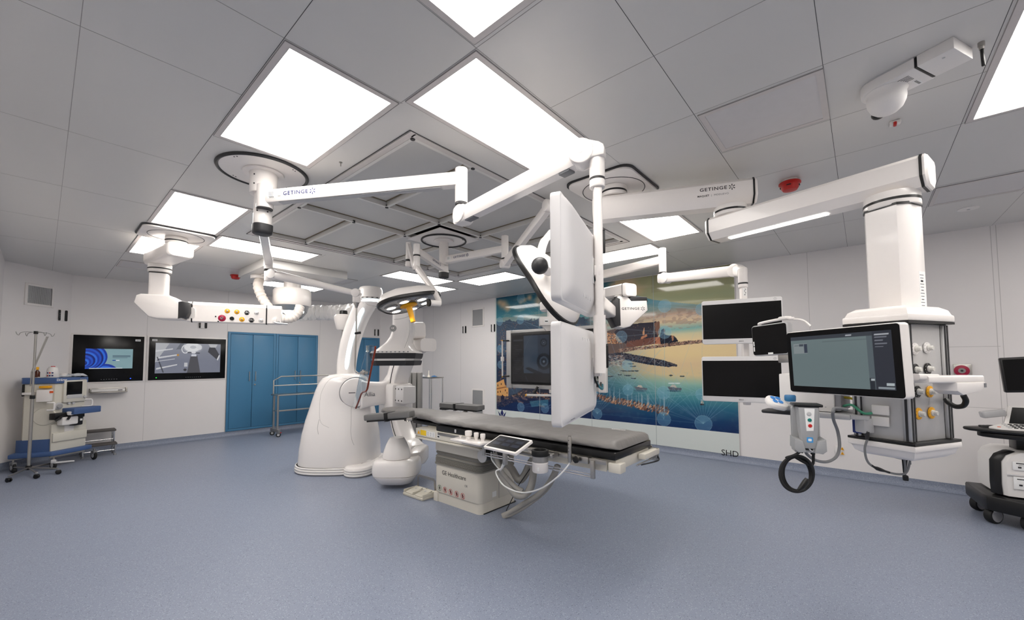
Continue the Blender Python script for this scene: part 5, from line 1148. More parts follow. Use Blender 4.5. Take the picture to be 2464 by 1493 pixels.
GREENINK = mat('green_ink', (30, 110, 60), .5, noise=0); REDINK = mat('red_ink', (196, 40, 40), .5, noise=0)
for k, u in enumerate((1058, 1071, 1084.5, 1099, 1113.5)):
    p = Y(u, 1174.5+5.1*k, by0); T = fr((p.x, by0-.0012, p.z), (1, 0, 0), (0, 0, 1)); m = GREENINK if k == 0 else REDINK
    b = MB(T); n = 28; b.loft([[(.031*q*math.cos(2*PI*i/n), .031*q*math.sin(2*PI*i/n), 0) for q in (.88, 1)] for i in range(n+1)], m, caps=False, closed=False)
    b.add([(-.004, .012, .0002), (.004, .012, .0002), (.006, -.018, .0002), (-.006, -.018, .0002)], [(0, 1, 2, 3)], INK); b.add([(-.014, .004, .0002), (.014, .004+.004*(k % 2), .0002), (.014, -.003, .0002), (-.014, -.003, .0002)], [(0, 1, 2, 3)], INK); b.prism([(.006*math.cos(a), .015+.006*math.sin(a)) for a in (2*PI*i/10 for i in range(10))], 0, .0002, INK)
    if k: b.add([(-.022, .02, .0004), (-.018, .024, .0004), (.022, -.02, .0004), (.018, -.024, .0004)], [(0, 1, 2, 3)], REDINK)
    b.build('warning_symbol', t, 0)
b = MB(); b.box((-3.66, 2.7492, .745), (.10, .001, .055), mat('yellow_label', (246, 206, 40), .5)); b.add([(-3.765, 2.7488, .725), (-3.72, 2.7488, .725), (-3.742, 2.7488, .765)], [(0, 1, 2)], YELLOW)
b.build('warning_label', t, 0)
b = MB(); b.box((-3.53, 2.7492, .742), (.14, .001, .055), PAPER); b.box((-3.40, 2.7492, .74), (.045, .001, .045), PAPER); b.box((-3.40, 2.7488, .732), (.03, .001, .016), INK)
for k in range(4):
    for j in range(3): b.box((-3.575+.045*j, 2.7487, .758-.011*k), (.026, .0006, .003), GREYINK)
b.box((bx1+.0015, 3.07, .165), (.001, .06, .055), PAPER)
b.build('rating_label', t, 0)
# hoses under the table: bundles down to the floor socket
HOSE = mat('pale_grey_cable_sleeve', (166, 163, 156), .55, bump=.3, bscale=30)
def sleeve(pts, w=.05, th=.022):
    b = MB(); b.sweep(pts, rrect(th, w, th*.45, 3), HOSE, k=8); return b
TBY = 3.0
def tp(u, v, y=TBY): return Y(u, v, y)
sleeve([(tp(1342, 1122, 3.05)), tp(1330, 1150, 3.04), tp(1310, 1180, 3.03), tp(1270, 1212, 3.02), tp(1235, 1233, 3.01), Z(1210, 1243, .012)], .06, .03).build('cable_sleeve', t)
b = MB(); b.tube([tp(1344, 1120, 3.02), tp(1328, 1152, 3.0), tp(1300, 1187, 3.0), tp(1262, 1212, 3.0), Z(1216, 1241, .02)], .024, HOSE, 10, k=8); b.build('cable_sleeve', t)
b = MB(); b.tube([tp(1205, 1138, 2.9), tp(1222, 1165, 2.9), tp(1240, 1190, 2.92), tp(1262, 1192, 2.95), tp(1278, 1170, 2.98), tp(1284, 1130, 3.0), tp(1283, 1100, 3.02)], .034, HOSE, 12, k=8); b.build('cable_sleeve', t)
b = MB(); b.tube([tp(1215, 1110, 3.0), tp(1232, 1130, 3.0), tp(1248, 1155, 3.0), tp(1262, 1145, 3.02), tp(1275, 1118, 3.05), tp(1290, 1098, 3.08)], .036, HOSE, 12, k=8); b.build('cable_sleeve', t)
b = MB(); b.tube([tp(1190, 1090, 2.86), tp(1200, 1120, 2.86), tp(1210, 1140, 2.88), tp(1240, 1172, 2.9), tp(1258, 1182, 2.92)], .022, HOSE, 10, k=8); b.build('cable_sleeve', t)
b = MB(); b.tube([tp(1292, 1105, 2.98), tp(1250, 1165, 2.98), Z(1218, 1230, .0)], .004, BLACK, 6); b.build('thin_cable', t)
b = MB(); b.tube([tp(1182, 1088, 2.84), tp(1183, 1106, 2.83), tp(1196, 1124, 2.83), tp(1206, 1134, 2.83)], .006, PAPER, 6, k=5); b.tube([tp(1188, 1084, 2.84), tp(1186, 1100, 2.85), tp(1192, 1118, 2.85), tp(1200, 1130, 2.85)], .005, GREYP, 6, k=5); b.build('thin_cable', t)
b = MB(); q = tp(1195, 1090, 3.0); b.cyl((q.x, 2.80, q.z), (q.x, 3.2, q.z), .055, DARK, n=20); b.cyl((q.x+.0, 2.79, q.z), (q.x, 2.80, q.z), .06, GREYP, n=20); b.build('swivel_motor', t)

# things clipped to the near rail
p = Y(1148, 1058, 2.66)
tt = thing('control_console', 'white table-side console with round knobs, clipped to the rail beside the tablet', 'control console', (p.x, 2.62, .72))
cx_, cz_ = -2.775, .785
b = MB(); b.box((cx_, 2.62, cz_), (.40, .16, .022), WHITE, .009); b.box((cx_+.04, 2.63, cz_-.02), (.26, .09, .022), GREYP, .006); b.box((cx_, 2.70, cz_-.02), (.12, .06, .04), STEEL, .004); b.build('console_body', tt)
for dx, r, h_, dy in ((-.06, .034, .072, .03), (.045, .023, .066, .03), (.135, .024, .066, .025), (-.14, .014, .024, .0), (.01, .013, .026, -.035)):
    b = MB(); b.lathe([(r*.72, 0), (r*.72, h_*.3), (r*.98, h_*.42), (r, h_*.92), (r*.85, h_)], WHITE, Matrix.Translation((cx_+dx, 2.62+dy, cz_+.011)), 20); b.build('control_knob', tt)
tt = thing('tablet_controller', 'black-screened white tablet tilted on a bracket at the table edge', 'tablet', (-2.55, 2.58, .72))
A, B_, C_, Dd = (D(u, v, d) for u, v, d in ((1166, 1074, 3.19), (1240, 1090, 2.93), (1267, 1062, 3.05), (1205, 1048, 3.30)))
xx = (B_-A).normalized(); yy_ = (Dd-A); yy_ = (yy_-xx*yy_.dot(xx)).normalized(); w_, h_ = (B_-A).length, (Dd-A).length
Tt = fr(A, xx, yy_)
b = MB(Tt @ Matrix.Translation((w_/2, h_/2, 0))); b.prism(rrect(w_+.02, h_+.02, .014), -.022, 0, WHITE, bev=.004); b.build('tablet_body', tt)
b = MB(Tt @ Matrix.Translation((w_/2, h_/2, 0))); b.prism(rrect(w_-.012, h_-.014, .006), 0, .0008, SCREEN)
TABUI = mat('dim_tablet_graphics', (34, 40, 58), .2, noise=0)
for k in range(6): b.box((-w_*.3+w_*.3*(k % 3), h_*.18-h_*.3*(k//3), .001), (w_*.22, h_*.2, .0004), TABUI)
b.build('screen', tt)
b = MB(); m_ = (A+C_)/2; b.box(m_-UP*.04+fwd*.0, (.12, .06, .03), STEEL, .004); b.box((m_.x, 2.69, .76), (.05, .06, .05), STEEL, .004); b.tube([m_-UP*.04, Vector((m_.x, 2.66, .75))], .014, STEEL, 10); b.box(m_-UP*.10, (.03, .03, .12), STEEL, .003); b.build('bracket', tt)
p = Y(1296, 1110, 2.58)
tt = thing('suction_canister', 'white and steel cylinder with a black rubber rim hanging on the table rail', 'canister', (p.x, 2.60, .55))
zc = lambda v: V(1296, v, Vector((p.x, 2.60, 0))).z
b = MB(); T = Matrix.Translation((p.x, 2.60, 0)); z0, z1, z2, z3 = zc(1136), zc(1113), zc(1097), zc(1083); b.lathe([(.058, z0), (.064, z0+.008), (.064, z1-.006), (.066, z1), (.064, z1+.006)], WHITE, T, 32); b.build('canister_body', tt)
b = MB(); b.lathe([(.063, z1), (.063, z2+.004)], STEEL, T, 32); b.box((p.x+.06, 2.66, z2+.005), (.09, .08, .035), STEEL, .004); b.build('steel_sleeve', tt)
b = MB(); b.lathe([(.065, z2), (.068, z2+.005), (.068, z3-.006), (.064, z3), (.050, z3), (.048, z3-.02), (.048, z2+.01)], RUBBER, T, 32); b.build('rubber_rim', tt)
b = MB(); b.box((p.x+.025, 2.540, z0+.035), (.022, .002, .03), PAPER); b.build('label', tt)
p = Y(1371, 1085, 2.66); zr = lambda v: V(1371, v, p).z
tt = thing('grip_post', 'upright steel grip post clamped on the rail, with a black star knob and white cable', 'hand grip', (p.x, p.y, zr(1115)))
b = MB(); b.cyl((p.x, p.y, zr(1113)), (p.x, p.y, zr(1052)), .0155, STEEL, n=20, bev=.003); [b.box((p.x, p.y-.0155, zr(1060+9*k)), (.008, .002, .005), DARK) for k in range(4)]; b.cyl((p.x, p.y, zr(1052)), (p.x, p.y, zr(1049)), .010, STEEL, n=12); b.build('post', tt)
b = MB(); b.box((p.x+.09, 2.70, zr(1105)), (.10, .02, .05), STEEL, .004); b.box((p.x+.03, 2.69, zr(1104)), (.06, .02, .03), STEEL, .004); b.build('rail_clamp', tt)
b = MB(); b.lathe([(.022, 0), (.026, .006), (.026, .016), (.02, .02)], BLACK, Matrix.Translation((p.x+.05, 2.675, zr(1105))) @ Matrix.Rotation(PI/2, 4, 'X'), 7); b.build('star_knob', tt)
b = MB(); b.tube([Vector((p.x, p.y, zr(1114))), Y(1364, 1125, 2.66), Y(1340, 1150, 2.66), Y(1300, 1177, 2.68), Y(1255, 1186, 2.7), Y(1215, 1171, 2.72), Y(1197, 1148, 2.74), Y(1194, 1134, 2.76), Y(1206, 1128, 2.78), Y(1216, 1112, 2.78), Y(1222, 1100, 2.74)], .0065, PAPER, 8, k=8); q = Y(1211, 1120, 2.78); b.tube([Y(1206, 1130, 2.78), q, Y(1217, 1110, 2.78)], [.009, .016, .009], PAPER, 10); b.build('cable', tt)

# arm boards
def armboard(a0, a1, label, w=.17, strap=.5):
    tt = thing('arm_board', label, 'arm board', (a0+a1)/2, 'padded arm boards'); T = along(a0, a1); L = (a1-a0).length
    b = MB(T); b.prism([(L/2+x, y) for x, y in rrect(L, w, .02, 4)], -.012, .055, PAD, bev=.012); b.build('pad', tt)
    b = MB(T); b.box((L/2, 0, -.022), (L*.9, w*.8, .018), BLACK, .004); b.box((L*.96, 0, -.035), (.12, .08, .03), BLACK, .004); b.build('board', tt)
    b = MB(T); sx = L*strap; b.box((sx, 0, .056), (.045, w+.006, .006), BLACK, .002); [b.box((sx, s_*(w/2+.003), .02), (.045, .006, .078), BLACK, .002) for s_ in (1, -1)]; b.box((sx, 0, -.034), (.045, w+.006, .006), BLACK, .002); b.build('strap', tt)
    b = MB(T); b.lathe([(.016, -.03), (.016, -.05), (.02, -.055)], STEEL, Matrix.Translation((L*.94, -.06, 0)), 12); b.box((L*.99, -.05, -.03), (.07, .04, .035), STEEL, .004); b.build('clamp', tt)
armboard(Z(884, 1009, .86), Y(992, 1001, 2.76), 'padded grey arm board with black strap reaching out from the table towards the scanner foot')
armboard(Z(1158, 986, .865), Z(1066, 978, .865), 'padded grey arm board with black strap on the far side of the table', strap=.58)
ab = [o for o in bpy.data.objects if o.name.startswith('arm_board')][-1]; q = ab.location.copy(); b = MB(); b.beam(Vector((q.x+.1, q.y, q.z-.04)), Vector((-3.75, 3.30, q.z-.03)), .05, .02, STEEL, .004); b.build('mounting_bar', ab)

# foot pedal
p = Z(995, 1198, 0)
tt = thing('foot_pedal', 'two-pedal foot switch with a metal carrying bow on the floor beside the table column', 'foot pedal', (p.x, p.y, 0))
xa, ya = (Z(1000, 1207, 0)-Z(958, 1192, 0)), (Z(1032, 1195, 0)-Z(1000, 1207, 0))
xl = Vector((xa.x, xa.y, 0)); Lx = .36; xl.normalize(); Tf = Matrix(((xl.x, -xl.y, 0, p.x), (xl.y, xl.x, 0, p.y+.09), (0, 0, 1, 0), (0, 0, 0, 1)))
PED = mat('pedal_beige', (196, 191, 178), .45)
b = MB(Tf); b.box((0, 0, .014), (.36, .22, .028), PED, .008); b.box((0, .08, .035), (.36, .06, .04), PED, .012); [b.box((x, 0, .04), (.014, .20, .045), PED, .005) for x in (-.17, 0, .17)]; b.build('pedal_base', tt)
for x in (-.085, .085):
    b = MB(Tf @ Matrix.Translation((x, -.02, .045)) @ Matrix.Rotation(math.radians(12), 4, 'X')); b.box((0, 0, -.008), (.12, .15, .012), BLACK, .003); b.box((0, 0, .004), (.125, .155, .014), PED, .006); b.box((0, .03, .012), (.02, .02, .004), GREYP, .002); b.build('pedal', tt)
b = MB(Tf); b.sweep([(-.16, .09, .04), (-.15, .085, .17), (-.13, .08, .185), (.13, .08, .185), (.15, .085, .17), (.165, .09, .04)], [(-.014, -.003), (.014, -.003), (.014, .003), (-.014, .003)], STEEL, up=(0, 1, 0)); b.build('carrying_bow', tt)
# ------------------------------------------------------------------ C-arm scanner
t = thing('c_arm_scanner', 'large white floor-standing scanner with rounded body, lit arch column and C-shaped arm', 'x-ray scanner', LD(-2.42, 6.0, 0))
RW = mat('scanner_white', (234, 230, 227), .25, coat=.3, noise=.008)
sc_ = 6.0
def bz(u, v, f_=sc_): return LD((u-1232)/F*f_, f_, 0)
def vz_(v, f_, u=900): return V(u, v, bz(u, v, f_)).z
# body: stacked outlines in (lateral, depth), measured from the silhouette
def sil(z, l, r, d, n=44, p=2.6, f0=6.0, sk=0):
    cx = (l+r)/2; hw = (r-l)/2; out = []
    for k in range(n):
        a = 2*PI*k/n; c, s_ = math.cos(a), math.sin(a)
        x = cx+hw*abs(c)**(2/p)*(1 if c > 0 else -1); y = f0+d*abs(s_)**(2/p)*(1 if s_ > 0 else -1)
        q = LD(x, y, z); out.append((q.x, q.y, q.z))
    return out
lt = lambda u, f_=sc_: (u-1232)/F*f_
rows = [(.10, 737, 912, .50), (.30, 739, 911, .49), (.50, 743, 908, .46), (.70, 750, 902, .42), (.85, 757, 897, .385), (1.0, 764, 891, .36), (1.12, 770, 888, .345), (1.22, 777, 885, .33), (1.29, 786, 880, .30), (1.335, 800, 872, .25), (1.35, 815, 860, .20)]
b = MB(); b.loft([sil(z, lt(l), lt(r), d) for z, l, r, d in rows], RW); body_ = b.build('body', t, 50)
b = MB()
for z0, z1, k in ((0.012, .04, 1.0), (.043, .072, 1.0), (.075, .10, .99)):
    b.loft([sil(z, lt(731)*1+(1-kk)*.5, lt(916)-(1-kk)*.5, .53*kk) for z, kk in ((z0, k-.012), (z0+.006, k), (z1-.006, k), (z1, k-.012))], RW)
b.loft([sil(z, lt(735), lt(912), .515) for z in (0, .1)], MIDGREY); b.build('base_skirt', t, 50)
# front foot reaching towards the table
f0, f1 = Z(932, 1112, 0), Z(862, 1143, 0); d_ = (f1-f0).normalized(); Lf = (f1-f0).length
T = along(f0, f1); b = MB(T)
def stad(k, L, w, n=14): return [(L+w*k*math.cos(a), w*k*math.sin(a)) for a in (-PI/2+PI*i/n for i in range(n+1))]+[(0, w*k), (0, -w*k)]
for z0, z1 in ((.012, .04), (.043, .072), (.075, .10)):
    b.loft([[(x, y, z) for x, y in stad(kk, Lf, .185)] for z, kk in ((z0, .97), (z0+.006, 1), (z1-.006, 1), (z1, .97))], RW)
b.loft([[(x, y, z) for x, y in stad(.94, Lf, .185)] for z in (0, .1)], MIDGREY)
b.loft([[(x, y, z) for x, y in stad(kk, Lf-.01, .180)] for z, kk in ((.10, 1), (.115, .97), (.125, .86), (.13, .6))], RW)
b.build('front_foot', t, 50)
b = MB(); g0_, g1_ = LD(lt(846), 5.72, 0), f0*.55+f1*.45; dg_ = (g1_-g0_); Lq_ = dg_.length; dg_.normalize(); sg_ = UP.cross(dg_)
b.loft([[g0_+dg_*(Lq_*s_)+sg_*(w*math.cos(a))+UP*(.02+h*max(0, math.sin(a))**.8) for a in (PI*i/14 for i in range(15))] for s_, w, h in ((-.1, .20, .62), (.15, .20, .52), (.35, .20, .40), (.6, .21, .24), (.85, .23, .13), (1.05, .22, .10))], RW); leg = b.build('foot_fairing', t, 60)
b = MB(T); b.box((Lf*.62, 0, .1305), (.42, .006, .002), DARK); b.build('foot_seam', t)
# side panel line and shoulder disc
hubc = LD(lt(857, 5.70), 5.70, 0); hz = vz_(945, 5.70, 857)
nd = (-fwd*.96+right*.28).normalized(); Td = fr((hubc.x, hubc.y, hz), nd.cross(UP)*-1, UP)
Td = Matrix(((-nd.cross(UP).x, 0, nd.x, hubc.x), (-nd.cross(UP).y, 0, nd.y, hubc.y), (0, 1, 0, hz), (0, 0, 0, 1)))
b = MB(Td); b.lathe([(.215, -.22), (.215, .0), (.207, .012)], MIDGREY, n=48); b.lathe([(.200, -.2), (.203, .02), (.19, .045), (.16, .058), (.0, .062)], RW, n=48); b.build('shoulder_disc', t)
b = MB(Td); b.box((-.04, -.0, .0595), (.09, .012, .006), BLACK, .004); b.lathe([(.014, .050), (.014, .058), (.010, .058), (.010, .05)], GREYINK, Matrix.Translation((-.135, -.005, 0)), 18, caps=False); b.build('power_mark', t)
# swing arm to the C
sp = LD(lt(944, 5.72), 5.72, 0)
def sec2(p, hh, th): return p, hh, th
b = MB(); a0 = Vector((hubc.x, hubc.y, hz))+nd*.0-fwd*.0; a1 = LD(lt(930, 5.98), 5.98, 0); za = vz_(946, 5.98, 930)
dirA = (Vector((a1.x, a1.y, 0))-Vector((a0.x, a0.y, 0))).normalized(); nA = dirA.cross(UP); ring = []
for s_, hh, th, up_ in ((.05, .20, .12, 0), (.12, .185, .12, 0), (.20, .175, .11, 0), (.34, .165, .11, .0), (.42, .18, .11, .0), (.49, .25, .11, .03), (.54, .38, .115, .07), (.60, .44, .12, .09), (.62, .44, .11, .09)):
    p = a0+dirA*s_; ring.append([(p.x+nA.x*x, p.y+nA.y*x, za+up_+z) for x, z in rrect(th*2, hh*2, .06, 4)])
b.loft(ring, RW); b.build('swing_arm', t, 50)
b = MB(); q = a0+dirA*.155+nA*.1235; text(b, 'Allia', fr((q.x, q.y, za+.0), dirA, UP), .09, MIDGREY); b.build('lettering', t, 0)
# arch column with light strip
arch = [(833, 905, 6.05), (835, 870, 6.08), (842, 830, 6.1), (853, 792, 6.1), (866, 760, 6.08), (880, 735, 6.0), (890, 722, 5.95)]
wid = [.12, .125, .128, .13, .13, .13, .12]
P = smooth([D(*a) for a in arch], 5); W = np.interp(np.linspace(0, 6, len(P)), range(7), wid)
b = MB(); rings = []
for i, p in enumerate(P):
    tn = (P[min(i+1, len(P)-1)]-P[max(0, i-1)]).normalized(); a_ = tn.cross(fwd).normalized(); c_ = a_.cross(tn)
    rings.append([p+a_*(x*W[i])+c_*(y*.13) for x, y in rrect(2, 2, .7, 5)])
b.loft(rings, RW); b.build('arch_column', t, 60)
GLOW = mat('pale_blue_light_strip', (226, 244, 250), .4, emit=1.7, ecol=(222, 244, 252), noise=0)
b = MB(); rings = []; n = len(P)
for i in range(2, n-4):
    p = P[i]; tn = (P[i+1]-P[i-1]).normalized(); a_ = tn.cross(fwd).normalized(); c_ = a_.cross(tn); s_ = 1 if a_.dot(right) > 0 else -1; cc = 1 if c_.dot(fwd) < 0 else -1
    e = min(1, (i-2)/2+.3, (n-5-i)/2+.3); c0 = p+a_*(s_*W[i]*.42)+c_*(cc*.1302)
    rings.append([c0+a_*(s_*W[i]*(-.22*e))+c_*(cc*-.004), c0+a_*(s_*W[i]*(-.22*e))+c_*(cc*.003), c0+a_*(s_*W[i]*.24*e)+c_*(cc*.003), c0+a_*(s_*W[i]*.24*e)+c_*(cc*-.004)])
b.loft(rings, GLOW); b.build('light_strip', t)
hc = LD(lt(890, 5.95), 5.95, 0); zt, zb_ = vz_(692, 5.95, 890), vz_(722, 5.95, 890); T = Matrix.Translation((hc.x, hc.y, 0))
b = MB(); b.lathe([(.13, zt), (.155, zt-.01), (.172, zt-.05), (.178, zb_+.02)], RW, T, 40); b.build('arch_head', t, 50)
b = MB(); b.lathe([(.170, zb_+.02), (.182, zb_+.012), (.184, zb_), (.16, zb_-.012)], RW, T, 40)
for k in range(16): a = 2*PI*k/16; b.box((hc.x+.182*math.cos(a), hc.y+.182*math.sin(a), zb_+.012), (.03, .008, .012), DARK, rz=math.degrees(a)+90)
b.build('vent_ring', t)
b = MB(); b.lathe([(.165, zb_-.010), (.165, zb_-.035), (.158, zb_-.045)], GLOW, T, 40); b.lathe([(.16, zb_-.045), (.15, zb_-.075), (.12, zb_-.10)], RW, T, 40); b.build('light_ring', t)
# the C
iso = LD(lt(957, 5.05), 5.05, 0); cd = LD(lt(1016, 5.45), 5.45, 0); spine = LD(lt(958, 5.95), 5.95, 0)
dC = (cd-spine).normalized(); RC = (cd-spine).length; zC = 1.02; nC = UP.cross(dC)*-1
if nC.dot(fwd) > 0: nC = -nC
b = MB(); rings = []
for i in range(41):
    a = math.radians(76-152*i/40-0)   # from the top end over the spine to the bottom end
    a = math.radians(82-164*i/40); r_ = RC*1.0
    c = cd - dC*(r_*math.cos(a)) + UP*(zC+.74*math.sin(a)); rad = (-dC*math.cos(a)+UP*math.sin(a)).normalized()
    hw, hr = .115, .085+.03*abs(math.sin(a))
    rings.append([c+nC*x+rad*y for x, y in rrect(hw*2, hr*2, .03, 3)])
b.loft(rings, RW); b.build('c_frame', t, 50)
b = MB(); pts = []
for i in range(4, 37):
    a = math.radians(82-164*i/40); rad = (-dC*math.cos(a)+UP*math.sin(a)).normalized(); pts.append(cd-dC*(RC*math.cos(a))+UP*(zC+.74*math.sin(a))+nC*.1165+rad*.03)
b.tube(pts, .007, DARK, 6); b.build('guide_slot', t)
b = MB(); q = cd-dC*(RC*.97); b.box((q.x, q.y, zC-.02), (.30, .34, .42), RW, .05, rz=math.degrees(math.atan2(dC.y, dC.x))); b.build('c_carrier', t)
b = MB(); q = cd-dC*(RC*.62)+nC*.02; rzz = math.degrees(math.atan2(dC.y, dC.x))
b.box((q.x, q.y, 1.06), (.26, .20, .24), SHELL, .02, rz=rzz)
for sx in (-.09, .0, .09):
    for sz in (-.08, .08): p = q+dC*sx+nC*.10; b.cyl((p.x, p.y, 1.06+sz), (p.x+nC.x*.006, p.y+nC.y*.006, 1.06+sz), .010, DARK, n=10)
b.build('cover_panel', t)
# top end, neck and flat detector
te = cd+UP*(zC+.74); b = MB(); b.beam(te-dC*.10-UP*.02, te+dC*.16-UP*.02, .24, .17, RW, .05); b.build('counterweight', t)
T = Matrix.Translation((iso.x, iso.y, 0)) @ Matrix.Rotation(ang-PI/2, 4, 'Z'); dz = lambda v: V(957, v, iso).z
def oct_(w, d, c): return [(-w+c, -d), (w-c, -d), (w, -d+c), (w, d-c), (w-c, d), (-w+c, d), (-w, d-c), (-w, -d+c)]
zz = dz(846); b = MB(T)
b.loft([[(x+.075*min(1, max(0, (dz(838)-z)/(dz(838)-dz(800)))), y, z) for x, y in rrect(w*2, d*2, r, 5)] for z, w, d, r in ((dz(738), .112, .16, .06), (dz(795), .112, .16, .06), (dz(812), .118, .165, .06), (dz(825), .14, .18, .07), (dz(834), .17, .21, .08), (dz(840), .20, .23, .09), (zz, .235, .25, .1))], RW); [None]; nk = b.build('detector_neck', t, 50)
b = MB(T); b.beam(Vector((0, .1, dz(795)+.0)), Vector((.18, .42, dz(790))), .2, .22, RW, .05); b.build('neck_mount', t)
b = MB(T); b.loft([[(x, y, z) for x, y in oct_(w, .28, c)] for z, w, c in ((zz, .25, .08), (dz(851), .268, .08))], RW); b.build('detector_housing', t)
b = MB(T)
for k in range(9): b.box((-.2+.05*k, -.286, dz(848)-.002), (.018, .004, .012), GREYINK)
b.build('control_keys', t)
for v0, v1, w in ((851, 864, .272), (868.5, 880, .258)):
    b = MB(T); b.loft([[(x, y, z) for x, y in oct_(w*k, .285*k, .08)] for z, k in ((dz(v0), 1), ((dz(v0)+dz(v1))/2, .985), (dz(v1), .95))], DARK); b.build('collision_bumper', t)
b = MB(T); b.loft([[(x, y, z) for x, y in oct_(w, .27, .08)] for z, w in ((dz(864), .25), (dz(869), .24))], SHELL); b.build('detector_rim', t)
b = MB(T @ Matrix.Translation((-.015, -.162, dz(793))) @ Matrix.Rotation(PI/2, 4, 'X'))
EMB = mat('silver_emblem', (128, 130, 132), .35, metal=.5); b.lathe([(.040, 0), (.040, .006), (.036, .008)], EMB, n=32); text(b, 'GE', Matrix.Translation((0, 0, .0082)), .036, WHITE, font_bold=.02, xs=.9); n = 32; b.loft([[(.034*q*math.cos(2*PI*i/n), .034*q*math.sin(2*PI*i/n), .0084) for q in (.94, 1)] for i in range(n+1)], WHITE, caps=False, closed=False); b.build('round_emblem', t, 0)
# x-ray tube at the lower end
b = MB(T); b.lathe([(.165, dz(1101)), (.168, dz(1095)), (.155, dz(1084)), (.13, dz(1070)), (.10, dz(1058)), (.084, dz(1053))], RW, n=40); b.build('tube_cone', t, 50)
def ov(w, d, p=2.5, n=40): return [(w*abs(math.cos(a))**(2/p)*(1 if math.cos(a) > 0 else -1), d*abs(math.sin(a))**(2/p)*(1 if math.sin(a) > 0 else -1)) for a in (2*PI*k/n for k in range(n))]
b = MB(T @ Matrix.Translation((.0, .03, 0))); b.loft([[(x, y, z) for x, y in ov(w, d, 3.4)] for z, w, d in ((dz(1138), .272, .25), (dz(1128), .280, .26), (dz(1113), .272, .25), (dz(1106), .262, .24), (dz(1102), .235, .22))], RW); b.build('tube_housing', t, 50)
b = MB(T @ Matrix.Translation((.0, .03, 0))); b.loft([[(x, y, z) for x, y in ov(w, d, 3.2)] for z, w, d in ((.035, .13, .12), (.06, .20, .19), (dz(1142), .262, .25), (dz(1139), .27, .255))], RW); b.build('tube_base', t, 50)
b = MB(); be = cd-dC*.02+UP*(zC-.72); tq = T @ Vector((.20, .12, dz(1112))); b.loft([[be+nC*x+UP*y for x, y in rrect(.24, .22, .06)], [(be*.5+tq*.5)+nC*x+UP*y for x, y in rrect(.26, .22, .06)], [tq+nC*x+UP*y for x, y in rrect(.2, .16, .05)]], RW); b.build('tube_mount', t, 50)

DL = mat('grey_panel_gap', (160, 158, 156), .7, noise=0)
surf_line(body_, [(845, 980), (845, 1010), (844, 1040), (847, 1060), (852, 1072)], .002, DL, 'panel_joint', t)
surf_line(body_, [(783, 925), (772, 950), (769, 985), (770, 1010), (776, 1022), (792, 1030)], .0016, DL, 'panel_joint', t)
surf_line(body_, [(783, 925), (795, 913), (812, 908), (830, 911), (838, 916)], .0016, DL, 'panel_joint', t)
surf_line(body_, [(768, 1010), (764, 1030), (766, 1046)], .0025, DL, 'panel_joint', t)
surf_line(nk, [(948, 769), (962, 768), (978, 764), (986, 760)], .0025, DL, 'panel_joint', t)
surf_line(nk, [(985, 770), (985, 800), (980, 820), (973, 838)], .002, DL, 'panel_joint', t)
# ------------------------------------------------------------------ anaesthesia machine in the left corner
BLUEP = mat('machine_blue', (66, 92, 138), .45); BEI = mat('machine_beige', (206, 202, 190), .45, noise=.015)
Mc, Rc, Lc_ = Vector((-8.98, .14, 0)), Vector((-9.205, .455, 0)), Vector((-9.115, -.145, 0))
t = thing('anaesthesia_machine', 'beige and blue anaesthesia machine on castors in the left corner', 'anaesthesia machine', (-9.25, .12, 0))
xf = (Rc-Mc).normalized(); xl_ = (Mc-Lc_).normalized(); WF, WLf = (Rc-Mc).length, (Mc-Lc_).length
TF = Matrix(((xf.x, 0, xf.y, Mc.x), (xf.y, 0, -xf.x, Mc.y), (0, 1, 0, 0), (0, 0, 0, 1)))
TS = Matrix(((xl_.x, 0, xl_.y, Lc_.x), (xl_.y, 0, -xl_.x, Lc_.y), (0, 1, 0, 0), (0, 0, 0, 1)))
nF = Vector((xf.y, -xf.x, 0)); nS_ = Vector((xl_.y, -xl_.x, 0))
def FP(u, v, off=0): q = TF.inverted() @ PL(u, v, Mc+nF*off, nF); return q.x, q.y
def SP(u, v, off=0): q = TS.inverted() @ PL(u, v, Lc_+nS_*off, nS_); return q.x, q.y
Rb, Lb = Rc-nF*.36, Lc_-nF*.20+Vector((-.14, .10, 0)); bodyp = [(p.x, p.y) for p in (Lc_, Mc, Rc, Rb, Lb)]
def grow(pts, d):
    c = Vector((sum(p[0] for p in pts)/len(pts), sum(p[1] for p in pts)/len(pts))); return [tuple(c+(Vector(p)-c)*(1+d/(Vector(p)-c).length)) for p in pts]
b = MB(); b.prism(bodyp, .24, 1.225, BEI, bev=.01); b.build('cabinet', t)
b = MB(); b.prism(grow(bodyp, .03), 1.225, 1.31, BLUEP, bev=.008); b.build('top_tray', t)
b = MB(); text(b, 'Dräger', TF @ Matrix.Translation((.06, 1.275, .028)), .045, PAPER, font_bold=.02); text(b, 'Primus', TF @ Matrix.Translation((.335, 1.275, .028)), .028, GREYP); b.build('lettering', t, 0)
b = MB(); plat = [(p.x, p.y) for p in smooth([Lc_+Vector((.06, -.12, 0)), Mc+nS_*.06+Vector((.03, -.05, 0)), Mc+nF*.10, Rc+nF*.08+xf*.04, Rc+nF*.0+xf*.10])]+[(p.x, p.y) for p in (Rc-nF*.2+xf*.06, Rb, Lb)]
b.prism(plat, .185, .245, BLUEP, bev=.012); b.build('base_platform', t)
b = MB(); b.prism([(p.x, p.y) for p in (Lc_+nS_*.004, Mc+nS_*.004, Mc-nF*.1, Lc_-nF*.1)], .24, .42, BLUEP); b.build('blue_side_skirt', t)
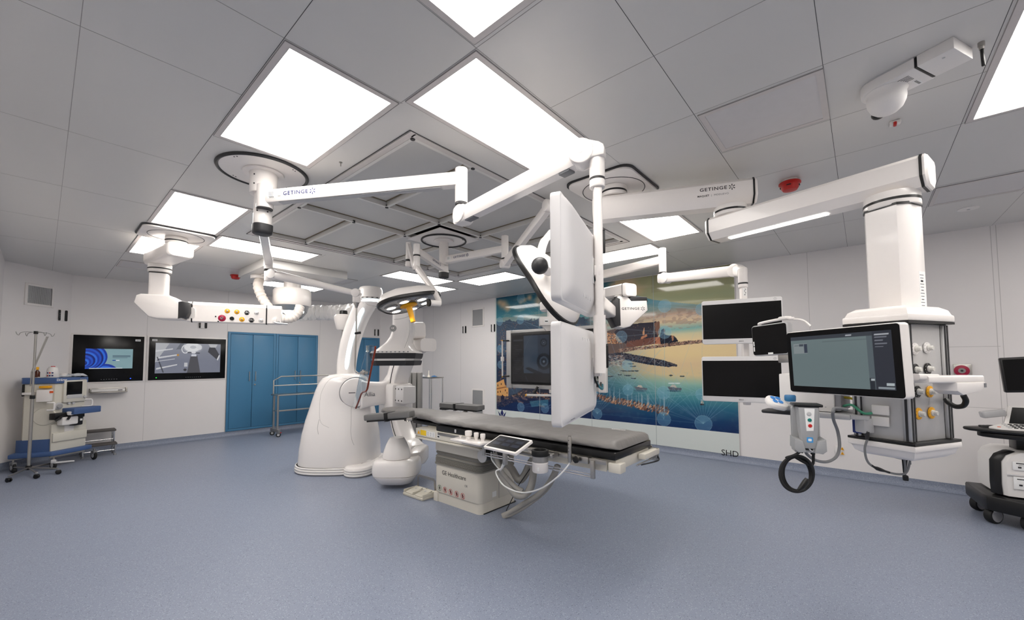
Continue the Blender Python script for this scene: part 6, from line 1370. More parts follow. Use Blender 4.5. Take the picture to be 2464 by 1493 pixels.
def castor(p, r=.055, name='castor', par=None, yaw=0, col1=MIDGREY):
    T_ = frz((p.x, p.y, 0), yaw); b = MB(T_); b.cyl((0, -.016, r), (0, .016, r), r, RUBBER, n=20, bev=.008); b.cyl((0, -.018, r), (0, .018, r), r*.55, GREYP, n=16); b.box((0, 0, r*1.75), (r*1.3, .05, r*.7), col1, .008); b.box((0, .024, r*1.3), (r*.7, .006, r*1.0), col1, .002); b.cyl((0, 0, r*2.0), (0, 0, r*2.6), .012, STEEL, n=10)
    return b.build(name, par)
for u, v, r in ((30, 1138, .065), (128, 1131, .065), (226, 1107, .065)):
    p = Z(u, v, 0); castor(p+Vector((-.03, 0, 0)), r, 'castor', t, 20)
b = MB(); p = Z(128, 1120, .12); b.box((p.x, p.y, .17), (.05, .05, .05), GREYP, .01); b.beam(Vector((p.x, p.y, .15)), Vector((p.x, p.y, .13))+xf*.20+nF*.05, .05, .02, GREYP, .006); b.build('brake_pedal', t)
def fbox(u0, v0, u1, v1, d0, d1, m, bev=.006, T_=None, pf=None):
    (x0, y1), (x1, y0) = (pf or FP)(u0, v0), (pf or FP)(u1, v1); b = MB(T_ or TF); b.box(((x0+x1)/2, (y0+y1)/2, (d0+d1)/2), (abs(x1-x0), abs(y1-y0), d1-d0), m, bev); return b
fbox(151, 916, 204, 965, -.05, .03, BEI, .01).build('display_unit', t)
b = fbox(157, 919.5, 193, 950, .029, .032, SCREEN, .002); b.build('screen', t)
b = fbox(157, 951, 193, 957, .029, .034, GREYP, .002); q = FP(195, 955); b.cyl((q[0]+.02, q[1], .03), (q[0]+.02, q[1], .055), .02, GREYP, n=18, bev=.004); b.build('control_keys', t)
b = MB(TF)
for u, v in ((163, 971), (174, 970.5)): q = FP(u, v); b.cyl((q[0], q[1], .0), (q[0], q[1], .03), .016, GREYP, n=16, bev=.003)
b.build('flow_knob', t)
b = MB(TF); q = FP(140, 978); b.cyl((q[0], q[1], .0), (q[0], q[1], .012), .055, GREYP, n=28, bev=.004); b.cyl((q[0], q[1], .012), (q[0], q[1], .04), .03, CHROME, n=18); b.build('pressure_gauge', t)
for u0, u1, v0, v1 in ((198, 212, 962, 977), (114, 121, 970, 987)):
    (x0, y0), (x1, y1) = FP(u0, v0), FP(u1, v1); b = MB(TF); b.tube([(x0, y0, .0), (x0+(x1-x0)*.5, y0, .05), (x1, y0-.01, .06), (x1, y1+.01, .06), (x0+(x1-x0)*.5, y1, .05), (x0, y1, 0)], .011, WHITEM, 8, k=4); b.build('grab_handle', t)
fbox(150, 983, 216, 991, -.02, .20, BLUEP, .012).build('writing_shelf', t)
b = fbox(118, 996, 190, 1003, .0, .10, BLACK, .008); (x, y) = FP(135, 1006); b.tube([(x, y+.03, .1), (x-.06, y, .14), (x-.10, y-.03, .12)], .016, BLACK, 8); b.tube([(x+.1, y+.03, .1), (x+.05, y, .15), (x+.04, y-.03, .14)], .016, BLACK, 8); b.build('breathing_block', t)
b = fbox(133, 1005, 172, 1020, .02, .12, WHITEM, .02); b.build('absorber', t)
b = fbox(165, 1003, 186, 1022, .0, .10, BLACK, .015); (x, y) = FP(181, 1010); b.box((x, y, .102), (.03, .03, .004), PAPER); b.build('sensor_module', t)
b = MB(TF); (x, y) = FP(152, 996); b.lathe([(.03, 0), (.036, .02), (.04, .05), (.02, .055)], WHITEM, Matrix.Translation((x, y-.02, .12)) @ Matrix.Rotation(-PI/2, 4, 'X'), 18); b.build('water_trap', t)
b = fbox(123, 1022, 203, 1087, -.01, .012, BEI, .006); b.build('lower_front', t)
fbox(123, 1044, 204, 1052, .0, .035, BEI, .006).build('footrest_ledge', t)
b = fbox(153, 1024, 175, 1044, .010, .016, WHITEM, .003); b.box((FP(164, 1044)[0], FP(164, 1044)[1]+.008, .014), (.10, .006, .01), DARK); b.build('drawer_recess', t)
b = MB(TS); (x, y) = SP(112, 1003); b.lathe([(.13, 0), (.12, .012), (.06, .016)], BEI, Matrix.Translation((x-.02, y, .0)), 28); b.build('side_recess', t)
b = fbox(97, 938, 128, 966, .01, .09, WHITE, .008, TS, SP); (x, y) = SP(124, 944, .09); b.box((x, y, .092), (.04, .03, .004), mat('orange_label', (226, 92, 40), .5)); b.build('suction_unit', t)
fbox(102, 929, 126, 934, .0, .08, YELLOW, .006, TS, SP).build('yellow_lid', t)
b = fbox(58, 945, 86, 950, .0, .05, WHITEM, .006, TS, SP); b.build('pole_clamp', t)
fbox(55, 926, 58, 955, -.01, .02, BLACK, .006, TS, SP).build('black_side_grip', t)

# things lying on its top tray
def topthing(u, v, name, label, cat, group=None):
    p = PL(u, v, Mc-nF*.14, nF) if u > 128 else PL(u, v, Lc_-nS_*.12, nS_)
    p = Vector((p.x, p.y, 1.31)); return thing(name, label, cat, (p.x, p.y, 1.31), group), p
tt, p = topthing(127, 898, 'wipes_tub', 'white round tub with red cap and blue label on the anaesthesia machine', 'tub')
h_ = (898-872)/F*dep(p); T = Matrix.Translation((p.x, p.y, 1.31)); b = MB(); b.lathe([(.062, .0), (.066, .01), (.064, h_*.55), (.058, h_*.80), (.044, h_*.95)], mat('translucent_white_plastic', (228, 224, 220), .4), T, 28); b.build('tub', tt)
b = MB(); b.lathe([(.044, h_*.93), (.046, h_*.96), (.035, h_)], WHITEM, T, 24); b.box((p.x+.01, p.y, 1.31+h_+.004), (.05, .045, .012), RED, .004); b.build('lid', tt)
b = MB(T)
for k in range(6):
    a = -.9+.42*(k % 3); b.box((.0645*math.cos(a), .0645*math.sin(a), .03+.04*(k//3)), (.004, .02, .02), NAVYINK if k % 4 else RED, .002, rz=math.degrees(a))
b.build('printed_label', tt)
tt, p = topthing(90, 896, 'bottle', 'small brown bottle with yellow cap behind the drip stand', 'bottle')
T = Matrix.Translation((p.x, p.y, 1.31)); h_ = (896-870)/F*dep(p); b = MB(); b.lathe([(.026, 0), (.028, .006), (.028, h_*.52), (.012, h_*.68), (.012, h_*.78)], mat('brown_glass', (78, 34, 14), .15), T, 20); b.build('glass_body', tt)
b = MB(); b.lathe([(.015, h_*.74), (.015, h_*.98), (.012, h_)], YELLOW, T, 18); b.build('cap', tt)
tt, p = topthing(165, 900, 'plastic_bag', 'crumpled clear plastic bag and papers on the right of the machine top', 'plastic bag')
BAG = mat('crumpled_plastic', (206, 210, 216), .2, alpha=.9); rg = random.Random(5)
def crumple(b, c, w, d, h, m, n=9, seed=1):
    r_ = random.Random(seed); g = [[Vector((c.x-w/2+w*i/(n-1), c.y-d/2+d*j/(n-1), c.z+.004+h*r_.random()*min(1, 3*min(i, n-1-i, j, n-1-j)/(n-1)+.2))) for i in range(n)] for j in range(n)]
    b.add([p_ for row in g for p_ in row], [(j*n+i, j*n+i+1, (j+1)*n+i+1, (j+1)*n+i) for j in range(n-1) for i in range(n-1)], m)
b = MB(); crumple(b, p, .22, .26, .055, BAG, seed=2); crumple(b, p+Vector((.06, .10, .005)), .15, .2, .05, BAG, seed=3); b.build('bag', tt)
tt, p = topthing(153, 903, 'gauze_pad', 'white gauze ball in front of the plastic bag', 'gauze')
b = MB(); b.sph((p.x, p.y, 1.31+.03), (.06, .05, .032), WHITEM, 14); b.build('pad', tt)
tt, p = topthing(103, 901, 'paper_sheet', 'thin folded white sheets under the brown bottle', 'paper')
b = MB(); crumple(b, p-Vector((.0, .0, .002)), .14, .16, .015, PAPER, seed=7); b.build('sheet', tt)

# drip stand
p = Z(68, 1142, 0); t = thing('drip_stand', 'tall steel drip stand with wire hooks and a five-legged castor base, left of the machine', 'drip stand', (p.x, p.y, 0))
zv = lambda v: V(72, v, p).z
zt = V(92, 801, p).z
b = MB(); b.cyl((p.x, p.y, .09), (p.x, p.y, V(80, 960, p).z), .018, STEEL, n=18); b.build('lower_tube', t)
b = MB(); b.cyl((p.x, p.y, V(80, 960, p).z), (p.x, p.y, zt), .0125, STEEL, n=16); b.build('upper_tube', t)
zc_ = V(80, 957, p).z; b = MB(); b.cyl((p.x, p.y, zc_-.02), (p.x, p.y, zc_+.03), .026, BLACK, n=18, bev=.004); b.build('height_clamp', t)
b = MB(); b.cyl((p.x, p.y, zt-.02), (p.x, p.y, zt+.02), .022, BLACK, n=16, bev=.003); b.build('top_cap', t)
for k in range(4):
    a = .5+PI/2*k; c_, s_ = math.cos(a), math.sin(a); b = MB(); b.tube([(p.x, p.y, zt), (p.x+.08*c_, p.y+.08*s_, zt+.005), (p.x+.15*c_, p.y+.15*s_, zt-.01), (p.x+.17*c_, p.y+.17*s_, zt-.045), (p.x+.19*c_, p.y+.19*s_, zt-.03), (p.x+.20*c_, p.y+.20*s_, zt+.0)], .004, STEEL, 6, k=4); b.build('hook', t)
q0, q1 = V(101, 810, p)+fwd*.06, V(76, 895, p); q2 = V(69, 930, p)+fwd*.02; b = MB(); b.tube([q0, q1], .006, STEEL, 8); b.tube([q0+right*.02, q1+right*.015], .006, STEEL, 8); b.tube([q1, q2], .007, STEEL, 8); b.build('folded_rod', t)
b = MB(); b.cyl((p.x, p.y, .06), (p.x, p.y, .12), .03, BLACK, n=18, bev=.004); b.build('hub', t)
for tip in (Z(4, 1168, 0), Z(98, 1158, 0), Z(146, 1142, 0), p+Vector((-.25, -.13, 0)), p+Vector((-.22, .22, 0))):
    d = (Vector((tip.x, tip.y, 0))-Vector((p.x, p.y, 0))); d *= min(1, .42/d.length); e = Vector((p.x, p.y, 0))+d
    b = MB(); b.beam(Vector((p.x, p.y, .09)), Vector((e.x, e.y, .075)), .024, .02, STEEL, .005); b.build('leg', t)
    b = MB(frz((e.x, e.y, 0), math.degrees(math.atan2(d.y, d.x))+60)); [b.cyl((0, y, .028), (0, y+.016, .028), .028, BLACK, n=16, bev=.005) for y in (-.02, .006)]; b.box((0, 0, .048), (.05, .036, .02), BLACK, .008); b.build('castor', t)

# two-step stool
t = thing('step_stool', 'two-step metal stool with grey treads beside the anaesthesia machine', 'step stool', (-9.58, .62, 0))
for name, x0, x1, z in (('lower_tread', -9.66, -9.42, .185), ('upper_tread', -9.91, -9.64, .385)):
    b = MB(); b.box(((x0+x1)/2, .66, z), (x1-x0, .42, .028), mat('grey_rubber_tread', (84, 80, 78), .7), .01); b.build(name, t)
for y in (.475, .845):
    for x, h_ in ((-9.45, .18), (-9.67, .38), (-9.88, .38)): b = MB(); b.cyl((x, y, .02), (x, y, h_), .0125, CHROME, n=12); b.cyl((x, y, 0), (x, y, .035), .022, MIDGREY, n=12, r1=.015); b.build('leg', t)
    b = MB(); b.cyl((-9.45, y, .10), (-9.88, y, .10), .009, CHROME, n=10); b.build('side_bar', t)
b = MB(); b.cyl((-9.45, .475, .09), (-9.45, .845, .09), .009, CHROME, n=10); b.cyl((-9.67, .475, .24), (-9.67, .845, .24), .009, CHROME, n=10); b.build('cross_bar', t)

# steel trolley along the cabinets
t = thing('steel_trolley', 'stainless steel trolley with open rails in front of the blue cabinets', 'trolley', (-9.22, 4.1, 0))
xb_, xf_, y0, y1 = -9.40, -9.06, 3.20, 5.05
zl = lambda v, x=-9.22, y=3.2: V(668, v, Vector((x, y, 0))).z
b = MB(); b.box(((xb_+xf_)/2+.02, (y0+y1)/2, .845), (.40, y1-y0+.08, .025), STEEL, .004); b.build('shelf', t)
for y in (y0, y1):
    for x in (xb_+.06, xf_-.06): b = MB(); b.beam(Vector((x, y, .13)), Vector((x, y, .84)), .035, .035, STEEL, .005); b.build('leg', t)
    b = MB(); b.box(((xb_+xf_)/2, y, .12), (.42, .05, .06), MIDGREY, .006); b.build('foot_beam', t)
    for x in (xb_, xf_):
        cst = castor(Vector((x, y, 0)), .045, 'castor', t, 70); 
    if y == y0: b = MB(frz((xf_, y, 0), 70)); b.box((.03, 0, .085), (.05, .045, .014), RED, .004); b.build('red_brake_lever', t)
b = MB(); b.beam(Vector((xf_-.06, y0, .52)), Vector((xf_-.06, y1, .52)), .025, .03, STEEL, .004); b.beam(Vector((xf_-.06, y0, .52)), Vector((xb_+.06, y0, .52)), .025, .03, STEEL, .004); b.build('lower_rail', t)
b = MB(); xr_ = xb_+.02; b.tube([(xr_, y0, .85), (xr_, y0, 1.14), (xr_, y0+.14, 1.22), (xr_, y1, 1.22), (xr_, y1+.01, .85)], .014, STEEL, 8); b.tube([(xr_, y0, 1.03), (xr_, y1, 1.03)], .012, STEEL, 8); b.build('top_rails', t)

# beacon-like device on a steel pole behind the arch
pq = LD((825-1232)/F*6.75, 6.75, 0); zb2 = lambda v: V(825, v, pq).z
t = thing('warning_beacon_stand', 'white cone-shaped device with black cap on a steel pole behind the lit arch', 'device stand', (pq.x, pq.y, 0)); T = Matrix.Translation((pq.x, pq.y, 0))
b = MB(); b.lathe([(.09, zb2(795)), (.11, zb2(792)), (.145, zb2(770)), (.150, zb2(763)), (.12, zb2(758)), (.07, zb2(757))], WHITE, T, 36); b.build('cone_housing', t)
b = MB(); b.lathe([(.066, zb2(760)), (.060, zb2(749)), (.05, zb2(748))], BLACK, T, 28); b.build('black_cap', t)
b = MB(); b.cyl((pq.x-.02, pq.y, .04), (pq.x-.02, pq.y, zb2(794)), .022, CHROME, n=16); b.cyl((pq.x+.02, pq.y-.01, .04), (pq.x+.02, pq.y-.01, zb2(794)), .016, STEEL, n=16); b.build('pole', t)
b = MB(); b.box((pq.x-.02, pq.y, zb2(890)), (.10, .10, .36), WHITE, .02); b.build('control_box', t)
b = MB(); q = D(817, 872, dep(pq)-.1); b.cyl(q, q-right*.03, .022, RED, n=16); b.build('emergency_button', t)
b = MB(); b.box((pq.x, pq.y, .03), (.5, .5, .06), WHITE, .02); b.build('base', t)

# small instrument table by the white wall, and the cable cabinet next to it
pt = LD((1036-1232)/F*9.4, 9.4, 0); zt = V(1036, 909, pt).z
t = thing('instrument_table', 'narrow steel instrument table against the white wall behind the scanner', 'instrument table', (pt.x, pt.y, 0))
b = MB(frz((pt.x, pt.y, 0), 0)); b.box((0, 0, zt), (.52, .36, .025), STEEL, .004); b.build('table_top', t)
for sx in (-.24, .24):
    for sy in (-.16, .16): b = MB(frz((pt.x, pt.y, 0), 0)); b.cyl((sx, sy, .02), (sx, sy, zt), .013, CHROME, n=12); b.build('leg', t)
def ontab(u, name, label, cat): q = Vector((pt.x+(u-1036)/F*9.4*1.15, pt.y-.04+(u-1036)*.002, zt+.0125)); return thing(name, label, cat, q), q
tt, q = ontab(1035, 'spray_bottle', 'cream bottle standing on the small instrument table', 'bottle'); b = MB(); b.lathe([(.035, 0), (.03, .03), (.014, .05), (.012, .12), (.010, .15)], IVORY, Matrix.Translation(q), 18); b.build('bottle_body', tt)
tt, q = ontab(1020, 'wrapped_packet', 'crumpled clear packet left of the cream bottle', 'packet'); b = MB(); crumple(b, q, .14, .12, .05, BAG, seed=11); b.build('wrapper', tt)
tt, q = ontab(1050, 'blue_packet', 'blue-capped packet right of the cream bottle', 'packet'); b = MB(); crumple(b, q, .12, .12, .04, mat('blue_wrap', (70, 120, 170), .4), seed=12); b.build('wrapper', tt)
pg = LD((998-1232)/F*7.6, 7.6, 0)
t = thing('cable_column', 'grey upright cable column with a red cap behind the C-shaped arm', 'cable column', (pg.x, pg.y, 0))
b = MB(frz((pg.x, pg.y, 0), math.degrees(ang)-90)); [b.box((x, .02*k, .66), (.075, .14, 1.32), mat('cable_grey', (128, 126, 124), .55), .015) for k, x in enumerate((-.09, 0, .09))]; b.build('cable_sleeve', t)
b = MB(frz((pg.x, pg.y, 0), math.degrees(ang)-90)); b.sph((-.10, -.085, V(986, 944, pg).z), .016, RED, 12); b.build('red_cap', t)
# ------------------------------------------------------------------ things on the ceiling
t = thing('ceiling_box', 'flat white box hanging under the ceiling above the blue cabinets', 'ceiling box', (-6.93, 2.6, H))
b = MB(); b.box((-6.93, 2.62, H-.06), (1.12, 1.24, .12), CEILMAT, .006); b.build('box', t)
zbx = H-.12
pd = LD((700-1232)/F*6.5, 6.5, 0); zd = lambda v: V(700, v, pd).z; T = Matrix.Translation((pd.x, pd.y, 0))
t = thing('ceiling_cable_drum', 'white cable drum with clear bowl hanging below the white ceiling box', 'cable drum', (pd.x, pd.y, zbx))
b = MB(); b.prism([(pd.x+x, pd.y+y) for x, y in rrect(.34, .9, .17, 8)], zbx-.03, zbx, WHITE, bev=.006); b.cyl((pd.x, pd.y, zbx-.02), (pd.x, pd.y, zd(696)), .125, WHITE, n=32); b.build('stem', t)
b = MB(); b.lathe([(.10, zd(694)), (.25, zd(697)), (.275, zd(702)), (.278, zd(728)), (.27, zd(733)), (.255, zd(737))], WHITE, T, 48); b.build('drum', t)
b = MB(); b.lathe([(.25, zd(737)), (.22, zd(752)), (.15, zd(766)), (.06, zd(772)), (.01, zd(773))], GLASS, T, 36, caps=False); b.build('clear_bowl', t)
HOSEW = mat('white_hose_cover', (232, 224, 216), .5, bump=.35, bscale=25)
pf = LD((620-1232)/F*6.3, 6.3, 0); zf = lambda v: V(620, v, pf).z
b = MB(); b.cyl((pf.x, pf.y, zbx), (pf.x, pf.y, zf(672)), .125, WHITE, n=28, bev=.01); b.build('hose_flange', t)
pts = [Vector((pf.x, pf.y, zf(672))), D(621, 690, 6.2), D(630, 715, 6.2), D(645, 738, 6.2), D(662, 757, 6.2), D(682, 767, 6.2), D(702, 766, 6.25), D(716, 754, 6.3), D(722, 738, 6.35)]
P = smooth(pts, 8); b = MB(); b.tube(P, [.066+.006*math.sin(i*2.2) for i in range(len(P))], HOSEW, 14); b.build('white_hose', t)
PLEAT = mat('pleated_white_film', (238, 236, 233), .3, noise=.01)
pts = [D(722, 753, 7.1), D(760, 752, 7.35), D(800, 752, 7.35), D(840, 749, 7.1), D(872, 742, 6.3)]; P = smooth(pts, 22); b = MB(); rings = []
for i, p in enumerate(P):
    s_ = .125+.007*math.sin(i*1.05)+.004*math.sin(i*2.3); n_ = 20
    rings.append([p+UP*(s_*math.sin(2*PI*j/n_)-(.02*abs(math.sin(i*.52)) if j > n_/2 else 0))+fwd*(s_*.8*math.cos(2*PI*j/n_))+right*(.012*math.sin(5*2*PI*j/n_+i*.5)) for j in range(n_)])
b.loft(rings, PLEAT); b.build('pleated_sleeve', t, 30)

def siren(u, v, label):
    p = Z(u, v, H); t = thing('fire_alarm_sounder', label, 'alarm', p, 'red ceiling alarms'); T = Matrix.Translation((p.x, p.y, H)) @ Matrix.Rotation(PI, 4, 'X')
    b = MB(); b.lathe([(.055, 0), (.055, .02)], WHITEM, T, 28); b.build('mounting_base', t)
    b = MB(T); b.lathe([(.072, .018), (.078, .024), (.078, .034), (.064, .04), (.062, .065), (.05, .085), (.02, .092)], RED, n=32); [b.box((.063*math.cos(a), .063*math.sin(a), .055), (.012, .03, .006), INK, .001, rz=math.degrees(a)) for a in (0, 1.57, 3.14, 4.71)]; b.build('red_cone', t)
siren(1900, 434, 'red alarm sounder on the ceiling above the two thick pendant arms'); siren(567, 660, 'small red alarm sounder on the far left ceiling beside the white box')
# dome camera
pc0, pc1 = Z(2222, 150, H), Z(2125, 200, H); dcv = (pc1-pc0).normalized(); Tm = Matrix(((dcv.x, dcv.y, 0, pc0.x), (dcv.y, -dcv.x, 0, pc0.y), (0, 0, -1, H), (0, 0, 0, 1))); Lm = (pc1-pc0).length
t = thing('dome_camera', 'white ceiling dome camera with a long base, upper right', 'camera', (pc1.x, pc1.y, H))
W_ = .095; oc = [(0, -W_), (Lm-.01, -W_)]+[(Lm-.01+W_*1.1*math.cos(a), W_*math.sin(a)) for a in (-PI/2+PI*i/16 for i in range(17))]+[(0, W_)]
b = MB(Tm); b.prism(oc, .0, .058, WHITEM, bev=.006); b.prism([(x*.98, y*1.02) for x, y in oc], .0, .008, GREYP); b.build('camera_base', t)
b = MB(Tm); b.box((-.075, 0, .028), (.13, .18, .056), WHITEM, .003); b.cyl((-.09, -.05, .056), (-.09, -.05, .0575), .006, GREYP, n=10); b.build('junction_box', t)
b = MB(Tm); b.box((-.004, 0, .03), (.012, .175, .05), BLACK, .002); b.build('cable_gap', t)
b = MB(Tm); [b.box((Lm*.45, -.05+.012*k, .0585), (.07, .003, .001), DARK) for k in range(5)]; b.box((.045, .05, .0585), (.02, .06, .0008), PAPER); [b.box((.045, .03+.008*k, .0592), (.01, .004, .0005), INK) for k in range(6)]; b.build('base_markings', t)
b = MB(Tm @ Matrix.Translation((Lm-.01, 0, 0))); b.lathe([(.082, .05), (.088, .06), (.08, .075), (.0815, .10), (.078, .12), (.066, .148), (.045, .168), (.015, .178)], WHITEM, n=36); b.build('dome', t, 50)
b = MB(Tm @ Matrix.Translation((Lm-.01, 0, 0))); T_ = Matrix.Translation((.055, .035, .148)); b.sph((.052, .030, .143), (.030, .030, .026), BLACK, 16); b.build('lens', t)
b = MB(Tm); b.sph((Lm+W_*.86, .028, .035), (.022, .03, .018), BLACK, 14); b.build('sensor_window', t)
p = Z(2361, 102, H); t = thing('antenna', 'short black rod antenna hanging from the ceiling in the upper right corner', 'antenna', p)
b = MB(); b.cyl((p.x, p.y, H), (p.x, p.y, H-.02), .012, STEEL, n=14); b.cyl((p.x, p.y, H-.02), (p.x, p.y, H-.035), .009, STEEL, n=12); b.build('connector', t); b = MB(); b.cyl((p.x, p.y, H-.03), (p.x+.003, p.y, H-.115), .0062, BLACK, r1=.0068, n=12, bev=.002); b.build('rod', t)
p = Z(2153, 292, H); t = thing('ceiling_sensor', 'tiny white ceiling sensor with red lens below the dome camera', 'sensor', p)
b = MB(); b.box((p.x, p.y, H-.012), (.055, .045, .024), WHITEM, .008); b.build('housing', t); b = MB(); b.box((p.x, p.y-.01, H-.022), (.016, .04, .02), RED, .005); b.build('lens', t)
p = Z(2330, 502, H); t = thing('smoke_detector', 'flat round white disc on the ceiling near the right edge', 'ceiling disc', p)
b = MB(); b.lathe([(.075, 0), (.075, -.006), (.05, -.01)], WHITEM, Matrix.Translation((p.x, p.y, H)), 32); b.build('disc', t); b = MB(); b.cyl((p.x, p.y, H-.008), (p.x, p.y, H-.014), .012, GREYP, n=12); b.build('centre_button', t)
p = Z(820, 391, H); t = thing('ceiling_hook', 'tiny hook in the ceiling next to the filter field', 'hook', p)
b = MB(); b.cyl((p.x, p.y, H), (p.x, p.y, H-.03), .004, STEEL, n=8); b.cyl((p.x, p.y, H), (p.x, p.y, H-.004), .012, STEEL, n=12); b.build('hook', t)
# ------------------------------------------------------------------ framed display, seen past the pole monitors
dl, dr = LD(-.09, 6.2, 1.555), LD(1.20, 5.2, 1.555); xx = (dr-dl).normalized(); WD = (dr-dl).length; HD = .87
T = Matrix(((xx.x, 0, xx.y, dl.x), (xx.y, 0, -xx.x, dl.y), (0, 1, 0, 1.555), (0, 0, 0, 1)))
t = thing('framed_display', 'large dark medical display in a silver frame, half hidden behind the pole monitors', 'display', T @ Vector((WD/2, -HD/2, 0)))
b = MB(T); b.box((.05, 0, -.03), (.10, HD, .06), SATIN, .008); b.box((WD-.05, 0, -.02), (.10, HD*1.02, .08), WHITE, .008); b.box((WD/2, HD/2-.03, -.04), (WD-.2, .06, .05), SATIN, .006); b.box((WD/2, -HD/2+.03, -.04), (WD-.2, .06, .05), SATIN, .006); b.box((WD/2, 0, -.06), (WD-.1, HD*.9, .03), WHITEM, .006); b.build('silver_frame', t)
b = MB(T); b.box((WD/2, .01, -.005), (WD-.20, HD-.11, .04), BLACK, .006); b.build('screen_housing', t)
w, h = WD-.25, HD-.17; c = Canvas(w, h, 150, 84, (20, 20, 23)); c.rect(.22, .10, .66, h-.02, (58, 74, 92)); c.rect(.47, .10, .66, h-.02, (48, 60, 76)); c.ell(.95, .30, .75, .62, (84, 100, 118), .5, ring=.992)
for cy, r in ((.57, .06), (.30, .12)):
    c.ell(.57, cy, r, r, (24, 28, 36), .8); c.ell(.57, cy, r*.62, r*.62, (74, 88, 104), .9); c.ell(.57, cy, r*.42, r*.42, (34, 40, 50), .9); c.ell(.57, cy, r*.14, r*.14, (120, 134, 150), .9)
c.rect(.22, .10, .66, .13, (16, 16, 20)); c.poly([(.24, .2), (.66, .02), (.66, .10), (.3, .22)], (18, 20, 26), .8); c.rect(.02, h-.1, .2, h-.07, (60, 66, 74), .8)
for k in range(14): c.rect(.02+.02*(k % 3), .12+.032*k, .10+.03*(k % 4), .13+.032*k, (66, 72, 80), .5)
c.mesh('picture', T @ Matrix.Translation((.125, -h/2+.01, .0155)), picmat('dark_display', emit=.35, rough=.15), t)
b = MB(T); b.tube([(-.05, -.26, .03), (-.05, .28, .03)], .012, WHITE, 10); b.box((-.05, 0, .03), (.05, .07, .03), WHITEM, .006); b.build('side_grip', t)
b = MB(T); [b.box((.0, y, .02), (.13, .018, .03), BLACK, .004) for y in (-.26, .28)]; [b.cyl((-.05, y, .03), (-.05, y+.012, .03), .0125, YELLOW, n=12) for y in (-.28, .28)]; b.build('grip_bracket', t)
b = MB(T); b.tube([(.45, -.52, .10), (.9, -.505, .10)], .016, WHITE, 10); b.cyl((.44, -.52, .1), (.46, -.52, .1), .017, YELLOW, n=12); b.box((.95, -.46, .0), (.30, .05, .1), WHITEM, .006); b.tube([(.60, -.40, .03), (.55, -.51, .08)], .02, BLACK, 8); b.build('tray_rail', t)

# ------------------------------------------------------------------ around the service pod
def plane4(tl, tr, bl, dtl, dtr, dbl):
    A, B, C_ = D(*tl, dtl), D(*tr, dtr), D(*bl, dbl); x = (B-A); W = x.length; x.normalize(); y = (A-C_); y = (y-x*y.dot(x)); Hh = y.length; y.normalize(); n = x.cross(y)
    o = (A+B)/2-y*(Hh/2); return Matrix(((x.x, y.x, n.x, o.x), (x.y, y.y, n.y, o.y), (x.z, y.z, n.z, o.z), (0, 0, 0, 1))), W, Hh
T, W, Hh = plane4((1891, 801), (2166, 775), (1908, 944), 2.32, 1.765, 2.285)
t = thing('touch_monitor', 'large white touch monitor with a lit grey-green screen in front of the service pod', 'monitor', T @ Vector((0, -Hh/2, 0)))
b = MB(T); b.prism(rrect(W, Hh, .016, 5), -.05, 0, WHITE, bev=.006); b.box((.0, 0, -.062), (W*.6, Hh*.6, .03), WHITE, .012); b.build('housing', t)
b = MB(T); b.prism(rrect(W-.008, Hh-.008, .014, 5), 0, .0012, SCREEN); b.build('black_glass', t)
w, h = W*.885, Hh*.80; c = Canvas(w, h, 160, 90, (112, 128, 130)); c.put(np.clip(c.Y/h-.55, 0, 1), (128, 142, 142), .6)
c.rect(0, h*.93, w*.84, h, (58, 64, 72)); c.rect(w*.84, 0, w, h, (46, 50, 60)); c.rect(w*.79, h*.0, w*.84, h*.93, (92, 104, 110)); c.rect(w*.79, 0, w*.835, h*.2, (40, 46, 54)); c.rect(w*.36, h*.855, w*.79, h*.885, (104, 118, 120)); c.rect(w*.03, h*.66, w*.19, h*.86, (142, 152, 154)); c.rect(w*.155, h*.67, w*.19, h*.85, (56, 64, 80)); c.rect(w*.10, h*.80, w*.145, h*.845, (70, 78, 88))
for k in range(4): c.rect(w*.86, h*(.72+.055*k), w*(.93+.03*(k % 2)), h*(.735+.055*k), (120, 124, 134))
c.rect(w*.80, h*.155, w*.833, h*.19, (190, 200, 204)); c.rect(w*.93, h*.07, w*.99, h*.12, (190, 200, 204)); c.rect(w*.86, h*.02, w*.99, h*.055, (150, 160, 166)); c.rect(w*.60, h*.955, w*.66, h*.975, (190, 194, 200)); c.rect(w*.86, h*.93, w*.98, h*.945, (190, 194, 200)); c.rect(w*.04, h*.81, w*.09, h*.822, (90, 100, 104))
c.mesh('picture', T @ Matrix.Translation((-w/2-.004, -h/2+.003, .0014)), LIT, t)
b = MB(T); q = T.inverted() @ Vector((pm.x, pm.y, T.translation.z)); b.box((0.02, 0, -.10), (.12, .12, .06), WHITE, .01); b.tube([Vector((.02, 0, -.12)), q*.5+Vector((0, 0, -.04)), q], .02, WHITE, 12); b.build('mounting_arm', t)
T, W, Hh = plane4((1807, 786), (1893, 774), (1813, 858), 2.74, 2.5, 2.72)
t = thing('patient_monitor', 'small black-screened monitor in a silver bumper frame, left of the big touch monitor', 'monitor', T @ Vector((0, -Hh/2, 0)))
b = MB(T); b.prism(rrect(W, Hh, .02, 5), -.05, 0, GREYP, bev=.008); b.build('housing', t)
b = MB(T); b.prism(rrect(W*.95, Hh*.93, .014, 5), 0, .0015, SCREEN); b.box((W*.02, -Hh*.44, .002), (.035, .012, .001), PAPER); [b.box((-W*.44, y, .002), (.008, .03, .001), PAPER) for y in (-.02, -.055)]; b.build('screen', t)
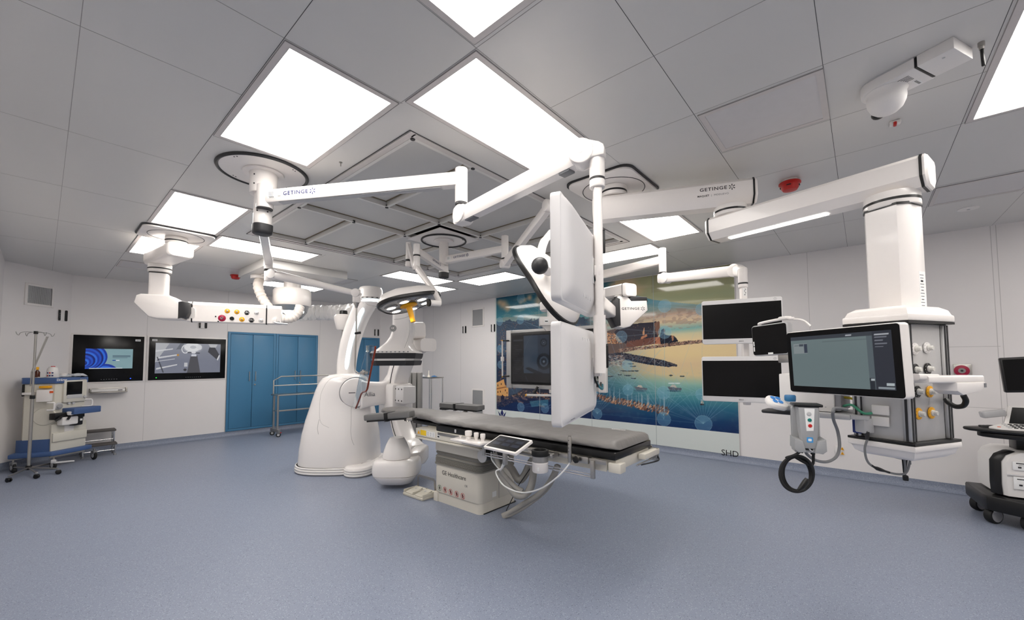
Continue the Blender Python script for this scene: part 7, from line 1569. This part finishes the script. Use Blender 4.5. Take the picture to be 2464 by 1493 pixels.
b = MB(T); b.tube([(-W*.3, Hh*.5, -.02), (-W*.25, Hh*.56, -.01), (W*.3, Hh*.60, -.01), (W*.6, Hh*.58, -.03)], .009, WHITE, 10, k=4); b.box((W*.4, Hh*.62, -.02), (.06, .022, .05), WHITE, .008); b.tube([(W*.5, Hh*.58, -.03), (W*.75, Hh*.5, -.05), (W*.9, Hh*.3, -.06)], .006, WHITE, 8, k=4); b.build('cable_holder', t)
b = MB(T); b.box((W*.3, -Hh*.6, -.04), (.08, .06, .05), STEEL, .006); b.box((W*.48, -Hh*.60, -.05), (.05, .10, .04), WHITEM, .006); b.build('clamp', t)
# shelf on the pod rail and the box on it
sh0, sh1 = D(1893, 988, 2.44), D(2090, 1003, 2.16); shz = (sh0.z+sh1.z)/2; dS_ = (sh1-sh0); dS_.z = 0; Ls = dS_.length; dS_.normalize(); nB = Vector((-dS_.y, dS_.x, 0))
Tsf = Matrix(((dS_.x, nB.x, 0, sh0.x), (dS_.y, nB.y, 0, sh0.y), (0, 0, 1, shz), (0, 0, 0, 1)))
t = thing('pod_shelf', 'grey metal shelf fixed to the service pod, holding a white instrument box', 'shelf', Tsf @ Vector((Ls/2, .17, 0)))
b = MB(Tsf); b.box((Ls/2, .17, -.012), (Ls, .34, .024), GREYP, .006); b.build('shelf_board', t); b = MB(Tsf); b.box((Ls*.55, -.006, -.012), (Ls*.5, .014, .03), ALU, .003); b.build('front_rail', t)
t = thing('instrument_box', 'white instrument box standing on the shelf behind the touch monitor', 'instrument box', Tsf @ Vector((.18, .19, 0)))
b = MB(Tsf); b.box((.085, .19, .110), (.27, .27, .214), WHITEM, .006); [b.cyl((.04+.07*k, .054, .03), (.04+.07*k, .05, .03), .004, GREYP, n=8) for k in range(4)]; b.build('case', t); b = MB(Tsf); b.box((.235, .19, .110), (.03, .25, .20), mat('connector_grey', (140, 140, 144), .5), .006); b.build('connector_panel', t)
CG = mat('grey_cable', (120, 121, 123), .55); CW = mat('white_cable', (226, 226, 224), .5)
cables = (('cable', 'green', (70, 150, 120)), ('cable', 'yellow', (206, 186, 60)), ('cable', 'black', (24, 24, 26)), ('cable', 'pale grey', (150, 150, 152)))
for k, (nm, cn, rgb) in enumerate(cables):
    o = MB(); P = [Tsf @ Vector((.256, .085+.05*k, .04+.045*k)), Tsf @ Vector((.30, .05+.045*k, .05+.030*k)), Tsf @ Vector((.35, .03+.045*k, .012+.028*k)), Tsf @ Vector((.40, .05+.04*k, .02+.035*k))]
    o.tube(P, .007, mat('cable_'+cn.replace(' ', '_'), rgb, .5), 8, k=6); tag(o.build('signal_cable'), cn+' cable looping over the shelf between instrument box and pod', 'cable', 'coloured cables on the pod shelf')
# generator handset with its holder and coiled lead
hx = D(1944, 1030, 2.02); Th = Matrix(((right.x, 0, -fwd.x, hx.x), (right.y, 0, -fwd.y, hx.y), (0, 1, 0, hx.z), (0, 0, 0, 1))) @ Matrix.Rotation(math.radians(-24), 4, 'Y')
DGP = mat('device_grey', (158, 159, 160), .45)
t = thing('device_handset', 'grey upright device with round buttons in a cup holder, hanging by the shelf', 'medical device', Th @ Vector((0, -.12, 0)))
b = MB(Th); b.prism([(x*.9, y) for x, y in [(-.05, .105), (.05, .105), (.042, -.02), (.03, -.10), (-.03, -.10), (-.042, -.02)]], -.045, .03, DGP, bev=.012); b.build('device_body', t)
b = MB(Th); b.prism(rrect(.115, .20, .012), -.085, -.047, DGP, bev=.008); b.build('back_plate', t)
b = MB(Th); b.box((0, .112, -.02), (.12, .014, .10), BLACK, .005); b.build('black_top', t)
b = MB(Th); b.prism([(-.018, .098), (.024, .098), (.016, -.01), (-.012, -.012)], .0295, .0312, PAPER); b.build('keypad', t)
for x, y, r, m in ((.0, .072, .010, GREYP), (.002, .042, .009, mat('teal_button', (20, 120, 110), .4)), (.003, .014, .009, RED)): b = MB(Th); b.lathe([(r, 0), (r*.8, .004)], m, Matrix.Translation((x, y, .031)), 20); b.build('button', t)
b = MB(Th); b.prism(rrect(.026, .026, .003), .0295, .0308, mat('blue_label', (70, 150, 210), .4), Matrix.Translation((-.0, -.055, 0))); b.prism(rrect(.014, .012, .003), .0308, .0312, PAPER, Matrix.Translation((-.0, -.055, 0))); b.build('blue_label', t)
for s_ in (-1, 1): b = MB(Th); b.prism([(s_*.064, -.05), (s_*.03, -.06), (s_*.018, -.115), (s_*.05, -.12), (s_*.066, -.105)], -.075, .04, DGP, bev=.006); b.build('holder_cup', t)
b = MB(Th); b.box((0, -.115, -.03), (.12, .014, .08), DGP, .004); b.box((.05, .02, -.10), (.04, .16, .03), GREYP, .006); b.build('holder_base', t)
def H3(u, v, d=2.02): return D(u, v, d)
t2 = MB(); cc = (1917, 1141)
pts = [H3(1929, 1076), H3(1926, 1086), H3(1912, 1096), H3(1893, 1102)]
for k in range(3):
    for j in range(12):
        a = math.radians(125+30*j); r_ = 44-3*k+2*math.sin(j+k); pts.append(H3(cc[0]+r_*math.cos(a)*.88, cc[1]-r_*math.sin(a)*1.03, 2.02+.008*math.sin(j*1.3+k*2)+.012*k))
pts += [H3(1952, 1120), H3(1957, 1100), H3(1955, 1076)]
t2.tube(pts, .0068, RUBBER, 8, k=5); o = t2.build('coiled_lead'); tag(o, 'coiled black lead hanging in a ring below the grey handset', 'cable')
b = MB(); b.tube([H3(1921, 1180, 2.0), H3(1930, 1172, 2.0), H3(1938, 1160, 2.0), H3(1942, 1152, 2.0)], [.007, .013, .013, .008], BLACK, 10); b.build('lead_plug', o)
b = MB(); b.tube([H3(1929, 1072), H3(1927, 1090)], .010, BLACK, 10); b.tube([H3(1955, 1072), H3(1956, 1094)], .010, BLACK, 10); b.build('strain_relief', o)
b = MB(); b.tube([D(1938, 1083, 2.09), D(1942, 1094, 2.10), D(1962, 1108, 2.12), D(1990, 1112, 2.14), D(2012, 1100, 2.16), D(2020, 1075, 2.17), D(2016, 1040, 2.17), D(2006, 1012, 2.13), D(2004, 994, 2.08), D(2010, 983, 2.08), D(2040, 986, 2.06)], .0075, CG, 8, k=7); tag(b.build('power_cable'), 'grey power cable hanging in a big loop right of the black coil', 'cable')
b = MB(); b.tube([D(1944, 1075, 2.0), D(1952, 1086, 2.0), D(1958, 1084, 2.0), D(1956, 1074, 2.0)], .0035, CW, 6, k=4); tag(b.build('tie_loop'), 'thin white loop tied under the grey handset', 'cable tie')
# hand remote with blue keys, lying on the shelf's left end
rx = D(1880, 972, 2.16); Tr = Matrix(((right.x, 0, -fwd.x, rx.x), (right.y, 0, -fwd.y, rx.y), (0, 1, 0, rx.z), (0, 0, 0, 1))) @ Matrix.Rotation(math.radians(-12), 4, 'Z') @ Matrix.Rotation(math.radians(-58), 4, 'X') @ Matrix.Scale(1.25, 4)
t = thing('hand_remote', 'pale grey hand remote with blue keys at the left end of the shelf', 'remote control', Tr @ Vector((0, 0, -.03)))
b = MB(Tr); b.prism(smoothpts if 0 else [(x-.02, y) for x, y in rrect(.085, .075, .03, 6)], -.016, .012, WHITEM, bev=.010); b.loft([[(x, y, z-.004) for y, z in circ(r, 12, r*.55)] for x, r in ((.01, .03), (.04, .024), (.075, .022), (.09, .012))], GREYP); b.build('remote_body', t)
BK = mat('blue_key', (70, 140, 214), .4)
for x, y in ((-.038, .012), (-.014, .016), (-.038, -.012), (-.014, -.010)): b = MB(Tr); b.prism(rrect(.018, .018, .006), .011, .0155, BK, Matrix.Translation((x, y, 0))); b.build('key', t)
b = MB(); b.tube([D(1858, 982, 2.18), D(1885, 990, 2.2), D(1905, 1000, 2.22), D(1914, 1010, 2.2)], .003, CG, 6, k=4); b.build('thin_lead', t)
b = MB(Matrix.Translation(D(1866, 986, 2.22)-UP*.012)); b.box((.02, .02, 0), (.16, .10, .02), DARK, .008, rz=math.degrees(math.atan2(dS_.y, dS_.x))); b.build('rest_bracket', t)
q = D(1901, 957, 2.3); t = thing('connector_cap', 'ribbed blue connector cap with coiled white wires behind the hand remote', 'connector', q-UP*.03)
b = MB(Matrix.Translation(q)); b.lathe([(.026, -.022), (.028, -.012), (.028, .008), (.024, .014)], mat('blue_cap', (48, 110, 156), .4), n=18); b.build('cap', t)
b = MB(); pts = [D(1890+16*math.cos(a)+a*2.2, 972+6*math.sin(a)+a*.6, 2.2) for a in (k*.6 for k in range(28))]; b.tube(pts, .003, CW, 6, k=3); b.build('coiled_wire', t)
# blue-cornered box under the shelf and its cable, pod cables
q = D(2080, 1024, 2.2); t = thing('power_adapter', 'grey power adapter with dark blue corner under the shelf by the pod', 'power adapter', q-UP*.04)
b = MB(Matrix.Translation(q)); b.box((.0, .0, .0), (.06, .06, .08), GREYP, .008, rz=45); b.build('case', t); b = MB(Matrix.Translation(q)); b.box((-.03, -.0, -.005), (.012, .05, .08), mat('dark_blue_plastic', (26, 44, 110), .4), .004, rz=45); b.build('blue_corner', t)
b = MB(); b.tube([D(2085, 1038, 2.17), D(2087, 1056, 2.17), D(2081, 1080, 2.17), D(2086, 1108, 2.17), D(2102, 1124, 2.17), D(2140, 1138, 2.17), D(2168, 1142, 2.17), D(2182, 1136, 2.17), D(2189, 1112, 2.17), D(2190, 1095, 2.17)], .0055, CG, 8, k=6); o = b.build('adapter_cable'); tag(o, 'grey cable sweeping down from the adapter below the pod', 'cable')
b = MB(); b.tube([D(2096, 1120, 2.17), D(2110, 1128, 2.17), D(2140, 1138, 2.17)], [.006, .010, .006], BLACK, 8, k=3); b.tube([D(2087, 1040, 2.17), D(2087, 1058, 2.17)], .009, DARK, 8); b.build('black_joint', o)
for k, (pp, m, rr_, lb) in enumerate(((((2117, 1060), (2122, 1080), (2145, 1098), (2180, 1104), (2192, 1085), (2194, 1062)), CG, .0055, 'grey cable looping below the pod, leftmost of its bundle'), (((2145, 1062), (2162, 1084), (2186, 1104), (2190, 1118)), CG, .0055, 'grey cable crossing the middle of the bundle below the pod'), (((2160, 1062), (2172, 1085), (2178, 1120), (2178, 1148)), CG, .005, 'grey cable that ends in a black plug below the pod'), (((2168, 1062), (2171, 1090), (2174, 1118), (2176, 1138)), BLACK, .006, 'straight black cable hanging below the pod'), (((2186, 1062), (2184, 1090), (2180, 1130)), BLACK, .0035, 'thin dark cord hanging right of the bundle below the pod'))):
    b = MB(); b.tube([D(u, v, 2.19+.018*k) for u, v in pp], rr_, m, 8, k=6); o = b.build('hanging_cable'); tag(o, lb, 'cable', 'cables hanging below the pod')
    if k == 2: b = MB(); b.box(D(2179, 1151, 2.22), (.025, .022, .03), BLACK, .006); b.build('plug', o)
# bracket arm on the pod's right side
q0 = D(2196, 914, 1.93); q1 = D(2340, 931, 2.0); q1.z = q0.z; qd = (q1-q0).normalized()
t = thing('pod_bracket', 'white bracket arm sticking out to the right of the service pod', 'bracket', q1-UP*.05)
b = MB(); b.beam(D(2190, 907, 1.93), D(2238, 908, 1.95), .08, .03, WHITE, .01); b.beam(q0+qd*.03, q1, .09, .034, WHITE, .008); b.build('arm', t)
Tb_ = along(q0, q1); Lb_ = (q1-q0).length; b = MB(Tb_); b.prism([(Lb_*.52, -.055), (Lb_*.62, -.075), (Lb_*.88, -.062), (Lb_, -.045), (Lb_, -.015), (Lb_*.52, -.015)], -.05, .05, WHITE, Matrix(((1, 0, 0, 0), (0, 0, -1, 0), (0, 1, 0, 0), (0, 0, 0, 1))), bev=.006); b.box((Lb_-.006, -.051, -.03), (.012, .003, .02), MIDGREY); b.build('head', t)
b = MB(); b.tube([D(2318, 952, 2.02), D(2324, 965, 2.02), D(2318, 977, 2.04), D(2300, 979, 2.08), D(2283, 970, 2.12), D(2276, 962, 2.14)], .012, BLACK, 10, k=5); b.build('black_hose', t)

# ------------------------------------------------------------------ ultrasound machine at the right edge
uo = D(2404, 1190, 3.72); uo.z = 0; cu, su = math.cos(math.radians(34)), math.sin(math.radians(34)); xu, yu = right*cu-fwd*su, fwd*cu+right*su
Tu = Matrix(((xu.x, yu.x, 0, uo.x), (xu.y, yu.y, 0, uo.y), (0, 0, 1, 0), (0, 0, 0, 1)))      # local x along the front, y away, z up
t = thing('ultrasound_machine', 'black and white ultrasound cart with a dark monitor, cut off by the right edge', 'ultrasound machine', Tu @ Vector((.25, .25, 0)))
hz_ = lambda v, d=3.70: D(2420, v, d).z
zb1, zc0, zc1 = hz_(1196), hz_(1192), hz_(1086)
b = MB(Tu); b.prism([(-.10, .04), (-.085, -.02), (.10, -.14), (.52, -.14), (.55, .5), (-.09, .5)], .125, zb1, BLACK, bev=.02); b.build('wheel_base', t)
for x, y in ((-.03, .05), (.16, -.06), (-.02, .44), (.46, -.06)):
    b = MB(Tu @ frz((x, y, 0), 40)); b.cyl((0, -.03, .072), (0, .03, .072), .072, RUBBER, n=24, bev=.01); b.cyl((0, -.033, .072), (0, .033, .072), .055, mat('wheel_hub_grey', (150, 150, 154), .4), n=24); b.box((0, 0, .13), (.08, .07, .05), WHITEM if x < .0 and y < .1 else BLACK, .01); b.build('castor', t)
def slabu(x0, z, y0=0): return [(x0, .05+y0, z), (x0+.05, -.03+y0, z), (.46, -.05+y0, z), (.48, .46, z), (x0, .46, z)]
b = MB(Tu); b.loft([slabu(.0, zc0), slabu(-.005, zc0+.1), slabu(.0, zc1-.10), slabu(.03, zc1-.04), slabu(.09, zc1-.005), slabu(.16, zc1)], WHITEM); b.build('cabinet', t)
b = MB(Tu); b.loft([[(x0-.03, .07, z), (x0-.01, .02, z), (x0+.025, .0, z), (x0+.02, .08, z), (x0+.0, .10, z)] for x0, z in ((.0, zc0), (-.005, zc0+.1), (.0, zc1-.10), (.03, zc1-.04), (.09, zc1))], BLACK); b.build('black_side_strip', t)
b = MB(Tu)
for v, h_, n_ in ((1118, .075, 1), (1158, .11, 2)):
    z = hz_(v); b.box((.26, -.044, z), (.36, .012, h_), PAPER, .003); b.box((.26, -.051, z+h_*.32), (.32, .002, .008), DARK)
    for k in range(6): b.box((.12+.05*k, -.051, z-h_*.15), (.02, .003, .014), DARK if k != 3 else mat('green_key', (60, 140, 70), .4))
    if n_ == 1: text(b, 'SONY', fr((.13, -.0515, z+.008), (1, 0, 0), (0, 0, 1)), .012, INK)
b.build('recorder_front', t)
b = MB(Tu); b.box((.24, -.042, hz_(1140)), (.40, .012, .012), SHELL, .002); b.build('recess_shelf', t)
zt_ = hz_(1046, 3.6); b = MB(Tu); b.box((.22, .20, (zc1+zt_)/2), (.12, .16, zt_-zc1+.02), BLACK, .01); b.build('neck', t)
hp = [(-.20, .02), (-.185, -.05), (-.10, -.12), (.10, -.20), (.50, -.22), (.52, .16), (.10, .18), (-.08, .12)]
b = MB(Tu); b.prism(hp, zt_, zt_+.034, BLACK, bev=.014); b.prism([(x*.8+.05, y*.85) for x, y in hp], zt_-.05, zt_-.004, BLACK, bev=.01); [b.box((-.07+.03*k, .02+.02*k, zt_+.04), (.05, .05, .02), DARK, .008) for k in range(3)]; b.build('black_rail', t)
Tk = Tu @ Matrix.Translation((-.06, -.08, zt_+.036)) @ Matrix.Rotation(math.radians(8), 4, 'X')
b = MB(Tk); b.prism([(0, 0), (.06, -.06), (.50, -.09), (.52, .20), (.20, .22), (.10, .12)], -.004, .018, WHITEM, bev=.006); b.build('keyboard_panel', t)
b = MB(Tk)
for k in range(40): b.box((.12+.036*(k % 10), -.03+.042*(k//10), .021), (.024, .012, .008), DARK if (k*7) % 5 else GREYP, .002)
b.cyl((.26, .03, .018), (.26, .03, .034), .024, GREYP, n=18); b.box((.06, -.01, .02), (.02, .01, .004), mat('orange_label', (226, 92, 40), .5)); b.build('keys', t)
Tt2 = Tu @ Matrix.Translation((.10, .10, zt_+.13)) @ Matrix.Rotation(math.radians(58), 4, 'X'); b = MB(Tt2); b.prism([(-.04, -.12), (.36, -.12), (.36, .12), (.04, .12)], -.03, .0, WHITEM, bev=.006); b.prism([(.0, -.09), (.34, -.09), (.34, .10), (.06, .10)], .0, .002, SCREEN); b.build('touch_panel', t)
b = MB(Tu @ Matrix.Translation((.03, .14, zt_+.15)) @ Matrix.Rotation(math.radians(-12), 4, 'Y')); b.prism(rrect(.16, .10, .02), -.03, .03, GREYP, bev=.012); b.build('speaker', t)
Tm_, W, Hh = plane4((2404, 862), (2640, 850), (2399, 946), 3.55, 3.22, 3.55)
b = MB(Tm_); b.prism(rrect(W, Hh, .012), -.05, 0, BLACK, bev=.005); b.build('monitor_housing', t); b = MB(Tm_); b.prism(rrect(W*.94, Hh*.88, .004), 0, .0012, SCREEN); b.build('monitor_screen', t)
b = MB(); q = Tm_ @ Vector((.0, -.05, -.05)); b.tube([q, q+yu*.06-UP*.1, Tu @ Vector((.34, .12, zt_+.12)), Tu @ Vector((.34, .12, zt_+.02))], .03, BLACK, 12, k=3); b.build('monitor_arm', t)
# ------------------------------------------------------------------ render look
wd = bpy.data.worlds.new('room_world'); scn.world = wd; wd.use_nodes = True
wd.node_tree.nodes['Background'].inputs['Color'].default_value = (.5, .5, .5, 1); wd.node_tree.nodes['Background'].inputs['Strength'].default_value = .0
vs = scn.view_settings; vs.view_transform = 'Standard'; vs.look = 'None'; vs.gamma = 1; vs.use_curve_mapping = False; vs.exposure = 0.40
scn.cycles.max_bounces = 10; scn.cycles.diffuse_bounces = 6; scn.cycles.glossy_bounces = 4; scn.cycles.transmission_bounces = 6; scn.cycles.transparent_max_bounces = 8
scn.cycles.use_denoising = True; scn.cycles.sample_clamp_indirect = 8
